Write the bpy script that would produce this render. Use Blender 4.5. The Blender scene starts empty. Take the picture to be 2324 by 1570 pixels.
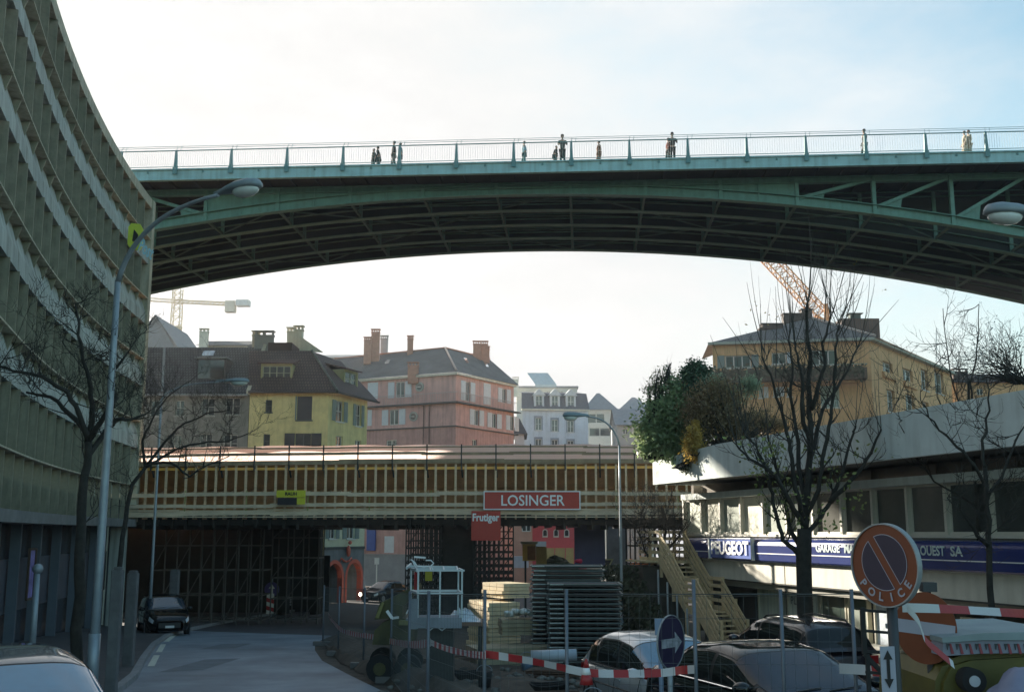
import bpy, bmesh, math, random
from mathutils import Vector, Matrix
R = math.radians
sc = bpy.context.scene
col = sc.collection
# ---------------------------------------------------------------- camera
cam_d = bpy.data.cameras.new('camera'); cam = bpy.data.objects.new('camera', cam_d); col.objects.link(cam)
TH = R(9.7)
cam.location = (0, 0, 0); cam.rotation_euler = (R(90) + TH, 0, 0)
cam_d.sensor_width = 36; cam_d.lens = 36 * 2476 / 2324
cam_d.clip_start = 0.1; cam_d.clip_end = 3000
sc.camera = cam
# ---------------------------------------------------------------- sky and sun
SUN_AZ, SUN_EL = 41.0, 14.0      # degrees left of the view axis, above the horizon
w = bpy.data.worlds.new("World"); sc.world = w; w.use_nodes = True
nt = w.node_tree; N = nt.nodes; L = nt.links
for n in list(N): N.remove(n)
out = N.new('ShaderNodeOutputWorld'); bg = N.new('ShaderNodeBackground')
sky = N.new('ShaderNodeTexSky'); sky.sky_type = 'NISHITA'; sky.sun_disc = False
sky.sun_elevation = R(SUN_EL); sky.sun_rotation = R(-SUN_AZ)
sky.air_density = 1.0; sky.dust_density = 2.0; sky.ozone_density = 1.0
bg.inputs['Strength'].default_value = 0.068
tc = N.new('ShaderNodeTexCoord')
mp = N.new('ShaderNodeMapping'); mp.inputs['Scale'].default_value = (1, 1, 2.6)
L.new(tc.outputs['Generated'], mp.inputs['Vector'])
nz = N.new('ShaderNodeTexNoise'); nz.inputs['Scale'].default_value = 2.2; nz.inputs['Detail'].default_value = 9; nz.inputs['Roughness'].default_value = .62
L.new(mp.outputs['Vector'], nz.inputs['Vector'])
# thin veil of cloud, thicker toward the sun side, thinning out to blue on the right
dotn = N.new('ShaderNodeVectorMath'); dotn.operation = 'DOT_PRODUCT'
L.new(tc.outputs['Generated'], dotn.inputs[0]); dotn.inputs[1].default_value = (-0.80, 0.34, -0.50)
m1 = N.new('ShaderNodeMath'); m1.operation = 'MULTIPLY_ADD'; L.new(nz.outputs['Fac'], m1.inputs[0]); m1.inputs[1].default_value = 0.9
L.new(dotn.outputs['Value'], m1.inputs[2])
mr = N.new('ShaderNodeMapRange'); mr.interpolation_type = 'SMOOTHSTEP'
mr.inputs['From Min'].default_value = 0.06; mr.inputs['From Max'].default_value = 0.66
L.new(m1.outputs[0], mr.inputs['Value'])
cm = N.new('ShaderNodeMapRange'); L.new(nz.outputs['Fac'], cm.inputs['Value'])
cm.inputs['From Min'].default_value = .3; cm.inputs['From Max'].default_value = .7
cm.inputs['To Min'].default_value = 3.8; cm.inputs['To Max'].default_value = 5.1
ccol = N.new('ShaderNodeVectorMath'); ccol.operation = 'SCALE'; ccol.inputs[0].default_value = (1.0, 1.0, 1.0)
sep = N.new('ShaderNodeSeparateXYZ'); L.new(tc.outputs['Generated'], sep.inputs[0])
up_ = N.new('ShaderNodeMapRange'); up_.interpolation_type = 'SMOOTHSTEP'; L.new(sep.outputs['Z'], up_.inputs['Value'])
up_.inputs['From Min'].default_value = .42; up_.inputs['From Max'].default_value = .80; up_.inputs['To Min'].default_value = 1; up_.inputs['To Max'].default_value = .62
bk_ = N.new('ShaderNodeMapRange'); bk_.interpolation_type = 'SMOOTHSTEP'; L.new(sep.outputs['Y'], bk_.inputs['Value'])
bk_.inputs['From Min'].default_value = -.4; bk_.inputs['From Max'].default_value = .5; bk_.inputs['To Min'].default_value = .62; bk_.inputs['To Max'].default_value = 1
mu1 = N.new('ShaderNodeMath'); mu1.operation = 'MULTIPLY'; L.new(up_.outputs[0], mu1.inputs[0]); L.new(bk_.outputs[0], mu1.inputs[1])
mu2 = N.new('ShaderNodeMath'); mu2.operation = 'MULTIPLY'; L.new(mu1.outputs[0], mu2.inputs[0]); L.new(cm.outputs[0], mu2.inputs[1])
L.new(mu2.outputs[0], ccol.inputs['Scale'])
mix = N.new('ShaderNodeMix'); mix.data_type = 'RGBA'
hs = N.new('ShaderNodeVectorMath'); hs.operation = 'MULTIPLY'; hs.inputs[1].default_value = (1.30, 1.60, 1.50)
L.new(sky.outputs[0], hs.inputs[0])
bf_ = N.new('ShaderNodeMapRange'); bf_.interpolation_type = 'SMOOTHSTEP'; L.new(sep.outputs['Y'], bf_.inputs['Value'])
bf_.inputs['From Min'].default_value = -.5; bf_.inputs['From Max'].default_value = .35; bf_.inputs['To Min'].default_value = .3; bf_.inputs['To Max'].default_value = 1
mf_ = N.new('ShaderNodeMath'); mf_.operation = 'MULTIPLY'; L.new(mr.outputs[0], mf_.inputs[0]); L.new(bf_.outputs[0], mf_.inputs[1]); L.new(mf_.outputs[0], mix.inputs['Factor']); L.new(hs.outputs[0], mix.inputs['A']); L.new(ccol.outputs[0], mix.inputs['B'])
L.new(mix.outputs['Result'], bg.inputs['Color']); L.new(bg.outputs[0], out.inputs[0])
sl = bpy.data.lights.new('sun', 'SUN'); sun = bpy.data.objects.new('sun', sl); col.objects.link(sun)
sl.energy = 5.0; sl.angle = R(.5); sl.color = (1, .91, .77)
sd = Vector((-math.sin(R(SUN_AZ)) * math.cos(R(SUN_EL)), math.cos(R(SUN_AZ)) * math.cos(R(SUN_EL)), math.sin(R(SUN_EL))))
sun.rotation_euler = sd.to_track_quat('Z', 'Y').to_euler()
sun.location = sd * 50
vs = sc.view_settings; vs.view_transform = 'Standard'; vs.look = 'None'; vs.exposure = 1.48; vs.gamma = 1
sc.cycles.max_bounces = 6; sc.cycles.diffuse_bounces = 3; sc.cycles.transparent_max_bounces = 8
# ---------------------------------------------------------------- helpers
CT, ST = math.cos(TH), math.sin(TH)
def at(u, v, Y):
    """the world point at depth Y on the sight line (u, v)"""
    x = (u - 1162) / 2476; y = (785 - v) / 2476
    d = Vector((x, CT - y * ST, ST + y * CT))
    return d * (Y / d.y)
def gz(y):
    if y < 8: return -2.4
    if y < 20: return -2.4 - .055 * (y - 8)
    if y < 60: return -3.06 - .04 * (y - 20)
    return -4.66 - .015 * (y - 60)
def gp(u, v, dz=0):
    y = 2.0; d = at(u, v, 1)
    while y < 200 and d.z * y > gz(y): y += .05
    p = d * y; p.z = gz(y) + dz; return p
MATS = {}
def mat(name, c, rough=.8, metal=0, var=.12, scale=2.0, bump=0, bscale=None, spec=.5, dirt=0, stretch=None):
    if name in MATS: return MATS[name]
    m = bpy.data.materials.new(name); m.use_nodes = True; MATS[name] = m
    t = m.node_tree; b = t.nodes['Principled BSDF']
    b.inputs['Roughness'].default_value = rough; b.inputs['Metallic'].default_value = metal
    b.inputs['Specular IOR Level'].default_value = spec
    tc = t.nodes.new('ShaderNodeTexCoord'); src = tc.outputs['Object']
    if stretch:
        mpp = t.nodes.new('ShaderNodeMapping'); mpp.inputs['Scale'].default_value = stretch
        t.links.new(src, mpp.inputs['Vector']); src = mpp.outputs['Vector']
    n = t.nodes.new('ShaderNodeTexNoise'); n.inputs['Scale'].default_value = scale; n.inputs['Detail'].default_value = 7; n.inputs['Roughness'].default_value = .65
    t.links.new(src, n.inputs['Vector'])
    cr = t.nodes.new('ShaderNodeValToRGB'); t.links.new(n.outputs['Fac'], cr.inputs[0])
    a = [max(0, x * (1 - var - dirt)) for x in c]; z = [min(1, x * (1 + var)) for x in c]
    cr.color_ramp.elements[0].position = .3; cr.color_ramp.elements[0].color = (*a, 1)
    cr.color_ramp.elements[1].position = .7; cr.color_ramp.elements[1].color = (*z, 1)
    last = cr.outputs[0]
    if dirt:      # rain streaks and grime running down the surface
        m3 = t.nodes.new('ShaderNodeMapping'); m3.inputs['Scale'].default_value = (2.2, 2.2, .16); t.links.new(tc.outputs['Object'], m3.inputs[0])
        n3 = t.nodes.new('ShaderNodeTexNoise'); n3.inputs['Scale'].default_value = 1.6; n3.inputs['Detail'].default_value = 6; t.links.new(m3.outputs[0], n3.inputs['Vector'])
        c3 = t.nodes.new('ShaderNodeValToRGB'); c3.color_ramp.elements[0].position = .34; c3.color_ramp.elements[0].color = (.60, .59, .56, 1); c3.color_ramp.elements[1].position = .56; t.links.new(n3.outputs['Fac'], c3.inputs[0])
        x3 = t.nodes.new('ShaderNodeMix'); x3.data_type = 'RGBA'; x3.blend_type = 'MULTIPLY'; x3.inputs['Factor'].default_value = min(1, dirt * 6); t.links.new(last, x3.inputs['A']); t.links.new(c3.outputs[0], x3.inputs['B']); last = x3.outputs['Result']
    t.links.new(last, b.inputs['Base Color'])
    if bump:
        n2 = t.nodes.new('ShaderNodeTexNoise'); n2.inputs['Scale'].default_value = bscale or scale * 8; n2.inputs['Detail'].default_value = 5
        t.links.new(src, n2.inputs['Vector'])
        bp = t.nodes.new('ShaderNodeBump'); bp.inputs['Strength'].default_value = bump; bp.inputs['Distance'].default_value = .02
        t.links.new(n2.outputs['Fac'], bp.inputs['Height']); t.links.new(bp.outputs[0], b.inputs['Normal'])
    return m
def mat_brick(name, c1, c2, mortar, bw, rh, rough=.8, msize=.02, bump=.6, rot=(0, 0, 0)):
    """tiles, boards or bricks laid along object x and up object y/z"""
    if name in MATS: return MATS[name]
    m = bpy.data.materials.new(name); m.use_nodes = True; MATS[name] = m
    t = m.node_tree; b = t.nodes['Principled BSDF']; b.inputs['Roughness'].default_value = rough
    tc = t.nodes.new('ShaderNodeTexCoord'); mp = t.nodes.new('ShaderNodeMapping'); mp.inputs['Rotation'].default_value = rot
    t.links.new(tc.outputs['Object'], mp.inputs[0])
    k = t.nodes.new('ShaderNodeTexBrick'); k.inputs['Color1'].default_value = (*c1, 1); k.inputs['Color2'].default_value = (*c2, 1)
    k.inputs['Mortar'].default_value = (*mortar, 1); k.inputs['Scale'].default_value = 1; k.inputs['Mortar Size'].default_value = msize
    k.inputs['Brick Width'].default_value = bw; k.inputs['Row Height'].default_value = rh
    t.links.new(mp.outputs[0], k.inputs['Vector'])
    nz = t.nodes.new('ShaderNodeTexNoise'); nz.inputs['Scale'].default_value = .7; nz.inputs['Detail'].default_value = 8
    t.links.new(tc.outputs['Object'], nz.inputs['Vector'])
    mx = t.nodes.new('ShaderNodeMix'); mx.data_type = 'RGBA'; mx.blend_type = 'MULTIPLY'; mx.inputs['Factor'].default_value = .8
    cr = t.nodes.new('ShaderNodeValToRGB'); cr.color_ramp.elements[0].position = .3; cr.color_ramp.elements[0].color = (.5, .5, .5, 1)
    cr.color_ramp.elements[1].position = .7; t.links.new(nz.outputs['Fac'], cr.inputs[0])
    t.links.new(k.outputs['Color'], mx.inputs['A']); t.links.new(cr.outputs[0], mx.inputs['B'])
    t.links.new(mx.outputs['Result'], b.inputs['Base Color'])
    bp = t.nodes.new('ShaderNodeBump'); bp.inputs['Strength'].default_value = bump; bp.inputs['Distance'].default_value = .03
    inv = t.nodes.new('ShaderNodeMath'); inv.operation = 'SUBTRACT'; inv.inputs[0].default_value = 1; t.links.new(k.outputs['Fac'], inv.inputs[1])
    t.links.new(inv.outputs[0], bp.inputs['Height']); t.links.new(bp.outputs[0], b.inputs['Normal'])
    return m
def mat_glass(name, c, rough=.06, spec=.8):
    return mat(name, c, rough=rough, var=.25, scale=.8, spec=spec)
def mat_translucent(name, c, tw=.6):
    if name in MATS: return MATS[name]
    m = bpy.data.materials.new(name); m.use_nodes = True; MATS[name] = m
    t = m.node_tree; b = t.nodes['Principled BSDF']; b.inputs['Base Color'].default_value = (*c, 1); b.inputs['Roughness'].default_value = .6
    tr = t.nodes.new('ShaderNodeBsdfTranslucent'); tr.inputs['Color'].default_value = (*c, 1)
    mx = t.nodes.new('ShaderNodeMixShader'); mx.inputs[0].default_value = tw
    t.links.new(b.outputs[0], mx.inputs[1]); t.links.new(tr.outputs[0], mx.inputs[2]); t.links.new(mx.outputs[0], t.nodes['Material Output'].inputs[0])
    return m
class Fr:
    """a wall frame: x along, o outward, z up"""
    def __init__(s, ox, oy, dx, dy, flip=1, oz=0):
        d = Vector((dx, dy)).normalized(); s.O = Vector((ox, oy)); s.d = d; s.oz = oz
        s.n = Vector((d.y, -d.x)) * flip
    def p(s, x, o, z):
        q = s.O + s.d * x + s.n * o
        return Vector((q.x, q.y, z + s.oz))
WORLD = Fr(0, 0, 1, 0)
def wloc(o):
    v = Vector((0, 0, 0))
    while o is not None: v = v + o.location; o = o.parent
    return v
class MB:
    def __init__(s): s.v = []; s.f = []; s.sm = []
    def add(s, vs, fs, smooth=False):
        k = len(s.v); s.v += [Vector(a) for a in vs]
        for f in fs: s.f.append([i + k for i in f]); s.sm.append(smooth)
        return s
    def quad(s, *p): return s.add(p, [list(range(len(p)))])
    def box(s, x0, x1, y0, y1, z0, z1, fr=None):
        """fr None: world axes (y0,y1 world y); else x along, y outward, z up"""
        c = [(x, y, z) for z in (z0, z1) for y in (y0, y1) for x in (x0, x1)]
        if fr is not None: c = [fr.p(*a) for a in c]
        return s.add(c, [(0, 1, 3, 2), (4, 6, 7, 5), (0, 4, 5, 1), (2, 3, 7, 6), (0, 2, 6, 4), (1, 5, 7, 3)])
    def bar(s, p, q, w, h=None, up=(0, 0, 1)):
        p = Vector(p); q = Vector(q); h = h or w; d = (q - p).normalized(); u = Vector(up)
        if abs(d.dot(u)) > .98: u = Vector((1, 0, 0))
        a = d.cross(u).normalized() * w / 2; b = a.cross(d).normalized() * h / 2
        c = [e + i * a + j * b for e in (p, q) for j in (-1, 1) for i in (-1, 1)]
        return s.add(c, [(0, 1, 3, 2), (4, 6, 7, 5), (0, 4, 5, 1), (2, 3, 7, 6), (0, 2, 6, 4), (1, 5, 7, 3)])
    def tube(s, p, q, r0, r1=None, n=8, cap=True):
        return s.path([p, q], [r0, r0 if r1 is None else r1], n, cap)
    def path(s, pts, rr, n=6, cap=True):
        pts = [Vector(p) for p in pts]
        if not isinstance(rr, (list, tuple)): rr = [rr] * len(pts)
        k = len(s.v); prev = None
        for i, p in enumerate(pts):
            d = (pts[min(i + 1, len(pts) - 1)] - pts[max(i - 1, 0)])
            d = d.normalized() if d.length > 1e-7 else Vector((0, 0, 1))
            if prev is None:
                u = Vector((0, 0, 1)) if abs(d.z) < .9 else Vector((1, 0, 0))
                a = d.cross(u).normalized()
            else:
                a = prev - d * prev.dot(d)
                a = a.normalized() if a.length > 1e-6 else d.orthogonal().normalized()
            prev = a; b = d.cross(a)
            for j in range(n):
                t = 2 * math.pi * j / n; s.v.append(p + (a * math.cos(t) + b * math.sin(t)) * rr[i])
        for i in range(len(pts) - 1):
            for j in range(n):
                s.f.append([k + i * n + j, k + i * n + (j + 1) % n, k + (i + 1) * n + (j + 1) % n, k + (i + 1) * n + j]); s.sm.append(n > 4)
        if cap:
            s.f.append([k + j for j in reversed(range(n))]); s.sm.append(False)
            e = k + (len(pts) - 1) * n; s.f.append([e + j for j in range(n)]); s.sm.append(False)
        return s
    def prism(s, poly, vec):
        vec = Vector(vec); n = len(poly); a = [Vector(p) for p in poly]; b = [p + vec for p in a]
        return s.add(a + b, [list(reversed(range(n))), [n + i for i in range(n)]] + [[i, (i + 1) % n, n + (i + 1) % n, n + i] for i in range(n)])
    def disc(s, c, nrm, r, th, n=32, rx=None):
        c = Vector(c); nrm = Vector(nrm).normalized(); u = Vector((0, 0, 1)); a = u.cross(nrm).normalized(); b = nrm.cross(a)
        return s.prism([c + a * math.cos(2 * math.pi * i / n) * (rx or r) + b * math.sin(2 * math.pi * i / n) * r for i in range(n)], nrm * th)
    def ring(s, c, nrm, r0, r1, th, n=32):
        c = Vector(c); nrm = Vector(nrm).normalized(); a = Vector((0, 0, 1)).cross(nrm).normalized(); b = nrm.cross(a)
        vs = []
        for i in range(n):
            t = 2 * math.pi * i / n; e = a * math.cos(t) + b * math.sin(t)
            vs += [c + e * r0, c + e * r1, c + e * r1 + nrm * th, c + e * r0 + nrm * th]
        fs = []
        for i in range(n):
            j = (i + 1) % n
            for q in range(4): fs.append([4 * i + q, 4 * i + (q + 1) % 4, 4 * j + (q + 1) % 4, 4 * j + q])
        return s.add(vs, fs)
    def ell(s, c, r, n=10, m=7, rot=None):
        c = Vector(c); vs = []; fs = []
        for i in range(m + 1):
            ph = math.pi * i / m
            for j in range(n):
                t = 2 * math.pi * j / n
                v = Vector((r[0] * math.sin(ph) * math.cos(t), r[1] * math.sin(ph) * math.sin(t), r[2] * math.cos(ph)))
                if rot: v = rot @ v
                vs.append(c + v)
        for i in range(m):
            for j in range(n): fs.append([i * n + j, (i + 1) * n + j, (i + 1) * n + (j + 1) % n, i * n + (j + 1) % n])
        return s.add(vs, fs, True)
    def build(s, name, m, parent=None, origin=None, bevel=0):
        if not s.v: return None
        lo = Vector([min(v[i] for v in s.v) for i in range(3)]); hi = Vector([max(v[i] for v in s.v) for i in range(3)])
        c = Vector(origin) if origin is not None else Vector(((lo.x + hi.x) / 2, (lo.y + hi.y) / 2, lo.z))
        me = bpy.data.meshes.new(name); me.from_pydata([v - c for v in s.v], [], s.f); me.validate(); me.update()
        for i, p in enumerate(me.polygons):
            if i < len(s.sm): p.use_smooth = s.sm[i]
        me.materials.append(m)
        o = bpy.data.objects.new(name, me); col.objects.link(o); o.parent = parent
        o.location = c - (wloc(parent) if parent else Vector((0, 0, 0)))
        if bevel:
            bm = bmesh.new(); bm.from_mesh(me); bmesh.ops.recalc_face_normals(bm, faces=bm.faces)
            bmesh.ops.bevel(bm, geom=[e for e in bm.edges if len(e.link_faces) == 2 and e.calc_face_angle(0) > .5], offset=bevel, segments=2, affect='EDGES', clamp_overlap=True)
            bm.to_mesh(me); bm.free()
        return o
def tag(o, label=None, cat=None, group=None, kind=None):
    if label: o['label'] = label
    if cat: o['category'] = cat
    if group: o['group'] = group
    if kind: o['kind'] = kind
    return o
def thing(name, loc, label, cat, group=None):
    o = bpy.data.objects.new(name, None); col.objects.link(o); o.location = loc; o.empty_display_size = .2
    return tag(o, label, cat, group)
def kids(o): return [c for c in bpy.data.objects if c.parent is o]
def copy_tree(o, parent=None):
    c = o.copy(); col.objects.link(c); c.parent = parent
    for ch in kids(o): copy_tree(ch, c)
    return c
def text(body, m, parent, O, U, V, width=None, height=None, th=.01, name='lettering', align='CENTER', bold=.0, center=True):
    """flat lettering centred at O, running along U, up along V"""
    cu = bpy.data.curves.new('t', 'FONT'); cu.body = body; cu.size = 1; cu.extrude = 0; cu.offset = bold; cu.resolution_u = 3
    to = bpy.data.objects.new('t', cu); col.objects.link(to)
    dg = bpy.context.evaluated_depsgraph_get(); me = bpy.data.meshes.new_from_object(to.evaluated_get(dg))
    bpy.data.objects.remove(to); bpy.data.curves.remove(cu)
    xs = [v.co.x for v in me.vertices]; ys = [v.co.y for v in me.vertices]
    x0, x1, y0, y1 = min(xs), max(xs), min(ys), max(ys)
    sx = width / (x1 - x0) if width else None; sy = height / (y1 - y0) if height else None
    sx = sx or sy; sy = sy or sx
    O = Vector(O); U = Vector(U).normalized(); V = Vector(V).normalized(); n = U.cross(V)
    mb = MB(); vs = [O + U * (v.co.x - (x0 + x1) / 2) * sx + V * (v.co.y - (y0 + y1) / 2) * sy for v in me.vertices]
    fs = [list(p.vertices) for p in me.polygons]
    k = len(vs); mb.add([v + n * th for v in vs], fs)
    bpy.data.meshes.remove(me)
    return mb.build(name, m, parent)
def wall_open(mb, fr, x0, x1, z0, z1, ops, depth=.22, o=0):
    """wall face with rectangular openings and their reveals"""
    xs = sorted({x0, x1, *[a for q in ops for a in q[:2]]}); zs = sorted({z0, z1, *[a for q in ops for a in q[2:4]]})
    xs = [x for x in xs if x0 <= x <= x1]; zs = [z for z in zs if z0 <= z <= z1]
    for i in range(len(xs) - 1):
        for j in range(len(zs) - 1):
            cx, cz = (xs[i] + xs[i + 1]) / 2, (zs[j] + zs[j + 1]) / 2
            if any(q[0] < cx < q[1] and q[2] < cz < q[3] for q in ops): continue
            mb.quad(fr.p(xs[i], o, zs[j]), fr.p(xs[i + 1], o, zs[j]), fr.p(xs[i + 1], o, zs[j + 1]), fr.p(xs[i], o, zs[j + 1]))
    for q in ops:
        a, b, c, d = q[:4]
        for (p0, p1) in (((a, c), (b, c)), ((b, c), (b, d)), ((b, d), (a, d)), ((a, d), (a, c))):
            mb.quad(fr.p(p0[0], o, p0[1]), fr.p(p1[0], o, p1[1]), fr.p(p1[0], o - depth, p1[1]), fr.p(p0[0], o - depth, p0[1]))
def window(parent, fr, x0, x1, z0, z1, mf, mg, o=-.12, bars=1, cross=1, fw=.07, sill=None, name='window'):
    f = MB(); t = .06
    f.box(x0, x1, o - t, o, z0, z0 + fw, fr); f.box(x0, x1, o - t, o, z1 - fw, z1, fr)
    f.box(x0, x0 + fw, o - t, o, z0 + fw, z1 - fw, fr); f.box(x1 - fw, x1, o - t, o, z0 + fw, z1 - fw, fr)
    for i in range(1, bars + 1):
        xc = x0 + (x1 - x0) * i / (bars + 1); f.box(xc - fw * .6, xc + fw * .6, o - t, o + .01, z0 + fw, z1 - fw, fr)
    for i in range(1, cross + 1):
        zc = z0 + (z1 - z0) * i / (cross + 1); f.box(x0 + fw, x1 - fw, o - t + .01, o - .01, zc - .02, zc + .02, fr)
    if sill: f.box(x0 - .08, x1 + .08, o, .09, z0 - .09, z0 - .002, fr)
    w_ = f.build(name, mf, parent)
    g = MB().quad(fr.p(x0, o - t * .5, z0), fr.p(x1, o - t * .5, z0), fr.p(x1, o - t * .5, z1), fr.p(x0, o - t * .5, z1))
    g.build('pane', mg, w_)
    return w_
def shutter(parent, fr, x0, x1, z0, z1, m, o=.02):
    s = MB(); s.box(x0, x1, o, o + .03, z0, z1, fr)
    n = max(4, int((z1 - z0) / .12))
    for i in range(n):
        z = z0 + .06 + (z1 - z0 - .12) * i / n
        s.box(x0 + .05, x1 - .05, o + .03, o + .05, z, z + .05, fr)
    return s.build('shutter', m, parent)
# ---------------------------------------------------------------- ground, roads
M_ASPH = mat('asphalt', (.20, .235, .27), rough=.6, var=.38, scale=.45, bump=.5, bscale=60)
M_PAVE = mat('pavement_asphalt', (.07, .066, .066), rough=.9, var=.25, scale=2, bump=.4, bscale=40)
M_EARTH = mat('churned_earth', (.075, .06, .045), rough=.95, var=.5, scale=2.2, bump=1, bscale=9)
M_KERB = mat('kerb_stone', (.24, .24, .24), rough=.8, var=.25, scale=4)
M_WHITE = mat('road_paint', (.62, .62, .52), rough=.7, var=.25, scale=9)
def strip_sheet(poly_rows, dz):
    mb = MB()
    for i in range(len(poly_rows) - 1):
        a, b = poly_rows[i]; c, d = poly_rows[i + 1]
        mb.quad(*[Vector((p[0], p[1], gz(p[1]) + dz)) for p in (a, b, d, c)])
    return mb
# broad ground sheet
g = MB(); ys = [-60, -20, 0, 8, 12, 16, 20, 30, 40, 50, 60, 80, 120, 200, 325]; xs = [-400, -200, -80, -40, -20, -8, 0, 8, 20, 40, 80, 200, 400]
for i in range(len(ys) - 1):
    for j in range(len(xs) - 1):
        g.quad(*[Vector((x, y, gz(y) - .02)) for x, y in ((xs[j], ys[i]), (xs[j + 1], ys[i]), (xs[j + 1], ys[i + 1]), (xs[j], ys[i + 1]))])
tag(g.build('ground', M_EARTH), kind='structure')
# the road: left and right edges in plan, swinging right at its far end
LE = [(-5.5, 4), (-6.3, 12), (-7.1, 18), (-7.9, 23), (-8.6, 26), (-10.2, 31.5), (-12.0, 38), (-13.4, 44), (-14.0, 49), (-14.4, 54), (-14.6, 59), (-14.2, 64), (-13.2, 70), (-12.4, 76)]
NCUT = 8
RE = [(2.4, 4), (1.0, 12), (-1.0, 18), (-2.6, 23), (-3.9, 27), (-5.3, 31.5), (-6.3, 36), (-7.0, 40), (-7.2, 45), (-6.6, 50), (-5.2, 55), (-2.5, 60), (1, 64), (6, 68)]
RR = list(zip(LE, RE)); tag(strip_sheet(RR[:9], .004).build('road', M_ASPH), kind='structure'); tag(strip_sheet(RR[8:], .004).build('road', mat('shaded_far_asphalt', (.06, .055, .06), rough=.85, var=.3, scale=1)), kind='structure')  # far asphalt darkened in colour for the shade around the formwork
far = MB(); 
for y0, y1 in ((64, 76), (76, 100), (100, 130)):
    far.quad(*[Vector((x, y, gz(y) + .012)) for x, y in ((-12.3, y0), (20, y0), (20, y1), (-12.3, y1))])
tag(far.build('road', mat('shaded_far_asphalt', (.06, .055, .06), rough=.8, var=.2, scale=1)), kind='structure')
# left pavement slab and its kerb
pv = MB(); KB = MB()
for i in range(len(LE) - 1):
    a, b = LE[i], LE[i + 1]
    q = [Vector((a[0] - .18, a[1], gz(a[1]) + .12)), Vector((b[0] - .18, b[1], gz(b[1]) + .12)), Vector((b[0] - 12, b[1], gz(b[1]) + .12)), Vector((a[0] - 12, a[1], gz(a[1]) + .12))]
    pv.quad(*q)
    for (x0, x1, h) in ((-.18, 0, .125),):
        p = [Vector((a[0] + x0, a[1], gz(a[1]) + h)), Vector((a[0] + x1, a[1], gz(a[1]) + h)), Vector((b[0] + x1, b[1], gz(b[1]) + h)), Vector((b[0] + x0, b[1], gz(b[1]) + h))]
        lo = [v - Vector((0, 0, .2)) for v in p]
        KB.add(p + lo, [(0, 1, 2, 3), (1, 5, 6, 2), (0, 3, 7, 4), (0, 4, 5, 1), (3, 2, 6, 7)])
tag(pv.build('pavement', M_PAVE), kind='structure'); tag(KB.build('kerb', M_KERB), kind='structure')
# painted dashes beside the kerb
dash = MB()
for (u0, v0, u1, v1, wd) in ((336, 1512, 350, 1487, .16), (355, 1480, 366, 1462, .16), (372, 1456, 392, 1440, .18), (404, 1433, 422, 1422, .2)):
    a, b = gp(u0, v0, .012), gp(u1, v1, .012); s_ = Vector((b.y - a.y, a.x - b.x, 0)).normalized() * wd
    dash.quad(a - s_ * .1, a + s_, b + s_, b - s_ * .1)
tag(dash.build('road_marking', M_WHITE), kind='structure')
# tar patches and utility covers on the road
pt = MB()
for (x, y, a, b) in ((-8.2, 30, .45, 2.4), (-9.6, 38, .5, 1.6)):
    pt.quad(*[Vector((x + i, y + j, gz(y + j) + .008)) for i, j in ((-a, -b), (a, -b * .7), (a * .9, b), (-a * 1.1, b * .8))])
tag(pt.build('road_patch', mat('tar_patch', (.155, .17, .185), var=.2)), kind='structure')
# parking apron in front of the garage
ap = MB()
for y0, y1 in ((4, 8), (8, 12), (12, 16), (16, 20), (20, 30), (30, 42)):
    ap.quad(*[Vector((x, y, gz(y) + .006)) for x, y in ((2.6, y0), (24, y0), (24, y1), (2.6, y1))])
tag(ap.build('pavement', mat('parking_asphalt', (.085, .08, .075), var=.35, scale=1.4, bump=.4, bscale=30)), kind='structure')
# earth bank between the road and the fenced site
rng = random.Random(4)
bank = MB(); rows = []
for i, (x, y) in enumerate([(1.3, 12.2), (-.6, 18.2), (-2.3, 23.2), (-3.5, 27), (-4.9, 31.5), (-5.9, 36), (-6.6, 40), (-6.8, 45)]):
    rows.append((x, y))
pts = []
for i in range(len(rows) - 1):
    for k in range(6):
        t = k / 6; pts.append((rows[i][0] + (rows[i + 1][0] - rows[i][0]) * t, rows[i][1] + (rows[i + 1][1] - rows[i][1]) * t))
prof = [(0, .0), (.18, .16), (.5, .3), (.9, .26), (1.4, .12), (1.9, -.03)]
gridv = []
for (x, y) in pts:
    for (dx, dz) in prof:
        gridv.append(Vector((x + dx + rng.uniform(-.07, .07), y + rng.uniform(-.15, .15), gz(y) + dz * rng.uniform(.5, 1.5))))
n = len(prof)
bank.add(gridv, [[i * n + j, i * n + j + 1, (i + 1) * n + j + 1, (i + 1) * n + j] for i in range(len(pts) - 1) for j in range(n - 1)], True)
tag(bank.build('earth_bank', M_EARTH), kind='structure')
# gentle mounds over the site
md = MB(); nx, ny = 26, 40; gv = []
for j in range(ny + 1):
    y = 13 + j * .62
    for i in range(nx + 1):
        x0 = max(-4.2 - (y - 27) * .18 if y > 27 else 2.2 - (y - 12) * .43, -7.5) + .6
        x = x0 + (5.6 - x0) * i / nx
        e = min(i, nx - i, j, ny - j) > 0
        h = (.06 + .2 * max(0, math.sin(x * 1.7 + y * .6) * math.cos(y * 1.1 - x * .4)) + rng.uniform(0, .07)) if e else -.05
        gv.append(Vector((x, y, gz(y) + h)))
md.add(gv, [[j * (nx + 1) + i, j * (nx + 1) + i + 1, (j + 1) * (nx + 1) + i + 1, (j + 1) * (nx + 1) + i] for j in range(ny) for i in range(nx)], True)
tag(md.build('site_earth', M_EARTH), kind='structure')
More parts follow.
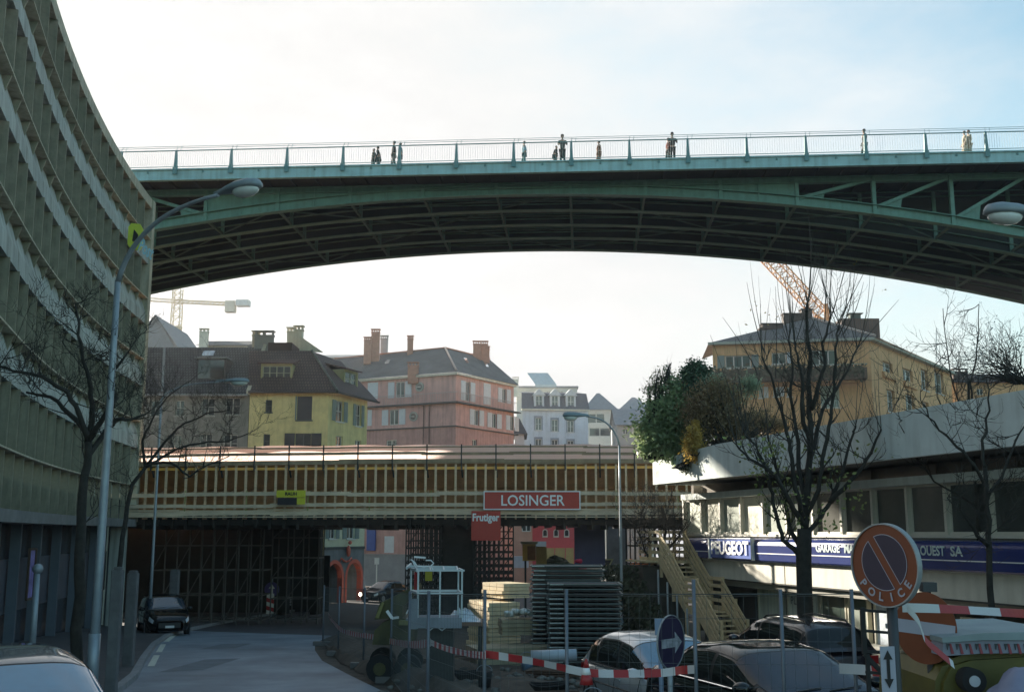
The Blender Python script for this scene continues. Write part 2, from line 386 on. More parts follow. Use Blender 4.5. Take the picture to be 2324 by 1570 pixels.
# hillsides left and right behind the houses
hm = mat('hillside_green', (.08, .09, .05), var=.4, scale=.3)
for nm, cx, sx in (('hillside', 75, -1), ('hillside', -95, 1)):
    h = MB(); vs = []
    for j in range(13):
        for i in range(13):
            y = 100 + j * 22; x = cx - sx * (i - 0) * 12 * 1.0
            t = min(1, i / 4); z = -6 + 22 * (t * t * (3 - 2 * t)) + 3 * math.sin(i * .9 + j * .7)
            vs.append(Vector((x, y, z)))
    h.add(vs, [[j * 13 + i, j * 13 + i + 1, (j + 1) * 13 + i + 1, (j + 1) * 13 + i] for j in range(12) for i in range(12)], True)
    tag(h.build(nm, hm), kind='structure')
# ---------------------------------------------------------------- the steel arch bridge
M_STEEL = mat('bridge_green_paint', (.13, .27, .21), rough=.45, var=.14, scale=1.2, dirt=.08, bump=.1)
M_FASC = mat('bridge_fascia_paint', (.38, .60, .60), rough=.5, var=.1, scale=1, dirt=.1, stretch=(.3, 1, 1))
M_RAILG = mat('bridge_rail_paint', (.12, .26, .26), rough=.5, var=.1)
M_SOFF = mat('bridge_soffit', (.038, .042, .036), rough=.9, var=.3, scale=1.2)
M_WEBD = mat('dark_web_paint', (.025, .03, .026), rough=.8, var=.25, scale=1.2)  # inner webs, much darker than the front web
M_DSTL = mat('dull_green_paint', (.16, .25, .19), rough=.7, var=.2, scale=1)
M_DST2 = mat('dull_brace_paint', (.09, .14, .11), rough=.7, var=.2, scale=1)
M_STONE = mat('abutment_stone', (.2, .19, .17), rough=.9, var=.3, scale=1)
BF = Fr(0, 61.63, 1, -.0655, 1)          # x along the bridge, o towards the camera
def arch(t): return 20.17 - .0036 * t * t
T0, T1 = -62, 62
bridge = thing('arch_bridge', BF.p(0, -8, gz(64)), 'high green steel arch bridge spanning the whole valley overhead', 'bridge')
# deck slab, kerb beam
b = MB(); b.box(T0, T1, -.28, 0, 20.92, 21.48, BF); b.box(T0, T1, -.30, .10, 21.48, 21.56, BF); b.box(T0, T1, -.25, .05, 20.86, 20.92, BF)
b.build('fascia_beam', M_FASC, bridge)
b = MB(); b.box(T0, T1, -17.7, -17.4, 20.92, 21.5, BF); b.build('fascia_beam', M_FASC, bridge)
b = MB(); b.box(T0, T1, -17.4, -.28, 21.1, 21.42, BF)
for k in range(-41, 42):
    b.box(k * 1.5 - .06, k * 1.5 + .06, -17.3, -.3, 20.93, 21.1, BF)
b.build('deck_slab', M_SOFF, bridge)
b = MB()
for k in range(-36, 37):
    x = .1 + k * 1.7; b.box(x - .05, x + .05, .0, .07, 21.3, 21.42, BF)
b.build('bracket_row', M_RAILG, bridge)
def girder(o, full):
    rb = MB(); nseg = 60
    for i in range(nseg):
        a = T0 * .8 + (T1 - T0) * .8 * i / nseg; c = T0 * .8 + (T1 - T0) * .8 * (i + 1) / nseg
        za, zc = arch(a), arch(c)
        for (o0, o1, d0, d1) in ((o - .26, o + .26, 0, .05), (o - .26, o + .26, .58, .62), (o - .03, o + .03, .05, .58)):
            vs = [BF.p(x, oo, zz) for x, z0 in ((a, za), (c, zc)) for oo in (o0, o1) for zz in (z0 + d0, z0 + d1)]
            rb.add(vs, [(0, 1, 3, 2), (4, 6, 7, 5), (0, 4, 5, 1), (2, 3, 7, 6), (0, 2, 6, 4), (1, 5, 7, 3)])
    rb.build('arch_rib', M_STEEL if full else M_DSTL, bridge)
    tp = MB(); tp.box(T0 * .8, T1 * .8, o - .22, o + .22, 20.88, 20.93, BF); tp.box(T0 * .8, T1 * .8, o - .03, o + .03, 20.6, 20.88, BF); tp.box(T0 * .8, T1 * .8, o - .2, o + .2, 20.56, 20.6, BF)
    tp.build('top_chord', M_STEEL, bridge)
    # solid web near the crown
    wb = MB(); lo, hi = -19.1, 16.9
    wl_, wh_, wn = (lo, hi, 24) if full else (-48, 48, 60)
    for i in range(wn):
        a = wl_ + (wh_ - wl_) * i / wn; c = wl_ + (wh_ - wl_) * (i + 1) / wn
        wb.add([BF.p(x, oo, z) for x, z in ((a, arch(a) + .04), (c, arch(c) + .04), (c, 20.9), (a, 20.9)) for oo in (o - .035, o + .035)],
               [(0, 2, 4, 6), (1, 7, 5, 3)])
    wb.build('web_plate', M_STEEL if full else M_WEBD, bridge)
    for k in range(-12, 11):
        x = 3.4 + 4.5 * k
        if abs(x) > 47: continue
        ps = MB(); z0 = arch(x) + .05
        ps.box(x - .11, x + .11, o - .16, o + .16, z0, 20.9, BF)
        if full and lo - 1 < x < hi + 1 and x + 2.25 < hi: MB().box(x + 2.25 - .03, x + 2.25 + .03, o + .036, o + .12, arch(x + 2.25) + .1, 20.9, BF).build('web_stiffener', M_STEEL, bridge)
        ps.build('spandrel_post', M_STEEL, bridge)
        if full and (x >= hi - .5 or x <= lo + .5):
            s = 1 if x > 0 else -1; dg = MB(); x2 = x + s * 4.5
            if abs(x2) < 48:
                p = BF.p(x + s * .15, o, arch(x) + .5); q = BF.p(x2 - s * .15, o, 20.7); dg.bar(p, q, .2, .2)
                r_ = BF.p(x + s * 1.3, o, arch(x + s * 1.3) + .5)
                dg.add([BF.p(x + s * .1, o + e, arch(x) + .45) for e in (-.03, .03)] + [BF.p(x + s * 1.5, o + e, arch(x + s * 1.5) + .45) for e in (-.03, .03)] + [p.lerp(q, .36) + Vector((0, e, 0)) for e in (-.03, .03)],
                       [(0, 2, 4), (1, 5, 3), (2, 3, 5, 4)])
                dg.build('diagonal_brace', M_STEEL, bridge)
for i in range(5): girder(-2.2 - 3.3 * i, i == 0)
# cross frames and lateral bracing in the plane of the arch
for k in range(-12, 11):
    x = 3.4 + 4.5 * k
    if abs(x) > 47: continue
    c = MB(); z = arch(x)
    c.bar(BF.p(x, -2.2, z + .16), BF.p(x, -15.4, z + .16), .13, .16)
    for i in range(4):
        o0 = -2.2 - 3.3 * i
        pass
    c.build('cross_frame', M_DST2, bridge)
lat = [MB(), MB()]
for k in range(-12, 10):
    x = 3.4 + 4.5 * k; x2 = x + 4.5
    if abs(x) > 47 or abs(x2) > 47: continue
    # long zigzag of ties running over four ribs in three bays
    for i in range(4):
        if (k - i) % 4 == 0: MB().bar(BF.p(x, -2.2 - 3.3 * i, arch(x) + .12), BF.p(x2, -5.5 - 3.3 * i, arch(x2) + .12), .09, .06).build('wind_brace', M_DST2, bridge)
        if (k + i) % 4 == 3: MB().bar(BF.p(x2, -2.2 - 3.3 * i, arch(x2) + .2), BF.p(x, -5.5 - 3.3 * i, arch(x) + .2), .09, .06).build('wind_brace', M_DST2, bridge)
# railing
rail = MB(); ZR0 = 21.56
NP = [0.1 + 3.4 * k for k in range(-18, 19)]
for x in NP:
    p = MB(); p.add([BF.p(x + a, o_, z) for (z, a0, oo) in ((ZR0, .1, (-.1, .12)), (ZR0 + 1.18, .055, (-.06, .05))) for a, o_ in ((-a0, oo[0]), (a0, oo[0]), (a0, oo[1]), (-a0, oo[1]))],
                    [(0, 1, 2, 3), (4, 7, 6, 5), (0, 4, 5, 1), (1, 5, 6, 2), (2, 6, 7, 3), (3, 7, 4, 0)])
    p.box(x - .13, x + .13, .1, .16, 21.2, ZR0 + .05, BF)
    p.build('railing_post', M_RAILG, bridge)
rail.box(T0, T1, -.03, .03, ZR0 + 1.12, ZR0 + 1.17, BF); rail.box(T0, T1, -.02, .02, ZR0 + .12, ZR0 + .15, BF)
rail.build('handrail', M_RAILG, bridge)
wr = MB()
for z, o in ((1.32, -.05), (1.45, -.12)): wr.box(T0, T1, o - .012, o + .012, ZR0 + z, ZR0 + z + .02, BF)
for x in NP:
    for z in (0, .25): wr.bar(BF.p(x + z, 0, ZR0 + 1.15), BF.p(x + z + .05, -.12, ZR0 + 1.47), .02)
wr.build('wire_rail', M_RAILG, bridge)
ba = MB(); x = -46.
while x < 46:
    ba.bar(BF.p(x, 0, ZR0 + .14), BF.p(x, 0, ZR0 + 1.13), .011); x += .14
tag(ba.build('baluster', mat('baluster_grey', (.45, .5, .5), var=.05), bridge), kind='stuff')
rr = MB(); rr.box(T0, T1, -17.6, -17.5, ZR0 + .9, ZR0 + .95, BF)
for x in NP: rr.box(x - .04, x + .04, -17.6, -17.5, 21.5, ZR0 + .95, BF)
rr.build('handrail', M_RAILG, bridge)
for s in (-1, 1):
    a_ = MB(); a_.box(s * 49.5 - (0 if s > 0 else 12), s * 49.5 + (12 if s > 0 else 0), -17.5, -.4, gz(60) - 3, 21.1, BF); a_.build('abutment', M_STONE, bridge)
# ---------------------------------------------------------------- curved office block on the left
M_FIN = mat('fin_concrete', (.27, .255, .18), rough=.85, var=.2, scale=1.6, bump=.3, dirt=.12)
M_SPAN = mat('spandrel_concrete', (.42, .46, .42), rough=.85, var=.14, scale=1.3, bump=.2, dirt=.16, stretch=(1, 1, .35))
M_PAR = mat('parapet_concrete', (.50, .46, .34), rough=.85, var=.15, scale=1.4, dirt=.14, bump=.2)
M_DGL = mat_glass('dark_window_glass', (.02, .024, .024), rough=.15)
pl = [(-17.8, 52), (-17.3, 47.8), (-16.9, 44.6), (-16.42, 42), (-16.12, 40.4), (-15.75, 38.5), (-15.25, 36.1), (-14.85, 34.3), (-14.48, 32.9), (-14.05, 31.4)]
import itertools
def polyfit2(p):
    # least squares X = a + b t + c t^2, t = Y - 40
    S = [[0] * 4 for _ in range(3)]
    for X, Y in p:
        t = Y - 40; b = (1, t, t * t)
        for i in range(3):
            for j in range(3): S[i][j] += b[i] * b[j]
            S[i][3] += b[i] * X
    for i in range(3):
        pv_ = S[i][i]; S[i] = [q / pv_ for q in S[i]]
        for k in range(3):
            if k != i: f_ = S[k][i]; S[k] = [q - f_ * r for q, r in zip(S[k], S[i])]
    return S[0][3], S[1][3], S[2][3]
PA_, PB_, PC_ = polyfit2(pl)
def cx(Y):
    if Y < 29: t = -11; return PA_ + PB_ * t + PC_ * t * t + (PB_ + 2 * PC_ * t) * (Y - 29)
    t = Y - 40; return PA_ + PB_ * t + PC_ * t * t
def cn(Y):
    s_ = (cx(Y + .2) - cx(Y - .2)) / .4; n = Vector((1, -s_)).normalized(); return n
def CP(Y, o, z):
    n = cn(Y); return Vector((cx(Y) + n.x * o, Y + n.y * o, z))
YS = []; y = 52.0
while y > 14: YS.append(y); y -= 1.55
YS.append(12.5)
office = thing('office_building', (cx(40) - 4, 36, gz(40)), 'curved concrete office block with rows of deep vertical fins', 'office building')
def cband(mb, o0, z0, o1, z1):
    for i in range(len(YS) - 1):
        mb.quad(CP(YS[i], o0, z0), CP(YS[i + 1], o0, z0), CP(YS[i + 1], o1, z1), CP(YS[i], o1, z1))
def cslab(mb, o0, o1, z0, z1):
    cband(mb, o1, z0, o1, z1); cband(mb, o0, z0, o1, z0); cband(mb, o1, z1, o0, z1)
LEDGE = [14.2, 11.25, 8.25, 5.25, 2.2]; FTOP = [15.75, 12.95, 10.0, 6.95, 3.95]
par = MB(); cslab(par, -.9, .0, 15.75, 16.22); par.build('parapet', M_PAR, office)
rf = MB()
for i in range(len(YS) - 1): rf.quad(CP(YS[i], -.4, 16.1), CP(YS[i + 1], -.4, 16.1), CP(YS[i + 1], -11, 16.1), CP(YS[i], -11, 16.1))
rf.build('roof', M_SOFF, office)
for k in range(5):
    zt, zl = FTOP[k], LEDGE[k]; zb = FTOP[k + 1] if k < 4 else .62
    g_ = MB(); cband(g_, -.45, zl - .1, -.45, zt + .05); g_.build('window_band', M_DGL, office)
    rg_ = random.Random(k + 3)
    for tone, cc_ in (('cream_roller_blind', (.22, .21, .16)), ('dusty_curtain', (.10, .11, .10))):
        bl = MB()
        for j in range(1, len(YS) - 1):
            if rg_.random() < .3: zb_ = zt - (zt - zl) * rg_.choice((.3, .5, .8)); bl.quad(CP(YS[j] - .1, -.43, zb_), CP(YS[j + 1] + .1, -.43, zb_), CP(YS[j + 1] + .1, -.43, zt), CP(YS[j] - .1, -.43, zt))
        tag(bl.build('roller_blinds', mat(tone, cc_), office), kind='stuff')
    fb = MB()
    for j in range(len(YS) - 1):      # window frames behind the fins
        for t in (0, .5): 
            yy = YS[j] * (1 - t) + YS[j + 1] * t
            fb.bar(CP(yy, -.44, zl), CP(yy, -.44, zt), .06)
    fb.build('window_frame', mat('grey_window_frame', (.11, .12, .11)), office)
    if k < 4:
        sp = MB(); cband(sp, -.02, zb, -.04, zl - .75); cband(sp, -.04, zl - .75, -.26, zl); cband(sp, -.62, zb, -.02, zb); sp.build('spandrel', M_SPAN, office)
    else:
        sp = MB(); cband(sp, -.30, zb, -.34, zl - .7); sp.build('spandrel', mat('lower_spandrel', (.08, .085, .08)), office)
    ld = MB(); cslab(ld, -.6, .05, zl - .03, zl + .02); ld.build('ledge', M_PAR, office)
# vertical fins: one mesh per storey-high fin would pass a hundred of one part, so each runs the full height
for j, Y in enumerate(YS[1:-1]):
    f_ = MB()
    for k in range(5):
        zt = FTOP[k]; zb = LEDGE[k] + .02
        f_.add([CP(Y + dy, o, z) for z in (zb, zt) for (dy, o) in ((-.08, -.44), (.08, -.44), (.04, .03), (-.04, .03))], [(0, 1, 2, 3), (4, 7, 6, 5), (0, 4, 5, 1), (1, 5, 6, 2), (2, 6, 7, 3), (3, 7, 4, 0)])
        zb2 = LEDGE[k] - .5 if k < 4 else .62
        f_.add([CP(Y + dy, o, z) for z in (zb2, LEDGE[k] - .05) for (dy, o) in ((-.04, -.3), (.04, -.3), (.04, .0 if z > zb2 + .1 or k == 4 else -.14), (-.04, .0 if z > zb2 + .1 or k == 4 else -.14))], [(0, 1, 2, 3), (4, 7, 6, 5), (0, 4, 5, 1), (1, 5, 6, 2), (2, 6, 7, 3), (3, 7, 4, 0)])
    f_.build('fin', M_FIN, office)
# end pier and end wall
e = MB(); n_ = cn(52); t_ = Vector((-n_.y, n_.x))
EF = Fr(cx(52), 52, -n_.x, -n_.y, 1)
p0 = Vector((cx(52), 52, 0))
def eb(mb, y0, y1, o0, o1, z0, z1):
    q = [CP(52, o, 0) + Vector((t_.x * s, t_.y * s, z)) for z in (z0, z1) for (s, o) in ((y0, o0), (y1, o0), (y1, o1), (y0, o1))]
    mb.add(q, [(0, 3, 2, 1), (4, 5, 6, 7), (0, 1, 5, 4), (1, 2, 6, 5), (2, 3, 7, 6), (3, 0, 4, 7)])
tt = 1 if t_.y > 0 else -1
eb(e, 0, .55 * tt, -.7, .05, .5, 16.21); e.build('corner_pier', M_PAR, office)
e = MB(); eb(e, .3 * tt, .5 * tt, -12, -.7, gz(52), 16.1); e.build('end_wall', M_SPAN, office)
# beam over the ground floor, glazing and columns below
bm_ = MB(); cslab(bm_, -1.3, .12, .28, .62); bm_.build('floor_beam', mat('beam_concrete', (.16, .165, .16), var=.25, scale=2), office)
gl = MB(); cband(gl, -1.2, gz(50) - .3, -1.2, .3); gl.build('shopfront', mat_glass('shopfront_glass', (.045, .045, .055), rough=.25), office)
tr_ = MB(); cband(tr_, -1.16, -2.6, -1.16, -.85); tr_.build('frosted_panel', mat('frosted_panel', (.10, .10, .12), rough=.5, var=.2), office)
for Y in YS[::2]:
    c = MB(); c.add([CP(Y + dy, o, z) for z in (-4.6, .29) for (dy, o) in ((-.09, -1.1), (.09, -1.1), (.09, -.78), (-.09, -.78))], [(0, 1, 2, 3), (4, 7, 6, 5), (0, 4, 5, 1), (1, 5, 6, 2), (2, 6, 7, 3), (3, 7, 4, 0)])
    c.build('ground_floor_mullion', mat('blue_grey_metal', (.10, .125, .15), rough=.5), office)
c = MB(); c.bar(CP(51.4, -.5, -4.6), CP(51.4, -.5, .3), .55, .6); c.build('column', M_SPAN, office)
for (Ya, Yb, z0, z1) in ((32.6, 31.7, -2.35, -.55), (38.4, 37.4, -2.2, -.55)):
    p = MB(); fr_ = MB()
    p.add([CP(Ya, -.7, z0), CP(Yb, -.7, z0), CP(Yb, -.7, z1), CP(Ya, -.7, z1)], [(0, 1, 2, 3)])
    for q0, q1 in (((Ya, z0), (Yb, z0)), ((Yb, z0), (Yb, z1)), ((Yb, z1), (Ya, z1)), ((Ya, z1), (Ya, z0))): fr_.bar(CP(q0[0], -.68, q0[1]), CP(q1[0], -.68, q1[1]), .07)
    t__ = thing('display_case', CP(Ya, -.7, z0), 'lilac poster case on the office ground floor ' + ('beside the thick tree trunk' if Ya > 35 else 'nearest the left edge'), 'display case', 'poster cases on the office wall')
    fr_.build('case_frame', mat('brown_frame', (.09, .06, .04)), t__); p.build('poster', mat('lilac_poster', (.26, .22, .50), var=.6, scale=2.5, rough=.4), t__)
# --- the yellow plate and blue letters by the corner
M_SBK = mat('sign_black', (.02, .02, .02))
ys = thing('wall_sign', CP(47.2, .1, 12.4), 'small yellow plate with pale blue letters, high on the office facade near its corner', 'sign')
def sgn(o, dy, z): q = CP(47.2 + dy, o, 0); return Vector((q.x, q.y, z))
pn = MB(); oc = [(.10, 12.65), (.25, 12.45), (.62, 12.4), (.72, 12.6), (.72, 13.4), (.6, 13.6), (.22, 13.62), (.10, 13.45)]
pn.add([sgn(o, dy, z) for dy in (-.08, .08) for (o, z) in oc], [(0, 1, 2, 3, 4, 5, 6, 7), (15, 14, 13, 12, 11, 10, 9, 8)] + [(i, 8 + i, 8 + (i + 1) % 8, (i + 1) % 8) for i in range(8)])
pn.build('yellow_panel', mat('yellow_sign_paint', (.55, .62, .05), rough=.4), ys)
dk = MB(); dk.add([sgn(o, -.09, z) for (o, z) in ((.3, 12.8), (.5, 12.75), (.55, 13.1), (.35, 13.35))], [(0, 1, 2, 3)]); dk.build('dark_emblem', M_SBK, ys)
nn = cn(47); text('Post', mat('sign_blue_white', (.35, .6, .68)), ys, sgn(.95, -.1, 12.45), Vector((nn.x, nn.y, -.75)), Vector((.3, 0, 1)), width=.75, height=.6, bold=.03)
ts = thing('roof_sign', CP(25.2, .3, 13.2), 'pale vertical shop lettering high on the office facade at the top left corner', 'sign')
bk = MB(); bk.bar(CP(25.4, .12, 13.35), CP(25.4, .12, 16), .1, .35); bk.build('sign_back', M_SBK, ts)
for i, ch in enumerate('os'):
    q = CP(25.2, .38, 14.9 - i * .72); text(ch, mat('pale_blue_letters', (.85, .95, .95)), ts, q, Vector((nn.x, nn.y - .3, 0)), Vector((0, 0, 1)), width=.36, height=.62, bold=.06)
# ---------------------------------------------------------------- formwork of the lower bridge
M_WOOD = mat('form_timber', (.66, .47, .29), rough=.8, var=.25, scale=3, stretch=(.4, .4, 3))
M_PLY = mat('plywood_orange', (.52, .26, .10), rough=.7, var=.3, scale=1.5)
M_PLANK = mat('grey_plank', (.58, .46, .32), rough=.85, var=.3, scale=2, stretch=(.3, 1, 1))
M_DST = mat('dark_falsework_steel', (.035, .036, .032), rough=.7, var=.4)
M_SHEET = mat_translucent('white_pink_sheeting', (.92, .74, .68), .6)
FF = Fr(0, 52, 1, -.01, 1)
X0, X1 = -19.5, 12.5
fb_ = thing('bridge_under_construction', FF.p(-2, -7, gz(58)), 'low wooden bridge formwork on dark scaffolding, crossing the road under construction', 'bridge formwork')
d = MB(); d.box(X0 - 16, X1, -13, -1.7, .95, 3.2, FF); d.build('deck_form', M_PLY, fb_)
d = MB()
def camb(x): return 0.0 - .0004 * (x - 1) ** 2
nx = 32
for i in range(nx):
    a = X0 + (X1 - X0) * i / nx; b_ = X0 + (X1 - X0) * (i + 1) / nx
    d.add([FF.p(x, o, z + camb(x)) for x in (a, b_) for o, z in ((-.04, 3.24), (-1.5, 2.15), (-1.7, 2.1), (-.04, 3.3))], [(0, 1, 5, 4), (1, 2, 6, 5), (3, 0, 4, 7), (2, 3, 7, 6)])
d.build('sloping_plywood', M_PLY, fb_)
i = 0; x = X0 + .2
while x < X1:
    f_ = MB(); z1 = 3.22 + camb(x)
    f_.box(x - .05, x + .05, -.12, 0, .98, z1, FF); f_.bar(FF.p(x, -.06, 1.7), FF.p(x, -1.6, 2.0), .08); f_.box(x - .045, x + .045, -1.66, -.13, .80, .98, FF)
    f_.box(x - .04, x + .04, -.4, .12, .62, .80, FF)
    f_.build('formwork_rib', M_WOOD, fb_); x += .475; i += 1
for (z, th, o, nm) in ((1.82, .17, .32, 'toe_rail'), (1.3, .16, .34, 'toe_rail'), (.92, .2, .36, 'toe_rail'), (1.08, .09, .2, 'toe_rail')):
    p = MB(); k = X0; rng = random.Random(int(z * 100))
    while k < X1:
        e = min(X1, k + rng.uniform(3.6, 4.4)); dz = rng.uniform(-.03, .03); oo = o + rng.uniform(0, .05)
        p.bar(FF.p(k, oo, z + dz + camb(k) * .6), FF.p(e + .15, oo + .02, z + dz + rng.uniform(-.03, .03) + camb(e) * .6), .045, th); k = e
    p.build('plank_rail', M_PLANK, fb_)
wk = MB(); wk.box(X0, X1, .0, .5, .70, .75, FF); wk.build('walkway', M_PLANK, fb_)
for k in range(11):
    x = X0 + 1.2 + k * 2.9; p = MB(); p.box(x - .025, x + .025, .25, .30, .7, 1.95, FF); p.build('walkway_post', mat('yellow_post', (.35, .33, .12)), fb_)
# upper edge protection: pale sheeting behind planks and dark posts
s = MB(); nseg = 40; rng = random.Random(3); top = [4.06 + .03 * math.sin(i * 1.3) + rng.uniform(-.02, .03) for i in range(nseg + 1)]
for i in range(nseg):
    a = X0 + (X1 - 2 - X0) * i / nseg; b_ = X0 + (X1 - 2 - X0) * (i + 1) / nseg
    wv = .05 * (i % 2)
    s.quad(FF.p(a, -.52, 3.36 + camb(a)), FF.p(b_, -.52, 3.36 + camb(b_)), FF.p(b_, -.55, top[i + 1] + camb(b_)), FF.p(a, -.55, top[i] + camb(a)))
    s.quad(FF.p(a, -.55, top[i] + camb(a)), FF.p(b_, -.55, top[i + 1] + camb(b_)), FF.p(b_, -1.6, top[i + 1] + .18 + camb(b_)), FF.p(a, -1.6, top[i] + .18 + camb(a)))
s.build('sheeting', M_SHEET, fb_)
for (z, th) in ((4.02, .07), (3.72, .13), (3.36, .16), (3.27, .1)):
    p = MB(); k = X0; rng = random.Random(int(z * 77))
    while k < X1:
        e = min(X1, k + rng.uniform(3.2, 4.2)); o = .02 + rng.uniform(0, .05); dz = rng.uniform(-.02, .03)
        p.bar(FF.p(k, o, z + camb(k) + dz), FF.p(e + .2, o, z + camb(e) + dz), .04, th); k = e
    p.build('plank_rail', mat('brown_plank', (.30, .22, .13), rough=.85, var=.3, scale=2), fb_)
p = MB(); p.bar(FF.p(X0, -.02, 3.13 + camb(X0)), FF.p(X1, -.02, 3.13 + camb(X1)), .03, .12); p.build('painted_gap_sunlight', mat('sunlight_orange', (.95, .45, .08), rough=.5, var=.15), fb_)  # orange strip painted in for sunlight coming through the gap
k = 0; x = X0 + .7
while x < X1:
    p = MB(); p.box(x - .03, x + .03, .07, .13, 2.9, 4.15 + camb(x), FF); p.bar(FF.p(x, .1, 3.2), FF.p(x + .04, -.3, 2.6), .07)
    p.build('guard_post', M_DST, fb_); x += 1.64
# falsework girders below: deep dark mass with ragged bottom
gd = MB(); rng = random.Random(9)
for j in range(9):
    o = -.6 - j * 1.5
    gd.box(X0, X1, o - .12, o + .12, .36 + .03 * (j % 3), .94, FF)
for j in range(48):
    x = X0 + j * (X1 - X0) / 48; h = rng.uniform(.0, .18)
    gd.box(x - .06, x + .06, -13, -.3, .30 - h, .62, FF)
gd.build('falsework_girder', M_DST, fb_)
def scaffold(name, xa, xb, ya, yb, z1, nx, ny, label, step=1.0, density=1, wall=False, mat_=None, group='scaffold towers under the formwork'):
    t = thing(name, ((xa + xb) / 2, (ya + yb) / 2, gz((ya + yb) / 2)), label, 'scaffold tower', group)
    up = MB(); ho = MB(); di = MB(); z0 = gz(yb)
    for i in range(nx + 1):
        for j in range(ny + 1):
            x = xa + (xb - xa) * i / nx; y = ya + (yb - ya) * j / ny
            up.tube((x, y, z0), (x, y, z1), .035, n=5, cap=False)
    z = z0 + .3; k = 0
    while z < z1:
        for j in range(ny + 1):
            y = ya + (yb - ya) * j / ny; ho.bar((xa, y, z), (xb, y, z), .05)
        for i in range(nx + 1):
            x = xa + (xb - xa) * i / nx; ho.bar((x, ya, z), (x, yb, z), .05)
        for i in range(nx):
            if (i + k) % 2 == 0: di.bar((xa + (xb - xa) * i / nx, ya, z), (xa + (xb - xa) * (i + 1) / nx, ya, min(z1, z + step)), .04)
        z += step; k += 1
    m = mat_ or M_DST
    up.build('upright', m, t); ho.build('ledger', m, t); di.build('diagonal', m, t)
    return t
M_SCG = mat('dusty_scaffold_tube', (.075, .07, .058), rough=.6, var=.4)
scaffold('scaffold_tower', at(922, 1200, 53).x, at(1000, 1200, 53).x, 53, 57, .4, 7, 3, 'dense dark scaffold tower just left of the bridge pier', step=.35)
scaffold('scaffold_tower', at(1075, 1200, 53).x, at(1165, 1200, 53).x, 53, 57, .4, 8, 3, 'dense dark scaffold tower behind the hanging red board', step=.33)
scaffold('scaffold_tower', at(350, 1200, 55).x, at(600, 1200, 55).x, 55, 57, .4, 9, 1, 'wide sparse scaffold in the dark under the left end of the formwork', step=1.2, mat_=M_SCG)
scaffold('scaffold_tower', at(620, 1200, 56).x, at(725, 1200, 56).x, 56, 57.5, .4, 3, 1, 'narrow scaffold by the dark wall beside the red arches', step=1.0, mat_=M_SCG)
scaffold('scaffold_tower', at(1440, 1200, 53).x, at(1555, 1200, 53).x, 53, 57, .4, 5, 2, 'scaffold tower under the formwork beside the wooden stairs', step=.9)
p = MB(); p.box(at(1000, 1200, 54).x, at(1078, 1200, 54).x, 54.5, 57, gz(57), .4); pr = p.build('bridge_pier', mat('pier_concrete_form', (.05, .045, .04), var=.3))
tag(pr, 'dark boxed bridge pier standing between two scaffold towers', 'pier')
# near-black wall added behind the left scaffolds, its colour giving the deep shade
rw = MB(); xa, xb = at(300, 1200, 66).x, at(728, 1200, 66).x
ops = [(xb - 1.3 - .9 - 0, xb - .55, gz(66), gz(66) + 2.6)]
rw.box(xa - 6, xb - 1.9, 66, 67, gz(66) - .2, 1.2); rw.box(xb - .5, xb, 66, 67, gz(66) - .2, 1.2); rw.box(xb - 1.9, xb - .5, 66, 67, gz(66) + 2.5, 1.2)
rw.box(xb - 3, xb + .1, 69, 69.2, gz(69), gz(69) + 3.4)
tag(rw.build('added_shade_wall', mat('shade_black_wall', (.018, .018, .014), rough=.95, var=.4, scale=1.2, bump=.8)), 'near-black wall added for deep shade behind the scaffolding under the formwork', 'wall')
# ---------------------------------------------------------------- boards hung on the formwork
def board(name, u0, v0, u1, v1, Y, m, label, border=None, th=.06):
    a = at(u0, v0, Y); b = at(u1, v1, Y); t = thing(name, ((a.x + b.x) / 2, Y, b.z), label, 'sign')
    q = MB(); q.box(a.x, b.x, Y, Y + th, b.z, a.z); q.build('board', m, t)
    if border:
        e = MB(); w_ = .05
        e.box(a.x - w_, b.x + w_, Y - .02, Y + th, a.z, a.z + w_); e.box(a.x - w_, b.x + w_, Y - .02, Y + th, b.z - w_, b.z)
        e.box(a.x - w_, a.x, Y - .02, Y + th, b.z, a.z); e.box(b.x, b.x + w_, Y - .02, Y + th, b.z, a.z); e.build('border', border, t)
    return t, a, b
M_RED = mat('red_board_paint', (.45, .035, .02), rough=.45, var=.1)
M_WHT = mat('white_letter_paint', (.82, .82, .80), rough=.5, var=.04)
YB = 51.4
t, a, b = board('company_sign', 1100, 1116, 1315, 1154, YB, M_RED, 'long red board with white frame reading LOSINGER, fixed to the formwork', M_WHT)
text('LOSINGER', M_WHT, t, ((at(1134, 0, YB).x + at(1278, 0, YB).x) / 2 * 1.0, YB - .01, (a.z + b.z) / 2), (1, 0, 0), (0, 0, 1), width=at(1278, 1135, YB).x - at(1134, 1135, YB).x, height=.5, bold=.012)
t, a, b = board('company_sign', 1070, 1159, 1136, 1226, YB, M_RED, 'square red board reading Frutiger, hanging below the long red board')
text('Frutiger', M_WHT, t, ((a.x + b.x) / 2, YB - .01, at(1100, 1176, YB).z), (1, 0, 0), (0, 0, 1), width=(b.x - a.x) * .92, height=.47, bold=.03)
M_YEL = mat('yellow_board_paint', (.58, .55, .03), rough=.45, var=.15)
t, a, b = board('company_sign', 628, 1112, 693, 1128, YB, M_YEL, 'small yellow and black board reading RAUH on the left part of the formwork')
c0 = at(630, 1129, YB); c1 = at(673, 1145, YB); q = MB(); q.box(c0.x, c1.x, YB + .01, YB + .06, c1.z, c0.z); q.build('black_panel', mat('board_black', (.02, .02, .025)), t)
c0 = at(674, 1129.5, YB); c1 = at(692, 1144, YB); q = MB(); q.box(c0.x, c1.x, YB, YB + .06, c1.z, c0.z); q.build('yellow_corner', M_YEL, t)
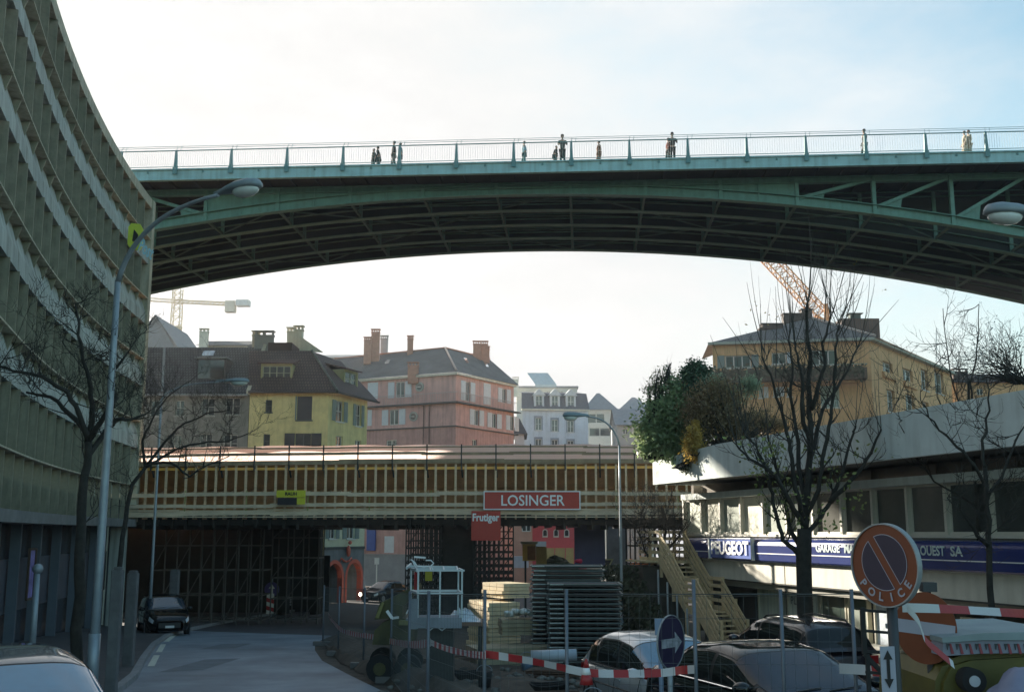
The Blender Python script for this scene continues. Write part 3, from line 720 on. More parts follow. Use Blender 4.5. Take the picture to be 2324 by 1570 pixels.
text('RAUH', mat('board_black', (.02, .02, .025)), t, ((a.x + b.x) / 2, YB - .01, (a.z + b.z) / 2), (1, 0, 0), (0, 0, 1), width=.55, height=.16, bold=.04)
# ---------------------------------------------------------------- houses beyond
M_TILE = mat_brick('dark_roof_tiles', (.10, .075, .07), (.075, .06, .06), (.035, .03, .03), .22, .30, rough=.8, msize=.03)
M_TILER = mat_brick('red_brown_tiles', (.16, .07, .055), (.12, .055, .05), (.05, .03, .03), .22, .30, rough=.8, msize=.03)
M_TILEG = mat_brick('grey_green_tiles', (.17, .18, .175), (.13, .14, .14), (.07, .07, .07), .25, .3, rough=.75, msize=.03)
M_SLATE = mat('slate', (.07, .08, .10), rough=.6, var=.25, scale=3)
M_ZINC = mat('zinc_trim', (.30, .33, .34), rough=.5, var=.15)
M_PANE = mat_glass('window_pane', (.035, .045, .05), rough=.08)
M_WFR = mat('white_window_frame', (.62, .62, .58), rough=.5, var=.05)
M_SHW = mat('white_shutter', (.66, .68, .70), rough=.6, var=.08)
M_SHG = mat('green_grey_shutter', (.17, .24, .23), rough=.6, var=.1)
M_POT = mat('terracotta', (.42, .2, .13), rough=.85, var=.2, scale=3)
M_CRM = mat('cream_render', (.66, .63, .52), rough=.85, var=.1, scale=1.5, dirt=.05)
def chimney(parent, x, y, z0, h, w, m, n=2, depth=.5):
    c = MB(); c.box(x - w / 2, x + w / 2, y - depth / 2, y + depth / 2, z0 - 1, z0 + h); c.box(x - w / 2 - .06, x + w / 2 + .06, y - depth / 2 - .06, y + depth / 2 + .06, z0 + h, z0 + h + .08)
    for i in range(n + 1):
        xx = x - w / 2 + .06 + (w - .12) * i / n
        for yy in (y - depth / 2 + .06, y + depth / 2 - .06): c.box(xx - .05, xx + .05, yy - .05, yy + .05, z0 + h + .08, z0 + h + .34)
    c.box(x - w / 2 - .08, x + w / 2 + .08, y - depth / 2 - .08, y + depth / 2 + .08, z0 + h + .34, z0 + h + .42)
    return c.build('chimney', m, parent)
def poly(parent, name, m, *faces):
    b = MB()
    for f in faces: b.quad(*f)
    return b.build(name, m, parent)
# --- grey house
YG = 78.; zg = gz(YG)
gh = thing('grey_house', (at(450, 1000, YG).x, YG + 4, zg), 'shaded grey terraced house with a big dark dormer, left of the yellow house', 'house')
xa, xb = at(255, 900, YG).x, at(566, 900, YG).x; ez = at(500, 893, YG).z
GF = Fr(xa, YG, 1, 0, 1); W = xb - xa
def X(u, v=930): return at(u, v, YG).x - xa
def Z(v, u=500): return at(u, v, YG).z
ops = []
for (u0, u1, v0, v1) in ((398, 418, 908, 943), (456, 487, 903, 943), (511, 545, 902, 941), (456, 485, 984, 1024), (510, 542, 986, 1026), (398, 416, 986, 1024), (340, 362, 908, 944)):
    ops.append((X(u0), X(u1), Z(v1), Z(v0)))
M_GREY = mat('grey_render', (.24, .245, .22), rough=.9, var=.18, scale=1, dirt=.1)
wl = MB(); wall_open(wl, GF, 0, W, zg, ez, ops); wl.box(xb - .02, xb, YG, YG + 9, zg, ez + .1); wl.build('wall', M_GREY, gh)
for q in ops: window(gh, GF, q[0], q[1], q[2], q[3], mat('grey_white_frame', (.36, .37, .33)), M_PANE, bars=1, cross=1, fw=.06, sill=True)
rz = at(450, 788, YG + 4.5).z; ry = YG + 4.5; e0 = YG - .5; ze = ez - .15
rr_ = MB(); rr_.quad((xa, e0, ze), (xb, e0, ze), (xb, ry, rz), (xa, ry, rz)); rr_.quad((xa, ry, rz), (xb, ry, rz), (xb, ry + 5, ze), (xa, ry + 5, ze)); rf = rr_.build('roof', mat_brick('grey_house_tiles', (.19, .19, .20), (.14, .14, .15), (.04, .04, .045), .2, .28, msize=.03), gh)
def rooft(u, v):   # point on that roof slope seen at u,v
    d = at(u, v, 1); m_ = (rz - ze) / (ry - e0); k = (ze - m_ * e0) / (d.z - m_); return d * k
d0 = rooft(445, 862); d1 = rooft(511, 862)
dm = MB(); zt = at(478, 814, d0.y).z; dm.box(d0.x, d1.x, d0.y, d0.y + 3, d0.z, zt); dmo = dm.build('dormer', mat('dark_slate_dormer', (.05, .05, .055)), gh)
q = MB(); q.box(d0.x - .15, d1.x + .15, d0.y - .25, d0.y + 3, zt, zt + .1); q.build('dormer_roof', M_ZINC, dmo)
q = MB(); q.box(d0.x + .12, d1.x - .12, d0.y - .03, d0.y - .01, d0.z + .1, zt - .1); q.build('pane', mat_glass('black_pane', (.01, .01, .012)), dmo)
sl_ = [rooft(*c) + Vector((0, -.06, .06)) for c in ((458, 809), (484, 809), (489, 798), (463, 798))]; poly(gh, 'skylight', mat('bright_glass', (.7, .75, .75), rough=.08, metal=.8), sl_)
st = MB(); st.bar(rooft(368, 889) + Vector((0, 0, .08)), rooft(373, 793) + Vector((0, 0, .1)), .16, .12); st.build('lightning_strip', M_ZINC, gh)
pw = MB(); pw.add([Vector((xb - .14, YG - .4, ze)), Vector((xb + .14, YG - .4, ze)), Vector((xb + .14, ry, rz + .35)), Vector((xb - .14, ry, rz + .35)), Vector((xb - .14, YG - .4, ze + .35)), Vector((xb + .14, YG - .4, ze + .35))], [(0, 1, 5, 4), (4, 5, 2, 3), (0, 4, 3), (1, 2, 5)]); pw.build('party_wall', M_CRM, gh)
gt = MB(); gt.box(xa, xb, e0 - .12, e0, ze - .08, ze + .04); gt.build('gutter', M_ZINC, gh)
# --- yellow house
YY = 78.; yh = thing('yellow_house', (at(660, 1000, YY).x, YY + 4, gz(YY)), 'olive yellow corner house with a brown tiled mansard roof', 'house')
A = at(567, 900, YY); B = at(746, 900, YY); Cc = Vector((at(834, 905, YY + 5.2).x, YY + 5.2, 0))
z0 = gz(YY); zE = at(700, 888, YY).z
M_YW = mat('yellow_render', (.74, .63, .29), rough=.88, var=.12, scale=1.3, dirt=.06, bump=.15)
F1 = Fr(A.x, YY, 1, 0, 1); W1 = B.x - A.x
F2 = Fr(B.x, YY, Cc.x - B.x, Cc.y - YY, 1); W2 = math.hypot(Cc.x - B.x, Cc.y - YY)
def X1f(u, v=930): return at(u, v, YY).x - A.x
def hitF(fr, u, v, o=0):
    d = at(u, v, 1); O = fr.O + fr.n * o; det = d.x * (-fr.d.y) + fr.d.x * d.y
    k = (O.x * (-fr.d.y) + fr.d.x * O.y) / det; x = (d.x * k - O.x) * fr.d.x + (d.y * k - O.y) * fr.d.y
    return x, d.z * k
o1 = [(X1f(602), X1f(617), Z(935), Z(907)), (X1f(674), X1f(708), Z(953), Z(899)), (X1f(600), X1f(615), Z(1016), Z(985)), (X1f(672), X1f(708), Z(1040), Z(983))]
o2 = []
for (u0, u1, v0, v1) in ((763, 780, 908, 955), (808, 820, 917, 966), (763, 778, 988, 1030), (806, 820, 998, 1034)):
    xa_, _ = hitF(F2, u0, v0); xb_, _ = hitF(F2, u1, v0); zz0 = hitF(F2, u0, v1)[1]; zz1 = hitF(F2, u0, v0)[1]; o2.append((xa_, xb_, zz0, zz1))
lo1 = []; 
for (u0, u1, v0, v1) in ((747, 762, 1196, 1222), (787, 805, 1196, 1222)):
    xa_, _ = hitF(F2, u0, v0); xb_, _ = hitF(F2, u1, v0); lo1.append((xa_, xb_, hitF(F2, u0, v1)[1], hitF(F2, u0, v0)[1] + .8))
wl = MB(); zmid = at(780, 1243, YY + 1).z
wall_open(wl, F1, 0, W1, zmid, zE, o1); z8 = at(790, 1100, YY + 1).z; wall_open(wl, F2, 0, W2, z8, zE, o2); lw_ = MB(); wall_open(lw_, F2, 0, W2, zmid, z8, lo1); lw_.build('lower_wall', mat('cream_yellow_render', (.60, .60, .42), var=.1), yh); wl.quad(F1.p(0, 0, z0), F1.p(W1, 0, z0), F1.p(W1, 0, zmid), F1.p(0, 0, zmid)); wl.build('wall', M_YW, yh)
for q in o1: window(yh, F1, *q, mat('dark_green_frame', (.07, .09, .09)), M_PANE, bars=1 if q[1] - q[0] > .8 else 0, cross=1, fw=.05, sill=True)
for q in o2: window(yh, F2, *q, M_WFR, M_PANE, bars=1, cross=1, fw=.05, sill=True)
for q in lo1: window(yh, F2, *q, M_WFR, M_PANE, bars=1, cross=1, fw=.05, sill=True)
for q in o2[:2] + lo1:
    w_ = (q[1] - q[0]) * .5; shutter(yh, F2, q[0] - w_ - .03, q[0] - .03, q[2], q[3], M_SHG); shutter(yh, F2, q[1] + .03, q[1] + w_ + .03, q[2], q[3], M_SHG)
q = o1[1]; shutter(yh, F1, q[0] - .12, q[0] - .02, q[2], q[3], M_SHG, o=.05); shutter(yh, F1, q[0], q[1], q[2] + .05, q[3] - .05, mat('dark_rolled_blind', (.06, .06, .07)), o=-.1)
q = o1[3]; shutter(yh, F1, q[0] - .75, q[0] - .02, q[2], q[3], mat('dark_shutter', (.03, .035, .04))); shutter(yh, F1, q[1] + .02, q[1] + .75, q[2], q[3], mat('dark_shutter', (.03, .035, .04)))
# grey ground storey with the pair of red arches
zG = gz(YY + 2); Fa = F2; SA = .0
def arch_pts(cx_, r_, zb, zs, n=12, o=0): return [Fa.p(cx_ + r_ * math.cos(math.pi * i / n), o, zs + r_ * math.sin(math.pi * i / n)) for i in range(n + 1)]
bs = MB(); wa = W2
lft = [.02, wa * .49, wa - .02]
cen = [wa * .25, wa * .745]; rad = wa * .185; spring = zG + 1.75
# wall above arches
top = zmid
for c_ in cen:
    pts_ = arch_pts(c_, rad, zG, spring)
    for i in range(12):
        a_, b2 = pts_[i], pts_[i + 1]; bs.quad(a_, b2, Vector((b2.x, b2.y, top)), Vector((a_.x, a_.y, top)))
    pd = arch_pts(c_, rad, zG, spring, o=-1.6)
    for i in range(12): bs.quad(pts_[i], pd[i], pd[i + 1], pts_[i + 1])
xs_ = [0, cen[0] - rad, cen[0] + rad, cen[1] - rad, cen[1] + rad, wa]
for i in (0, 2, 4): bs.quad(Fa.p(xs_[i], 0, zG), Fa.p(xs_[i + 1], 0, zG), Fa.p(xs_[i + 1], 0, top), Fa.p(xs_[i], 0, top))
for c_ in cen:
    for s_ in (-1, 1): bs.quad(Fa.p(c_ + s_ * rad, 0, zG), Fa.p(c_ + s_ * rad, -1.6, zG), Fa.p(c_ + s_ * rad, -1.6, spring), Fa.p(c_ + s_ * rad, 0, spring))
bs.build('ground_storey', mat('blue_grey_render', (.20, .215, .22), var=.15, scale=1.4, dirt=.08), yh)
M_ARCH = mat('salmon_red_paint', (.62, .13, .08), rough=.6, var=.1)
for c_ in cen:
    am = MB(); r2 = rad + .27
    io = [(c_ + s_ * rr2, z_) for s_, z_, rr2 in ()]
    prof_i = [Fa.p(c_ - rad, .05, zG)] + [p_ for p_ in reversed(arch_pts(c_, rad, zG, spring, o=.05))] + [Fa.p(c_ + rad, .05, zG)]
    prof_o = [Fa.p(c_ - r2, .05, zG)] + [p_ for p_ in reversed(arch_pts(c_, r2, zG, spring, o=.05))] + [Fa.p(c_ + r2, .05, zG)]
    for i in range(len(prof_i) - 1):
        am.quad(prof_i[i], prof_i[i + 1], prof_o[i + 1], prof_o[i]); nvec = Vector((Fa.n.x, Fa.n.y, 0)) * -.4
        am.quad(prof_i[i], prof_i[i] + nvec, prof_i[i + 1] + nvec, prof_i[i + 1])
    am.build('arch_surround', M_ARCH, yh)
bk = MB(); bk.box(-.2, wa, -6.2, -6, zG, zG + 1.4, Fa); bk.build('passage_back_wall', mat('passage_dark', (.12, .09, .06), var=.3), yh)
orn = MB(); mid = wa * .5
for s_ in (-1, 1): orn.path([Fa.p(mid, .15, spring + 1.15), Fa.p(mid + s_ * .35, .18, spring + 1.2), Fa.p(mid + s_ * .7, .15, spring + 1.4), Fa.p(mid + s_ * .85, .12, spring + 1.2)], [.08, .07, .06, .03], 6)
orn.ell(Fa.p(mid + .1, .25, spring + 1.9), (.16, .16, .42)); orn.ell(Fa.p(mid + .2, .3, spring + 2.5), (.14, .14, .14))
t_ = orn.build('facade_ornament', M_ARCH); tag(t_, 'small red wrought ornament above the pair of red arches', 'ornament')
bd = MB(); bd.box(0, W2, 0, .08, zmid - .1, zmid + .08, F2); bd.build('cornice', mat('dark_cornice', (.08, .085, .08)), yh)
# yellow house roof: two steep slopes meeting at the hip
ov = .55; ex = zE - .12
P0 = F1.p(0, ov, ex); H = Vector((at(766, 886, YY - .6).x, YY - .55, ex)); E_ = Vector((at(861, 913, YY + 5.9).x, YY + 5.9, ex))
T0_ = at(566, 796, YY + 3.4); T1_ = at(706, 803, YY + 3.4); T1_.z = T0_.z; T2_ = at(775, 815, YY + 7.5); T2_.z = T0_.z - .2
rfm = MB(); rfm.quad(P0, H, T1_, T0_); rfm.quad(H, E_, T2_, T1_); TL = Vector((T0_.x, YY + 8, T0_.z + .5)); rfm.quad(T0_, T1_, T2_, TL)
yrf = rfm.build('roof', mat_brick('yellow_house_tiles', (.19, .125, .12), (.14, .10, .10), (.035, .03, .03), .2, .27, msize=.03), yh)
ed = MB(); ed.bar(P0, H, .1, .14); ed.bar(H, E_, .1, .14); ed.build('gutter', mat('dark_gutter', (.04, .035, .035)), yh)
hp = MB()
for i in range(17):
    a_ = H.lerp(T1_, .02 + i * .057); b2 = H.lerp(T1_, .02 + (i + .7) * .057); hp.tube(a_ + Vector((0, 0, .05)), b2 + Vector((0, 0, .12)), .11, .09, n=6)
hp.build('hip_tiles', mat('mossy_ridge_tile', (.16, .18, .17), var=.3), yh)
# dormers
def dormer(parent, fr, x0, x1, z0_, z1_, o, mw, mr_, nb=3, slope=.0, deep=2.6, roofpts=None):
    d_ = MB(); fwd = .12
    d_.box(x0 - fwd, x0, o - deep, o, z0_ - .12, z1_ + .15, fr); d_.box(x1, x1 + fwd, o - deep, o, z0_ - .12, z1_ + .15, fr)
    d_.box(x0, x1, o - .3, o, z0_ - .12, z0_, fr); d_.box(x0, x1, o - .3, o, z1_, z1_ + .15, fr)
    dd = d_.build('dormer', mw, parent)
    window(dd, fr, x0, x1, z0_, z1_, mat('pale_green_frame', (.4, .42, .3)), M_PANE, o=o - .1, bars=nb, cross=1, fw=.06)
    r__ = MB(); r__.add([fr.p(x, oo, zz) for x in (x0 - .35, x1 + .35) for (oo, zz) in ((o + .25, z1_ + .12), (o - deep, z1_ + .12 + deep * .28), (o - deep, z1_ + .2 + deep * .28), (o + .25, z1_ + .22))], [(0, 1, 2, 3), (4, 7, 6, 5), (0, 4, 5, 1), (3, 2, 6, 7), (0, 3, 7, 4), (1, 5, 6, 2)])
    r__.build('dormer_roof', mr_, dd)
M_DY = mat('dormer_yellow_trim', (.42, .40, .20), var=.12)
m_s = (T0_.z - ex) / (T0_.y - P0.y); yd = YY + .75
da, db_ = at(595, 862, yd), at(660, 830, yd)
dormer(yh, F1, da.x - A.x, db_.x - A.x, da.z, db_.z, -(yd - YY), M_DY, M_TILER, nb=3)
x_, z_ = hitF(F2, 783, 872, -.55); x2_, z2_ = hitF(F2, 808, 842, -.55)
dormer(yh, F2, x_, x2_ + .2, z_, z_ + 1.0, -.55, M_DY, M_TILER, nb=1)
for (u, v, hh, w_, m_, Yc) in ((647 - 60, 775, 1.2, .9, M_CRM, YY + 5), (600, 775, 1.0, 1.4, M_ZINC, YY + 4.6), (661, 766, 1.0, .6, M_CRM, YY + 9), (678, 762, 1.3, .7, M_CRM, YY + 9)):
    p_ = at(u, v, Yc); chimney(yh, p_.x, Yc, p_.z - hh + .4, hh, w_, m_)
pk = MB(); a_ = at(615, 788, YY + 5); b2 = at(668, 788, YY + 5); pk.box(a_.x, b2.x, YY + 4, YY + 7, T0_.z - .5, a_.z + .2); pk.build('roof_hatch', M_TILER, yh)
pk = MB(); a_ = at(680, 797, YY + 7); pk.add([at(676, 797, YY + 7), at(735, 800, YY + 7), at(680, 762, YY + 7), at(676, 797, YY + 9), at(735, 800, YY + 9), at(680, 762, YY + 9)], [(0, 1, 2), (3, 5, 4), (0, 3, 4, 1), (1, 4, 5, 2), (0, 2, 5, 3)]); pk.build('gable_wall', M_CRM, yh)
# --- pink house
YP = 110.; ph = thing('pink_house', (at(1000, 1000, YP).x, YP + 8, gz(YP)), 'large pink corner house with white shutters and round windows', 'house')
K = at(1035, 850, YP); KL = Vector((at(790, 862, YP + 6).x, YP + 6)); KR = Vector((at(1166, 874, YP + 9.5).x, YP + 9.5))
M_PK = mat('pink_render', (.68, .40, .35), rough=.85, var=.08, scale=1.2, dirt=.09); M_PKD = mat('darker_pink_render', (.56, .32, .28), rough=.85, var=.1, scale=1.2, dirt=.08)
FL = Fr(KL.x, KL.y, K.x - KL.x, YP - KL.y, 1); WL = math.hypot(K.x - KL.x, YP - KL.y)
FR_ = Fr(K.x, YP, KR.x - K.x, KR.y - YP, 1); WR = math.hypot(KR.x - K.x, KR.y - YP)
zEv = at(1035, 848, YP).z; zB1 = at(1040, 911, YP).z; zB2 = at(1037, 965, YP).z; zg_ = gz(YP)
def ho(fr, u0, u1, v0, v1): 
    um = (u0 + u1) / 2; a_ = hitF(fr, u0, (v0 + v1) / 2)[0]; b_ = hitF(fr, u1, (v0 + v1) / 2)[0]; return (a_, b_, hitF(fr, um, v1)[1], hitF(fr, um, v0)[1])
opL = [ho(FL, 898, 918, 866, 902), ho(FL, 884, 904, 929, 964), ho(FL, 876, 900, 998, 1040), ho(FL, 872, 894, 1216, 1254)]
opR = [ho(FR_, 1057, 1067, 866, 910), ho(FR_, 1140, 1149, 882, 914), ho(FR_, 1077, 1087, 930, 965), ho(FR_, 1117, 1127, 938, 971), ho(FR_, 1158, 1167, 944, 977), ho(FR_, 1072, 1082, 997, 1030)]
wl = MB(); wall_open(wl, FL, 0, WL, zB2, zEv, opL[:2]); wall_open(wl, FR_, 0, WR, zB2, zEv, opR[:5]); wl.build('wall', M_PK, ph)
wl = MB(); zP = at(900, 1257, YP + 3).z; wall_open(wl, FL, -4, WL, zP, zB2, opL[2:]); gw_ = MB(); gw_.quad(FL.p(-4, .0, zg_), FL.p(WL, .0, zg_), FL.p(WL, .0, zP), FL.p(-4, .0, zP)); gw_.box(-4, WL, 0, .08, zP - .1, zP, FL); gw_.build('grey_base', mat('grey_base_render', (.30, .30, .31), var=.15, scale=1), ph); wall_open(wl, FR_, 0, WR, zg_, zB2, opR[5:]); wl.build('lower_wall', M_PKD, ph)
bd = MB()
for z_, t_, o_ in ((zB1, .14, .45), (zB2, .12, .12)): bd.box(0, WL + o_, -.1, o_, z_ - t_, z_, FL); bd.box(0, WR + .8, -.1, o_, z_ - t_ - .01, z_ - .01, FR_)
bd.build('string_course', mat('dark_cornice', (.08, .085, .08)), ph)
bd = MB(); bd.box(0, WL + .3, -.1, .35, zEv - .12, zEv + .12, FL); bd.box(0, WR, -.1, .35, zEv - .13, zEv + .11, FR_); bd.build('eaves_board', M_CRM, ph)
for q in opL: window(ph, FL, *q, M_WFR, M_PANE, bars=1, cross=0, fw=.09)
for q in opR: window(ph, FR_, *q, M_WFR, M_PANE, bars=1, cross=0, fw=.07)
for q in opL[:2]:
    w_ = .62 * (q[1] - q[0]) + .1; shutter(ph, FL, q[0] - w_ - .15, q[0] - .15, q[2], q[3], M_SHW); shutter(ph, FL, q[1] + .1, q[1] + w_ + .1, q[2], q[3], M_SHW)
q = opL[3]; shutter(ph, FL, q[0], q[1], q[2], q[3], M_SHW, o=-.05)
for (u0, u1, v0, v1) in ((835, 858, 868, 905),): q = ho(FL, u0, u1, v0, v1); shutter(ph, FL, *q, M_SHW)
q = ho(FL, 835, 844, 930, 966); shutter(ph, FL, *q, M_SHW)
for i, q in enumerate(opR[:5]):
    w_ = .85 * (q[1] - q[0]); shutter(ph, FR_, q[0] - w_ * 1.3, q[0] - .05, q[2], q[3], M_SHW); shutter(ph, FR_, q[1] + .05, q[1] + w_ * 1.3, q[2], q[3], M_SHW)
q = ho(FR_, 1097, 1113, 870, 918); shutter(ph, FR_, *q, M_SHW)
for (u, v) in ((953, 878), (939, 945)):
    x_, z_ = hitF(FL, u, v); c_ = FL.p(x_, .02, z_); nn_ = Vector((FL.n.x, FL.n.y, 0))
    r_ = MB(); r_.ring(c_, nn_, .34, .5, .08, 24); ww = r_.build('round_window', mat('grey_white_frame', (.36, .37, .33)), ph)
    g_ = MB(); g_.disc(c_, nn_, .35, .02, 24); g_.build('pane', M_PANE, ww); h_ = MB(); h_.bar(c_ - Vector((.34, 0, 0)) + nn_ * .03, c_ + Vector((.34, 0, 0)) + nn_ * .03, .07); h_.build('glazing_bar', M_WFR, ww)
br = MB(); x = 0.2
while x < WL + .3: br.bar(FL.p(x, .4, zB1), FL.p(x, .4, zB1 + .95), .025); x += .28
br.bar(FL.p(0, .4, zB1 + .95), FL.p(WL + .4, .4, zB1 + .95), .05)
x = 0
while x < WR: br.bar(FR_.p(x, .4, zB1), FR_.p(x, .4, zB1 + .95), .025); x += .28
br.bar(FR_.p(0, .4, zB1 + .95), FR_.p(WR, .4, zB1 + .95), .05)
br.build('balcony_railing', mat('pale_railing', (.5, .42, .4)), ph)
dp = MB(); 
for (fr, x_, o_) in ((FL, hitF(FL, 976, 880)[0], .1), (FL, hitF(FL, 962, 980)[0], .1)): dp.tube(fr.p(x_, .1, zg_), fr.p(x_, .1, zEv - .2 if x_ > 14 else zB1 - .2), .06, n=6)
dp.build('downpipe', mat('brown_pipe', (.2, .11, .09)), ph)
# roof
ridgeL = at(850, 803, YP + 10); pk_ = at(1010, 790, YP + 7); rr2 = at(1111, 815, YP + 14); 
eL = FL.p(-2, .5, zEv + .12); eK = Vector((K.x + .1, YP - .55, zEv + .12)); eR = FR_.p(WR + .3, .5, zEv + .12); bk_ = FR_.p(WR, -8, zEv)
rfm = MB(); rl = Vector((at(760, 806, YP + 12).x, YP + 12, pk_.z - .4))
rfm.quad(eL, eK, pk_, rl); rfm.quad(eK, eR, rr2, pk_); rfm.quad(eR, bk_, rr2); rfm.build('roof', M_TILEG, ph)
hp = MB()
for i in range(16): hp.tube(eK.lerp(pk_, .05 + i * .06) + Vector((0, 0, .08)), eK.lerp(pk_, .05 + (i + .6) * .06) + Vector((0, 0, .12)), .13, .1, n=6)
hp.build('hip_tiles', mat('pale_ridge_tile', (.5, .42, .38)), ph)
rdg = MB(); rdg.bar(rl + Vector((0, 0, .05)), pk_ + Vector((0, 0, .05)), .25, .12); rdg.bar(pk_ + Vector((0, 0, .05)), rr2 + Vector((0, 0, .05)), .25, .12); rdg.build('ridge_tiles', M_POT, ph)
for (u, v, hh, w_, m_, dy) in ((834, 800, 1.6, .75, M_POT, 8), (852, 794, 2.2, .9, M_POT, 8.5), (872, 796, 1.6, .8, M_ZINC, 10), (931, 797, 1.6, .6, M_POT, 8), (938, 842, .8, 1.1, M_POT, 2.0), (1083, 806, 1.5, .9, M_POT, 11), (1099, 808, 1.6, .8, M_POT, 11.5), (1108, 812, 1.2, .3, M_POT, 12)):
    Yc = YP + dy; p_ = at(u, v, Yc); chimney(ph, p_.x, Yc, p_.z - .3, hh, w_, m_, n=3)
def onroof(a, b, c, u, v):
    n_ = (b - a).cross(c - a); d = at(u, v, 1); k = a.dot(n_) / d.dot(n_); p_ = d * k; n_.normalize(); n_ = n_ if n_.z > 0 else -n_; return p_ + n_ * .08
for (u, v) in ((804, 833), (879, 822),):
    poly(ph, 'skylight', mat('bright_glass', (.7, .75, .75), rough=.08, metal=.8), [onroof(eL, eK, pk_, u + a_, v + b_) for a_, b_ in ((-6, 4), (3, 4), (8, -5), (1, -5))])
for (u, v) in ((1058, 819), (1103, 828)):
    poly(ph, 'skylight', mat('bright_glass', (.7, .75, .75), rough=.08, metal=.8), [onroof(eK, eR, pk_, u + a_, v + b_) for a_, b_ in ((0, 5), (6, 6), (0, -5), (-7, -6))])
bx = MB(); x_, z_ = hitF(FL, 845, 1222); bx.box(x_ - .5, x_ + .5, .1, .3, z_ - 1.2, z_ + .9, FL); s__ = bx.build('wall_sign', mat('blue_sign', (.05, .10, .35), rough=.4)); tag(s__, 'narrow blue and white sign on the wall beside the closed white shutter', 'sign')
# --- pale blue mansard house and its neighbours further back
YM = 160.; mh = thing('mansard_house', (at(1255, 1000, YM).x, YM + 5, gz(YM)), 'pale blue-grey house with slate mansard and three pointed dormers', 'house')
FM = Fr(at(1186, 940, YM).x, YM, 1, .12, 1); WM = at(1334, 940, YM + 2.8).x - at(1186, 940, YM).x
M_PB = mat('pale_blue_render', (.60, .65, .72), rough=.85, dirt=.05, var=.07, scale=1)
zc = at(1190, 929, YM).z; opM = []
for (u, v0, v1) in ((1222, 948, 976), (1259, 952, 979), (1295, 954, 981), (1222, 996, 1030), (1259, 998, 1030), (1295, 1000, 1030)): opM.append(ho(FM, u - 7, u + 7, v0, v1))
wl = MB(); wall_open(wl, FM, 0, WM, gz(YM), zc, opM); wl.build('wall', M_PB, mh)
for q in opM:
    window(mh, FM, *q, M_WFR, M_PANE, bars=1, cross=1, fw=.08, sill=True)
    s_ = MB(); s_.box(q[0] - .18, q[0], 0, .06, q[2], q[3] + .3, FM); s_.box(q[1], q[1] + .18, 0, .06, q[2], q[3] + .3, FM); s_.box(q[0], q[1], 0, .06, q[3], q[3] + .3, FM); s_.build('window_surround', mat('blue_grey_stone', (.25, .28, .33)), mh)
zr = at(1190, 900, YM + 1.2).z
rfm = MB(); rfm.quad(FM.p(-.2, .3, zc), FM.p(WM + .2, .3, zc), FM.p(WM, -1.2, zr + .6), FM.p(0, -1.2, zr + .6)); rfm.quad(FM.p(0, -1.2, zr + .6), FM.p(WM, -1.2, zr + .6), FM.p(WM, -8, zr + 1.6), FM.p(0, -8, zr + 1.6)); rfm.build('mansard_roof', M_SLATE, mh)
ch_ = MB(); ch_.box(-.2, WM + .2, -.1, .4, zc - .12, zc + .1, FM); ch_.build('cornice', M_CRM, mh)
for u in (1223, 1259, 1295):
    x_, z_ = hitF(FM, u, 908, -.2); dd = MB()
    dd.box(x_ - .75, x_ - .5, -2, .0, zc + .3, zc + 2.2, FM); dd.box(x_ + .5, x_ + .75, -2, .0, zc + .3, zc + 2.2, FM)
    dd.add([FM.p(x_ + a_, o_, zc + z2) for o_ in (.1, -2.4) for a_, z2 in ((-1.0, 2.15), (1.0, 2.15), (0, 3.2))], [(0, 1, 2), (3, 5, 4), (0, 2, 5, 3), (1, 4, 5, 2), (0, 3, 4, 1)])
    do = dd.build('dormer', mat('pale_dormer', (.55, .58, .6)), mh); window(do, FM, x_ - .5, x_ + .5, zc + .4, zc + 2.1, M_WFR, M_PANE, o=-.1, bars=1, cross=1, fw=.07)
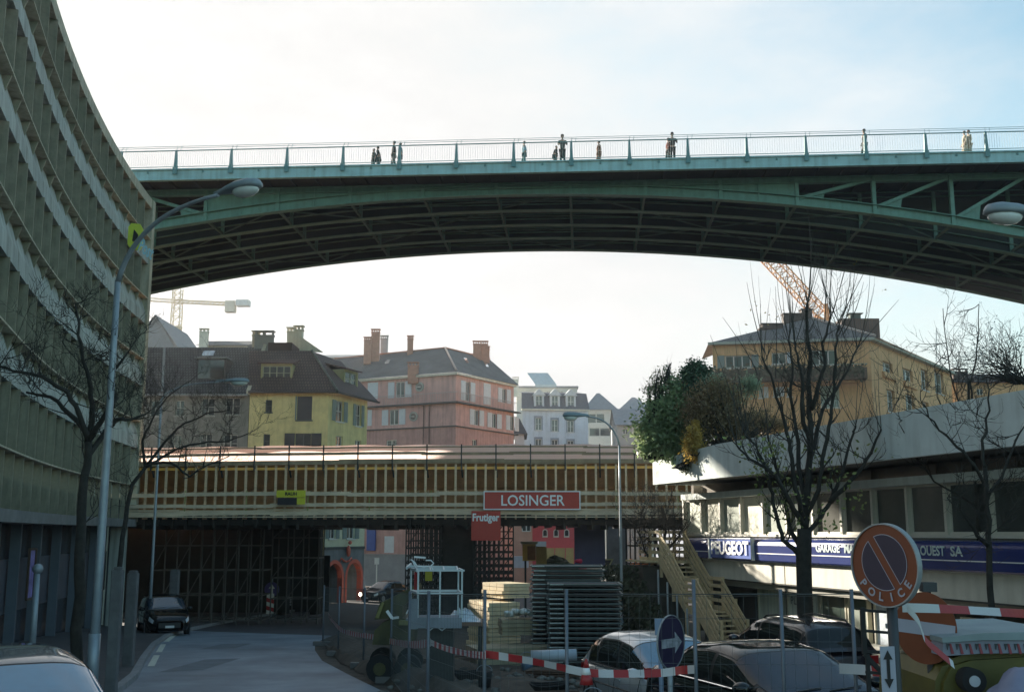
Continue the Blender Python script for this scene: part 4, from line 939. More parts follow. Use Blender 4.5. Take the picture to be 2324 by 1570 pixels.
def block(name, label, u0, u1, vt, Y, depth, mw, mr_, cat='house', vt2=None, roof='flat', wins=(), rise=2.0, wm=None):
    t = thing(name, (at((u0 + u1) / 2, 1000, Y).x, Y + depth / 2, gz(Y)), label, cat)
    xa_, xb_ = at(u0, vt, Y).x, at(u1, vt, Y).x; zt = at((u0 + u1) / 2, vt, Y).z; F_ = Fr(xa_, Y, 1, 0, 1); W_ = xb_ - xa_
    ops_ = [(at(a, 900, Y).x - xa_, at(b, 900, Y).x - xa_, at(a, d, Y).z, at(a, c, Y).z) for a, b, c, d in wins]
    wl = MB(); wall_open(wl, F_, 0, W_, gz(Y), zt, ops_); wl.box(xa_, xa_ + .01, Y, Y + depth, gz(Y), zt); wl.box(xb_ - .01, xb_, Y, Y + depth, gz(Y), zt); wl.build('wall', mw, t)
    for q in ops_: window(t, F_, *q, wm or M_WFR, M_PANE, bars=1, cross=0, fw=.08)
    r = MB()
    if roof == 'hip':
        c = [Vector((xa_ - .4, Y - .4, zt)), Vector((xb_ + .4, Y - .4, zt)), Vector((xb_ + .4, Y + depth + .4, zt)), Vector((xa_ - .4, Y + depth + .4, zt))]
        m_ = min(W_, depth) * .45; p_ = Vector((xa_ + m_, Y + depth / 2, zt + rise)); q_ = Vector((xb_ - m_, Y + depth / 2, zt + rise))
        r.quad(c[0], c[1], q_, p_); r.quad(c[1], c[2], q_); r.quad(c[2], c[3], p_, q_); r.quad(c[3], c[0], p_)
    elif roof == 'gable':
        my = Y + depth / 2; r.quad((xa_ - .3, Y - .5, zt), (xb_ + .3, Y - .5, zt), (xb_ + .3, my, zt + rise), (xa_ - .3, my, zt + rise)); r.quad((xa_ - .3, Y + depth + .5, zt), (xb_ + .3, Y + depth + .5, zt), (xb_ + .3, my, zt + rise), (xa_ - .3, my, zt + rise))
        for xx in (xa_, xb_): r.quad((xx, Y, zt), (xx, Y + depth, zt), (xx, my, zt + rise))
    elif roof == 'side':
        mx_ = (xa_ + xb_) / 2; r.quad((xa_ - .5, Y - .4, zt), (mx_, Y - .4, zt + rise), (mx_, Y + depth, zt + rise), (xa_ - .5, Y + depth, zt)); r.quad((xb_ + .5, Y - .4, zt), (mx_, Y - .4, zt + rise), (mx_, Y + depth, zt + rise), (xb_ + .5, Y + depth, zt)); r.quad((xa_, Y, zt), (xb_, Y, zt), (mx_, Y, zt + rise))
    else: r.box(xa_ - .2, xb_ + .2, Y - .2, Y + depth, zt, zt + .3)
    r.build('roof', mr_, t)
    return t, F_, xa_, zt
M_HZ = mat('pale_roof', (.22, .24, .26), var=.15); M_PALE = mat('pale_render', (.52, .52, .48), var=.08)
t, F_, xa_, zt = block('apartment_block', 'cream block with a slanting solar panel roof behind the mansard house', 1172, 1310, 880, 185, 10, M_PALE, M_HZ, wins=((1240, 1250, 888, 900), (1268, 1278, 888, 900), (1286, 1296, 888, 900)))
sp = MB(); sp.add([at(1196, 846, 185), at(1243, 846, 185), at(1263, 872, 183), at(1215, 872, 183), at(1263, 878, 183), at(1215, 878, 183)], [(0, 1, 2, 3), (3, 2, 4, 5)]); sp.build('solar_panel', mat('pale_solar_glass', (.5, .56, .58), rough=.2), t)
for (u, w_) in ((1153, .7), (1170, 1.0)): p_ = at(u, 868, 183); chimney(t, p_.x, 183, p_.z - 1.4, 1.9, w_, M_CRM)
block('town_house', 'pale low house with a wide window right of the mansard house', 1328, 1398, 930, 170, 9, M_PALE, M_HZ, roof='hip', rise=3.2, wins=((1333, 1372, 938, 960), (1336, 1385, 970, 990)))
block('town_house', 'grey gabled house at the right end of the far row', 1400, 1470, 965, 150, 9, mat('grey_pale_render', (.36, .38, .38), var=.08), M_HZ, roof='gable', rise=2.8, wins=((1412, 1424, 972, 985), (1440, 1452, 972, 985)))
block('town_house', 'narrow pale building with a brown roof between the pink and the mansard house', 1168, 1190, 985, 140, 8, mat('pale_render_b', (.5, .5, .5), var=.08), M_TILE, roof='hip', rise=2.4)
block('town_house', 'distant cream building peeping over the far row on the right', 1408, 1480, 930, 210, 9, M_CRM, M_HZ, roof='hip', rise=3)
# roofs rising over the grey and yellow houses
block('gable_house', 'tall grey-blue gabled house on the far left behind the grey house', 300, 400, 795, 120, 12, mat('blue_grey_gable', (.22, .26, .28), var=.1), mat('blue_slate', (.14, .17, .19), var=.15), roof='side', rise=4.0)
t, F_, xa_, zt = block('terraced_house', 'low tiled house with a tall white chimney behind the grey house', 452, 560, 785, 112, 10, M_CRM, M_TILEG, roof='gable', rise=1.4)
p_ = at(462, 785, 111); chimney(t, p_.x, 111, p_.z - .5, 1.9, .85, M_CRM)
block('terraced_house', 'pale low roof between the yellow and pink houses', 690, 820, 812, 135, 10, M_PALE, M_HZ, roof='gable', rise=1.2)
# vividly painted and boarded things seen through the gap below the formwork
block('red_house', 'crimson house with four white arched windows seen under the formwork', 1208, 1330, 1180, 105, 8, mat('crimson_render', (.60, .10, .12), var=.08), M_TILE, roof='gable', rise=.3)
for i, u in enumerate((1237, 1262, 1286, 1312)):
    a_ = at(u - 6, 1219, 104.9); b_ = at(u + 6, 1200, 104.9); t = thing('arched_window', (a_.x, 104.9, a_.z), 'x', 'window')
    bpy.data.objects.remove(t)
    rh = [o for o in bpy.data.objects if o.name.startswith('red_house')][0]
    n_ = 10; cx_ = (a_.x + b_.x) / 2; r1 = (b_.x - a_.x) / 2; r0 = r1 * .65
    po = [Vector((cx_ + r1 * math.cos(math.pi * k / n_), 104.85, b_.z - r1 + r1 * math.sin(math.pi * k / n_))) for k in range(n_ + 1)] + [Vector((cx_ - r1, 104.85, a_.z)), Vector((cx_ + r1, 104.85, a_.z))]
    pi_ = [Vector((cx_ + r0 * math.cos(math.pi * k / n_), 104.8, b_.z - r1 + r0 * math.sin(math.pi * k / n_))) for k in range(n_ + 1)] + [Vector((cx_ - r0, 104.8, a_.z + .15)), Vector((cx_ + r0, 104.8, a_.z + .15))]
    f_ = MB().prism(po, (0, .1, 0)).build('arched_window', M_WFR, rh); MB().prism(pi_, (0, .03, 0)).build('pane', M_PANE, f_)
block('salmon_house', 'narrow salmon house strip just right of the dense scaffold', 1166, 1208, 1120, 100, 6, mat('salmon_render', (.60, .30, .22), var=.08), M_TILE, wins=((1184, 1204, 1180, 1206),))
# --- orange apartment house up on the right
YO = 95.; oh = thing('orange_apartment_house', (at(1800, 900, YO).x, YO + 6, gz(YO)), 'orange apartment house with a long planted balcony, above the garage', 'apartment house')
KO = at(1974, 780, YO); KLo = Vector((at(1617, 795, YO + 2.5).x, YO + 2.5)); KRo = Vector((at(2157, 835, YO + 21).x, YO + 21))
FO = Fr(KLo.x, KLo.y, KO.x - KLo.x, YO - KLo.y, 1); WO = math.hypot(KO.x - KLo.x, YO - KLo.y); FP = Fr(KO.x, YO, KRo.x - KO.x, KRo.y - YO, 1); WP = math.hypot(KRo.x - KO.x, KRo.y - YO)
zeo = at(1974, 772, YO).z; zb_ = gz(YO)
M_OR = mat('orange_render', (.74, .43, .20), rough=.85, var=.1, scale=.9, dirt=.07)
opO = [ho(FO, 1646, 1704, 806, 835), ho(FO, 1752, 1784, 800, 826), ho(FO, 1840, 1900, 794, 828), ho(FO, 1722, 1732, 878, 903), ho(FO, 1755, 1768, 878, 900), ho(FO, 1786, 1797, 878, 900), ho(FO, 1862, 1905, 875, 925)]
opP = [ho(FP, 2004, 2026, 822, 846), ho(FP, 2050, 2072, 838, 866), ho(FP, 2091, 2106, 839, 885), ho(FP, 2122, 2142, 846, 893), ho(FP, 2014, 2032, 885, 935), ho(FP, 2056, 2076, 895, 935), ho(FP, 2094, 2108, 912, 935)]
wl = MB(); wall_open(wl, FO, 0, WO, zb_, zeo, opO, .3); wall_open(wl, FP, 0, WP, zb_, zeo, opP, .5); wl.build('wall', M_OR, oh)
for q in opO: window(oh, FO, *q, M_WFR, mat_glass('greenish_pane', (.06, .12, .11)), bars=1 if q[1] - q[0] < 2 else 2, cross=0, fw=.09, sill=True, o=-.16)
for q in opP: window(oh, FP, *q, M_WFR, mat_glass('greenish_pane', (.06, .12, .11)), bars=1, cross=1, fw=.12, sill=True, o=-.3)
q = opO[0]; shutter(oh, FO, q[0] - .7, q[0] - .05, q[2], q[3], M_SHG); shutter(oh, FO, q[1] + .05, q[1] + .7, q[2], q[3], M_SHG)
q = opO[1]; shutter(oh, FO, q[1] + .05, q[1] + .5, q[2], q[3], M_SHW); q = opO[6]; shutter(oh, FO, q[0], q[1], q[2] + (q[3] - q[2]) * .4, q[3], mat('pale_green_blind', (.35, .42, .34)), o=-.1)
for k, q in enumerate(opO[3:5]): shutter(oh, FO, q[1] + .05, q[1] + .45, q[2], q[3], M_SHW)
bx0, bz = hitF(FO, 1590, 850); bx1, _ = hitF(FO, 1968, 850, 1.3); bzt = at(1800, 829, YO).z; bzb = at(1800, 860, YO).z
b_ = MB(); b_.box(-1.4, bx1, .02, 1.5, bzb - .15, bzb, FO); b_.box(-1.4, bx1, 1.4, 1.5, bzb, bzt - .35, FO); b_.box(bx1 - .1, bx1, .02, 1.4, bzb, bzt - .35, FO); bal = b_.build('balcony', mat('brown_balcony', (.10, .075, .05), var=.3), oh)
r_ = MB(); r_.bar(FO.p(-1.4, 1.45, bzt - .05), FO.p(bx1, 1.45, bzt - .05), .06); r_.bar(FO.p(bx1, 0, bzt - .05), FO.p(bx1, 1.45, bzt - .05), .06)
x = -1.4
while x <= bx1: r_.bar(FO.p(x, 1.45, bzt - .36), FO.p(x, 1.45, bzt - .05), .04); x += 1.5
r_.build('balcony_railing', mat('green_railing', (.25, .33, .28)), bal)
pl_ = MB(); rng = random.Random(11)
for i in range(1500):
    x = rng.uniform(-1.3, bx1 - .3); z = rng.gauss(bzb + .55, .28); o = rng.uniform(1.3, 1.75); c_ = FO.p(x, o, z); a_ = rng.uniform(0, 6.3); s_ = .13
    u_ = Vector((math.cos(a_), 0, math.sin(a_))) * s_; v_ = Vector((-math.sin(a_), rng.uniform(-.6, .6), math.cos(a_))) * s_; pl_.quad(c_ - u_, c_ - v_, c_ + u_, c_ + v_)
tag(pl_.build('balcony_plants', mat('dark_leaf', (.05, .06, .03), var=.4)), 'dark row of plants hanging over the balcony of the orange house', 'plants')
lv = MB(); x2 = hitF(FO, 1950, 900)[0]
lv.box(-.6, x2, .02, .8, bzb - .35, bzb - .15, FO); lv.build('balcony_beam', M_OR, oh)
co = MB(); co.box(-.4, WO + .4, -.1, .5, zeo - .05, zeo + .18, FO); co.box(-.3, WP + .3, -.1, .5, zeo - .06, zeo + .17, FP); co.build('cornice', mat('pale_green_cornice', (.38, .40, .33)), oh)
ob = MB(); 
for (u0, u1, v0) in ((2002, 2032, 848), (2050, 2078, 868)):
    q = ho(FP, u0, u1, v0, v0 + 12); MB().box(q[0], q[1], 0, .25, q[2], q[3], FP).build('loggia_parapet', M_OR, oh)
pkO = at(1838, 722, YO + 7); e1 = Vector((at(1606, 791, YO + 3).x, YO + 2.4, zeo + .18)); e2 = Vector((KO.x + .5, YO - .6, zeo + .18)); e3 = FP.p(WP + .5, .5, zeo + .18)
rE = at(2060, 788, YO + 17)
rr3 = Vector((FP.p(WP, -7, 0).x, FP.p(WP, -7, 0).y, pkO.z - .2)); bkO = Vector((e1.x + 1.0, YO + 12, zeo + .18))
rfm = MB(); rfm.quad(e1, e2, pkO); rfm.quad(e2, e3, rr3, pkO); rfm.quad(e1, pkO, bkO); rfm.build('roof', M_TILEG, oh)
hp = MB()
for i in range(18): hp.tube(e2.lerp(pkO, .03 + i * .053) + Vector((0, 0, .08)), e2.lerp(pkO, .03 + (i + .6) * .053) + Vector((0, 0, .12)), .13, .1, n=6)
hp.build('hip_tiles', mat('pale_ridge_tile', (.5, .42, .38)), oh)
M_BRK = mat_brick('dark_chimney_brick', (.13, .075, .05), (.10, .06, .045), (.06, .05, .045), .25, .08, msize=.02)
for (u, v, dy, w_, hh) in ((1751, 745, 5, 1.9, 1.2), (1735, 755, 5, .9, .8), (1800, 722, 7, 2.0, 1.6), (1829, 712, 7.5, 1.0, 2.4)):
    p_ = at(u, v, YO + dy); c_ = MB(); c_.box(p_.x - w_ / 2, p_.x + w_ / 2, YO + dy - .4, YO + dy + .4, p_.z - hh - 1, p_.z + .3); c_.box(p_.x - w_ / 2 - .08, p_.x + w_ / 2 + .08, YO + dy - .48, YO + dy + .48, p_.z + .3, p_.z + .42); c_.build('chimney', M_BRK, oh)
p_ = at(1940, 750, YO + 9); p2 = at(1985, 735, YO + 9); c_ = MB(); c_.box(at(1903, 735, YO + 9).x, at(1988, 735, YO + 9).x, YO + 8, YO + 10, zeo + .3, at(1960, 727, YO + 9).z); c_.build('chimney', M_BRK, oh)
c_ = MB(); q = at(1939, 722, YO + 9); c_.box(q.x - .5, q.x + .5, YO + 8.6, YO + 9.4, q.z - .2, q.z + .35); c_.box(q.x - .7, q.x + .7, YO + 8.4, YO + 9.6, q.z + .35, q.z + .42); c_.build('chimney_cowl', mat('dark_cowl', (.06, .09, .08)), oh)
block('orange_outbuilding', 'lower orange-brown building right of the orange apartment house', 2150, 2330, 868, 118, 8, M_OR, M_TILE, roof='gable', rise=1.5, wins=((2218, 2232, 882, 896),))
p_ = at(2196, 862, 117); 
cmo = [o for o in bpy.data.objects if o.name.startswith('orange_outbuilding')][0]; chimney(cmo, p_.x, 119, p_.z - .5, 1.6, 1.6, M_BRK)
an = MB(); q = at(2125, 820, 112); an.tube(q, at(2125, 745, 112), .035, n=4); an.bar(at(2121, 770, 112), at(2130, 772, 112), .04); an.bar(at(2119, 757, 112), at(2131, 758, 112), .03)
tag(an.build('tv_antenna', M_ZINC), 'thin mast aerial on the far end of the orange apartment house roof', 'antenna')
# --- tower cranes
def lattice(mb, p, q, w, n, r=.06, up=(0, 0, 1)):
    p = Vector(p); q = Vector(q); d = (q - p).normalized(); u = Vector(up)
    if abs(d.dot(u)) > .95: u = Vector((0, 1, 0))
    a = d.cross(u).normalized() * w / 2; b = a.cross(d).normalized() * w / 2
    cs = [a + b, a - b, -a - b, -a + b]
    for c in cs: mb.bar(p + c, q + c, r)
    for i in range(n):
        s_, e_ = p.lerp(q, i / n), p.lerp(q, (i + 1) / n)
        for k in range(4): mb.bar(s_ + cs[k], e_ + cs[(k + 1) % 4], r * .6); mb.bar(s_ + cs[k], s_ + cs[(k + 1) % 4], r * .6)
M_CRY = mat('pale_crane_yellow', (.48, .38, .18), rough=.5, var=.12)
YC = 200.; c1 = thing('tower_crane', (at(399, 800, YC).x, YC, gz(YC)), 'pale yellow tower crane with counterweight, beyond the roofs on the left', 'crane')
m_ = MB(); x_ = at(399, 750, YC).x; lattice(m_, (x_, YC, 0), (x_, YC, at(399, 700, YC).z), 1.6, 26, .16); m_.build('mast', M_CRY, c1)
m_ = MB(); lattice(m_, (x_, YC, at(399, 700, YC).z), (x_, YC, at(399, 655, YC).z), 1.5, 4, .14); m_.ell((x_, YC, at(399, 745, YC).z), (1.3, 1.2, .5), 6, 4); m_.build('tower_head', M_CRY, c1)
m_ = MB(); lattice(m_, at(399, 684, YC), at(520, 690, YC), .55, 12, .14); lattice(m_, at(399, 684, YC), at(230, 672, YC), .6, 26, .08); m_.build('jib', M_CRY, c1)
m_ = MB(); a_ = at(513, 684, YC); b_ = at(534, 709, YC); m_.box(a_.x, b_.x, YC - .8, YC + .8, b_.z, a_.z); m_.build('counterweight', mat('concrete_weight', (.5, .46, .36)), c1)
m_ = MB(); a_ = at(538, 682, YC); b_ = at(566, 695, YC); m_.box(a_.x, b_.x, YC - 1, YC + 1, b_.z, a_.z); m_.build('winch_box', mat('pale_box', (.5, .55, .55)), c1)
YC = 130.; c2 = thing('tower_crane', (at(1850, 800, YC).x, YC, gz(YC)), 'orange lattice crane jib leaning up to the left behind the orange house', 'crane')
m_ = MB(); lattice(m_, at(1862, 712, YC), at(1590, 420, YC), 1.5, 26, .13, up=(0, 1, 0)); m_.build('jib', mat('orange_crane', (.55, .30, .14), var=.15), c2)
m_ = MB(); x_ = at(1856, 750, YC).x; lattice(m_, (x_, YC, 10), (x_, YC, at(1856, 722, YC).z), 1.6, 16, .14); m_.bar(at(1874, 690, YC), at(1878, 735, YC), .5); m_.bar(at(1878, 735, YC), at(1850, 715, YC), .4); m_.build('mast', mat('orange_crane', (.55, .30, .14), var=.15), c2)
# ---------------------------------------------------------------- garage building on the right
GR = Fr(6.57, 42, .2658, -.964, 1); GL = 36
M_GCON = mat('pale_fascia_concrete', (.66, .72, .70), rough=.85, var=.09, scale=.8, dirt=.06, bump=.15)
M_GWH = mat('white_painted_metal', (.72, .72, .68), rough=.5, var=.06)
M_DKR = mat('dark_recess', (.05, .05, .045), rough=.9, var=.2)
gar = thing('garage_building', GR.p(8, -5, gz(35)), 'long low car garage with white fascia and blue sign band', 'garage')
q = MB(); 
fx = [(.55, 2.60), (2, 2.68), (4, 2.78), (6, 2.86), (GL, 2.90)]
for i in range(4):
    a, b = fx[i], fx[i + 1]
    q.add([GR.p(x, o, z) for (x, zt) in (a, b) for (o, z) in ((1.5, 1.76), (1.5, zt), (1.32, zt), (1.32, 1.76))], [(0, 4, 5, 1), (1, 5, 6, 2), (2, 6, 7, 3), (3, 7, 4, 0)])
q.quad(GR.p(.55, 1.5, 1.76), GR.p(.55, 1.5, 2.6), GR.p(.55, 1.32, 2.6), GR.p(.55, 1.32, 1.76)); q.box(.55, .7, -13, 1.32, 1.76, 2.6, GR)
q.build('roof_fascia', M_GCON, gar)
q = MB(); q.box(.7, GL, -13, 1.32, 1.78, 1.95, GR); q.build('roof_slab', mat('roof_underside', (.14, .14, .12), var=.2), gar)
q = MB(); q.box(.8, GL, -13, 1.3, 2.3, 2.5, GR); q.build('roof_terrace', mat('terrace_earth', (.09, .07, .05), var=.3), gar)
q = MB(); q.box(.35, GL, -.3, .3, 1.2, 1.41, GR); q.build('ledge', M_GCON, gar)
q = MB(); q.box(.35, GL, -.62, -.58, 1.41, 1.78, GR); q.box(0, .2, -13, -.3, -3.6, 1.78, GR); q.box(0, GL, -13.2, -13, -4, 1.78, GR); q.build('recessed_wall', mat('brown_recessed_wall', (.13, .11, .085), var=.3, scale=1.5), gar)
for i in range(9):
    w_ = MB(); x = 9 + i * 2.9; w_.box(x, x + 2.5, -.58, -.55, 1.45, 1.74, GR); w_.build('clerestory_window', mat_glass('brown_glass', (.20, .16, .13), rough=.2), gar)
M_BLIND = mat('pale_green_blind_cloth', (.50, .54, .45), rough=.7, var=.06); M_GPL = mat_glass('garage_glass', (.06, .065, .06), rough=.1)
M_BL2 = mat('pale_cream_blind_cloth', (.62, .62, .52), rough=.7, var=.05)
for k in range(23):
    x0 = .07 + 1.545 * k; x1 = x0 + 1.545
    f = MB(); f.box(x0 - .05, x0 + .05, -.1, .1, -.05, 1.2, GR); f.box(x0 + .05, x1 - .05, -.06, .04, -.05, .02, GR); f.box(x0 + .05, x1 - .05, -.06, .02, 1.14, 1.2, GR); f.box(x0 + .05, x0 + .09, -.06, .0, .02, 1.14, GR)
    w_ = f.build('window', mat('cream_window_metal', (.58, .56, .48), rough=.5, var=.08), gar)
    p = MB().quad(GR.p(x0 + .05, -.04, 0), GR.p(x1 - .05, -.04, 0), GR.p(x1 - .05, -.04, 1.16), GR.p(x0 + .05, -.04, 1.16))
    p.build('pane', [M_BLIND, M_BL2, mat('grey_green_blind_cloth', (.36, .40, .35), var=.1), M_BL2, mat('grey_green_blind_cloth', (.36, .40, .35), var=.1), mat_glass('grey_reflecting_glass', (.16, .18, .17), rough=.12)][k] if k < 6 else [mat_glass('garage_glass_lit', (.10, .10, .085), rough=.2), M_GPL, M_GPL][k % 3], w_)
q = MB(); q.box(.05, GL, -.1, .16, -.13, -.05, GR); q.build('window_sill', mat('cream_window_metal', (.58, .56, .48)), gar)
q = MB(); q.box(.05, GL, -.3, .05, -1.8, -.13, GR); q.build('wall', mat('garage_wall', (.3, .29, .25), var=.15), gar)
# the blue sign band: rounded top
M_BLUE = mat('blue_sign_band', (.014, .032, .17), rough=.25, var=.12, scale=1, spec=.6)
q = MB(); prof = [(.05, -.18)] + [(.30 + .22 * math.sin(a * math.pi / 12), -.18 - .22 * (1 - math.cos(a * math.pi / 12))) for a in range(7)] + [(.50, -.86), (.46, -.9), (.05, -.9)]
n_ = len(prof); q.add([GR.p(x, o, z) for x in (1.15, GL) for (o, z) in prof], [list(range(n_)), list(reversed(range(n_, 2 * n_)))] + [[i, (i + 1) % n_, n_ + (i + 1) % n_, n_ + i] for i in range(n_)])
band = thing('sign_band', GR.p(10, .3, -.9), 'long blue sign band with white lettering running along the garage front', 'sign')
q.build('band', M_BLUE, band)
q = MB(); q.box(1.2, 3.2, .5, .525, -.66, -.635, GR); q.box(6.6, GL, .5, .525, -.66, -.635, GR); q.build('white_line', M_WHT, band)
U_ = Vector((GR.d.x, GR.d.y, 0)); 
q = MB(); q.box(3.3, 6.35, .5, .56, -.84, -.2, GR); q.build('name_panel', mat('name_panel_blue', (.06, .12, .42), rough=.3, var=.1), band)
q = MB(); q.box(3.22, 3.30, .5, .6, -.88, -.17, GR); q.box(6.35, 6.43, .5, .6, -.88, -.17, GR); q.box(3.30, 6.35, .5, .58, -.2, -.17, GR); q.build('panel_edge', M_WHT, band)
text('PEUGEOT', M_WHT, band, GR.p(4.82, .57, -.50), U_, (0, 0, 1), width=2.75, height=.46, bold=.035, th=.03)
M_LTB = mat('pale_blue_lettering', (.50, .62, .62), rough=.5)
for s_, a, b_ in (('GARAGE', 10.2, 11.45), ('MA', 11.68, 12.15), ('T', 14.55, 14.75), ('OUEST', 15.05, 16.0), ('SA', 16.2, 16.65)):
    text(s_, M_LTB, band, GR.p((a + b_) / 2, .525, -.43), U_, (0, 0, 1), width=b_ - a, height=.24, bold=.03)
# white beam
for i, x in enumerate((2.0, 7.85, 13.5, 19.2, 25, 31)):
    x1 = (7.85, 13.5, 19.2, 25, 31, GL)[i]
    q = MB(); q.box(x + .03, x1 - .03, -.2, .25, -1.56, -.95, GR); q.build('beam_panel', mat('cream_beam_paint', (.62, .60, .52), rough=.7, var=.06, dirt=.05), gar)
q = MB(); q.box(2, GL, -.1, .28, -.945, -.905, GR); q.build('beam_cap', M_GWH, gar)
# ground floor: recessed shop windows
q = MB(); q.box(0, GL, -.75, -.7, -4.6, -1.56, GR); q.box(0, GL, -.7, .25, -1.6, -1.563, GR); q.build('shop_wall', M_DKR, gar)
M_FRM = mat('cream_shop_frame', (.50, .48, .38), rough=.5)
def shopwin(x0, x1, z0, z1, m, nm='shop_window', frame=M_FRM):
    f = MB(); f.box(x0 - .05, x0, -.7, -.56, z0, z1, GR); f.box(x1, x1 + .05, -.7, -.56, z0, z1, GR); f.box(x0, x1, -.7, -.58, z1 - .05, z1, GR); f.box(x0, x1, -.7, -.58, z0, z0 + .05, GR)
    w_ = f.build(nm, frame, gar); MB().quad(GR.p(x0, -.62, z0 + .05), GR.p(x1, -.62, z0 + .05), GR.p(x1, -.62, z1 - .05), GR.p(x0, -.62, z1 - .05)).build('pane', m, w_); return w_
M_CURT = mat('striped_curtain', (.55, .58, .48), rough=.7, var=.25, scale=9, stretch=(1, 1, .02))
shopwin(4.55, 6.1, -3.7, -1.8, M_CURT); shopwin(6.5, 8.3, -3.7, -1.8, mat('shop_poster_paper', (.66, .68, .60), rough=.6, var=.05))
for s_, z in (('PLUS DE', -2.12), ('VISI-', -2.62), ('BILITE', -3.12)):
    text(s_, mat('grey_ink', (.10, .10, .09)), gar, GR.p(7.35 if s_ != 'VISI-' else 7.4, -.59, z), U_, (0, 0, 1), width={'PLUS DE': 1.35, 'VISI-': .75, 'BILITE': 1.2}[s_], height=.24, th=.004)
shopwin(8.5, 9.8, -3.7, -1.8, mat_glass('green_shop_glass', (.10, .14, .12), rough=.15)); shopwin(10.0, 10.9, -3.8, -1.8, mat('green_door', (.10, .14, .10), rough=.5))
shopwin(11.3, 12.6, -3.1, -1.8, mat('pale_posters', (.5, .56, .62), var=.4, scale=2.5)); shopwin(12.8, 14.4, -3.1, -1.8, mat('pale_posters', (.5, .56, .62)))
for x in (15.0, 17.4, 19.8, 22.2): shopwin(x, x + 2.2, -2.9, -2.05, mat('grey_office_blind', (.36, .40, .36), var=.15))
q = MB(); q.box(11.1, GL, -.7, -.3, -4, -3.1, GR); q.box(11.1, GL, -.7, -.1, -3.12, -3.05, GR); q.build('plinth', mat('cream_beam_paint', (.62, .60, .52)), gar)
# ---------------------------------------------------------------- wooden stairs
M_STW = mat('stair_timber', (.60, .47, .28), rough=.7, var=.2, scale=4, stretch=(1, 1, 1))
st = thing('wooden_stairs', GR.p(3.5, 1, gz(38)), 'raw timber outdoor staircase with board railings leading down beside the garage', 'stairs')
SEG = [(-.9, .02), (1.05, .02), (3.15, -1.55), (4.05, -1.55), (5.75, -2.83)]
for o in (.55, 1.75):
    dx = 0 if o < 1 else .55
    b_ = MB()
    for i in range(4):
        (xa, za), (xb, zb) = SEG[i], SEG[i + 1]
        for k in range(4): b_.bar(GR.p(xa + dx, o, za - .24 * k), GR.p(xb + dx, o, zb - .24 * k), .04, .115)
        b_.bar(GR.p(xa + dx, o - .04, za - 1.02), GR.p(xb + dx, o - .04, zb - 1.02), .06, .24)
    b_.build('railing', M_STW, st)
    for (x, z) in [(.05, .02), (1.05, .02), (2.1, -.76), (3.15, -1.55), (4.05, -1.55), (4.95, -2.23), (5.75, -2.83)]:
        p = MB(); p.box(x + dx - .06, x + dx + .06, o - .1, o - .02, max(gz(37) - .3, z - 1.6) if z > -1 else gz(37) - .2, z + .07, GR); p.build('post', M_STW, st)
tr = MB()
def tread(x, z, w_): tr.box(x, x + w_, .58, 1.66, z - .05, z, GR)
for i in range(10): tread(1.3 + i * .21, -1.05 - i * .157, .24)
tread(3.4, -2.6, 1.0)
for i in range(8): tread(4.4 + i * .21, -2.7 - i * .15, .24)
tr.box(-.6, 1.4, .55, 2.2, -1.06, -1.0, GR); tr.build('tread', M_STW, st)
gp_ = MB()
for i in range(6):
    x = .2 + i * .8; gp_.tube(GR.p(x, 1.9, gz(38) - .2), GR.p(x, 1.9, -1.1 - max(0, x - 1.4) * .5), .035, n=5)
tag(gp_.build('prop', M_ZINC, st))
lan = MB(); lan.box(-1.0, 1.1, .5, 2.2, gz(42) - .1, -1.2, GR); tag(lan.build('landing_base', mat('dark_block_wall', (.06, .055, .045), var=.3)), 'dark block base under the top of the wooden stairs', 'wall')
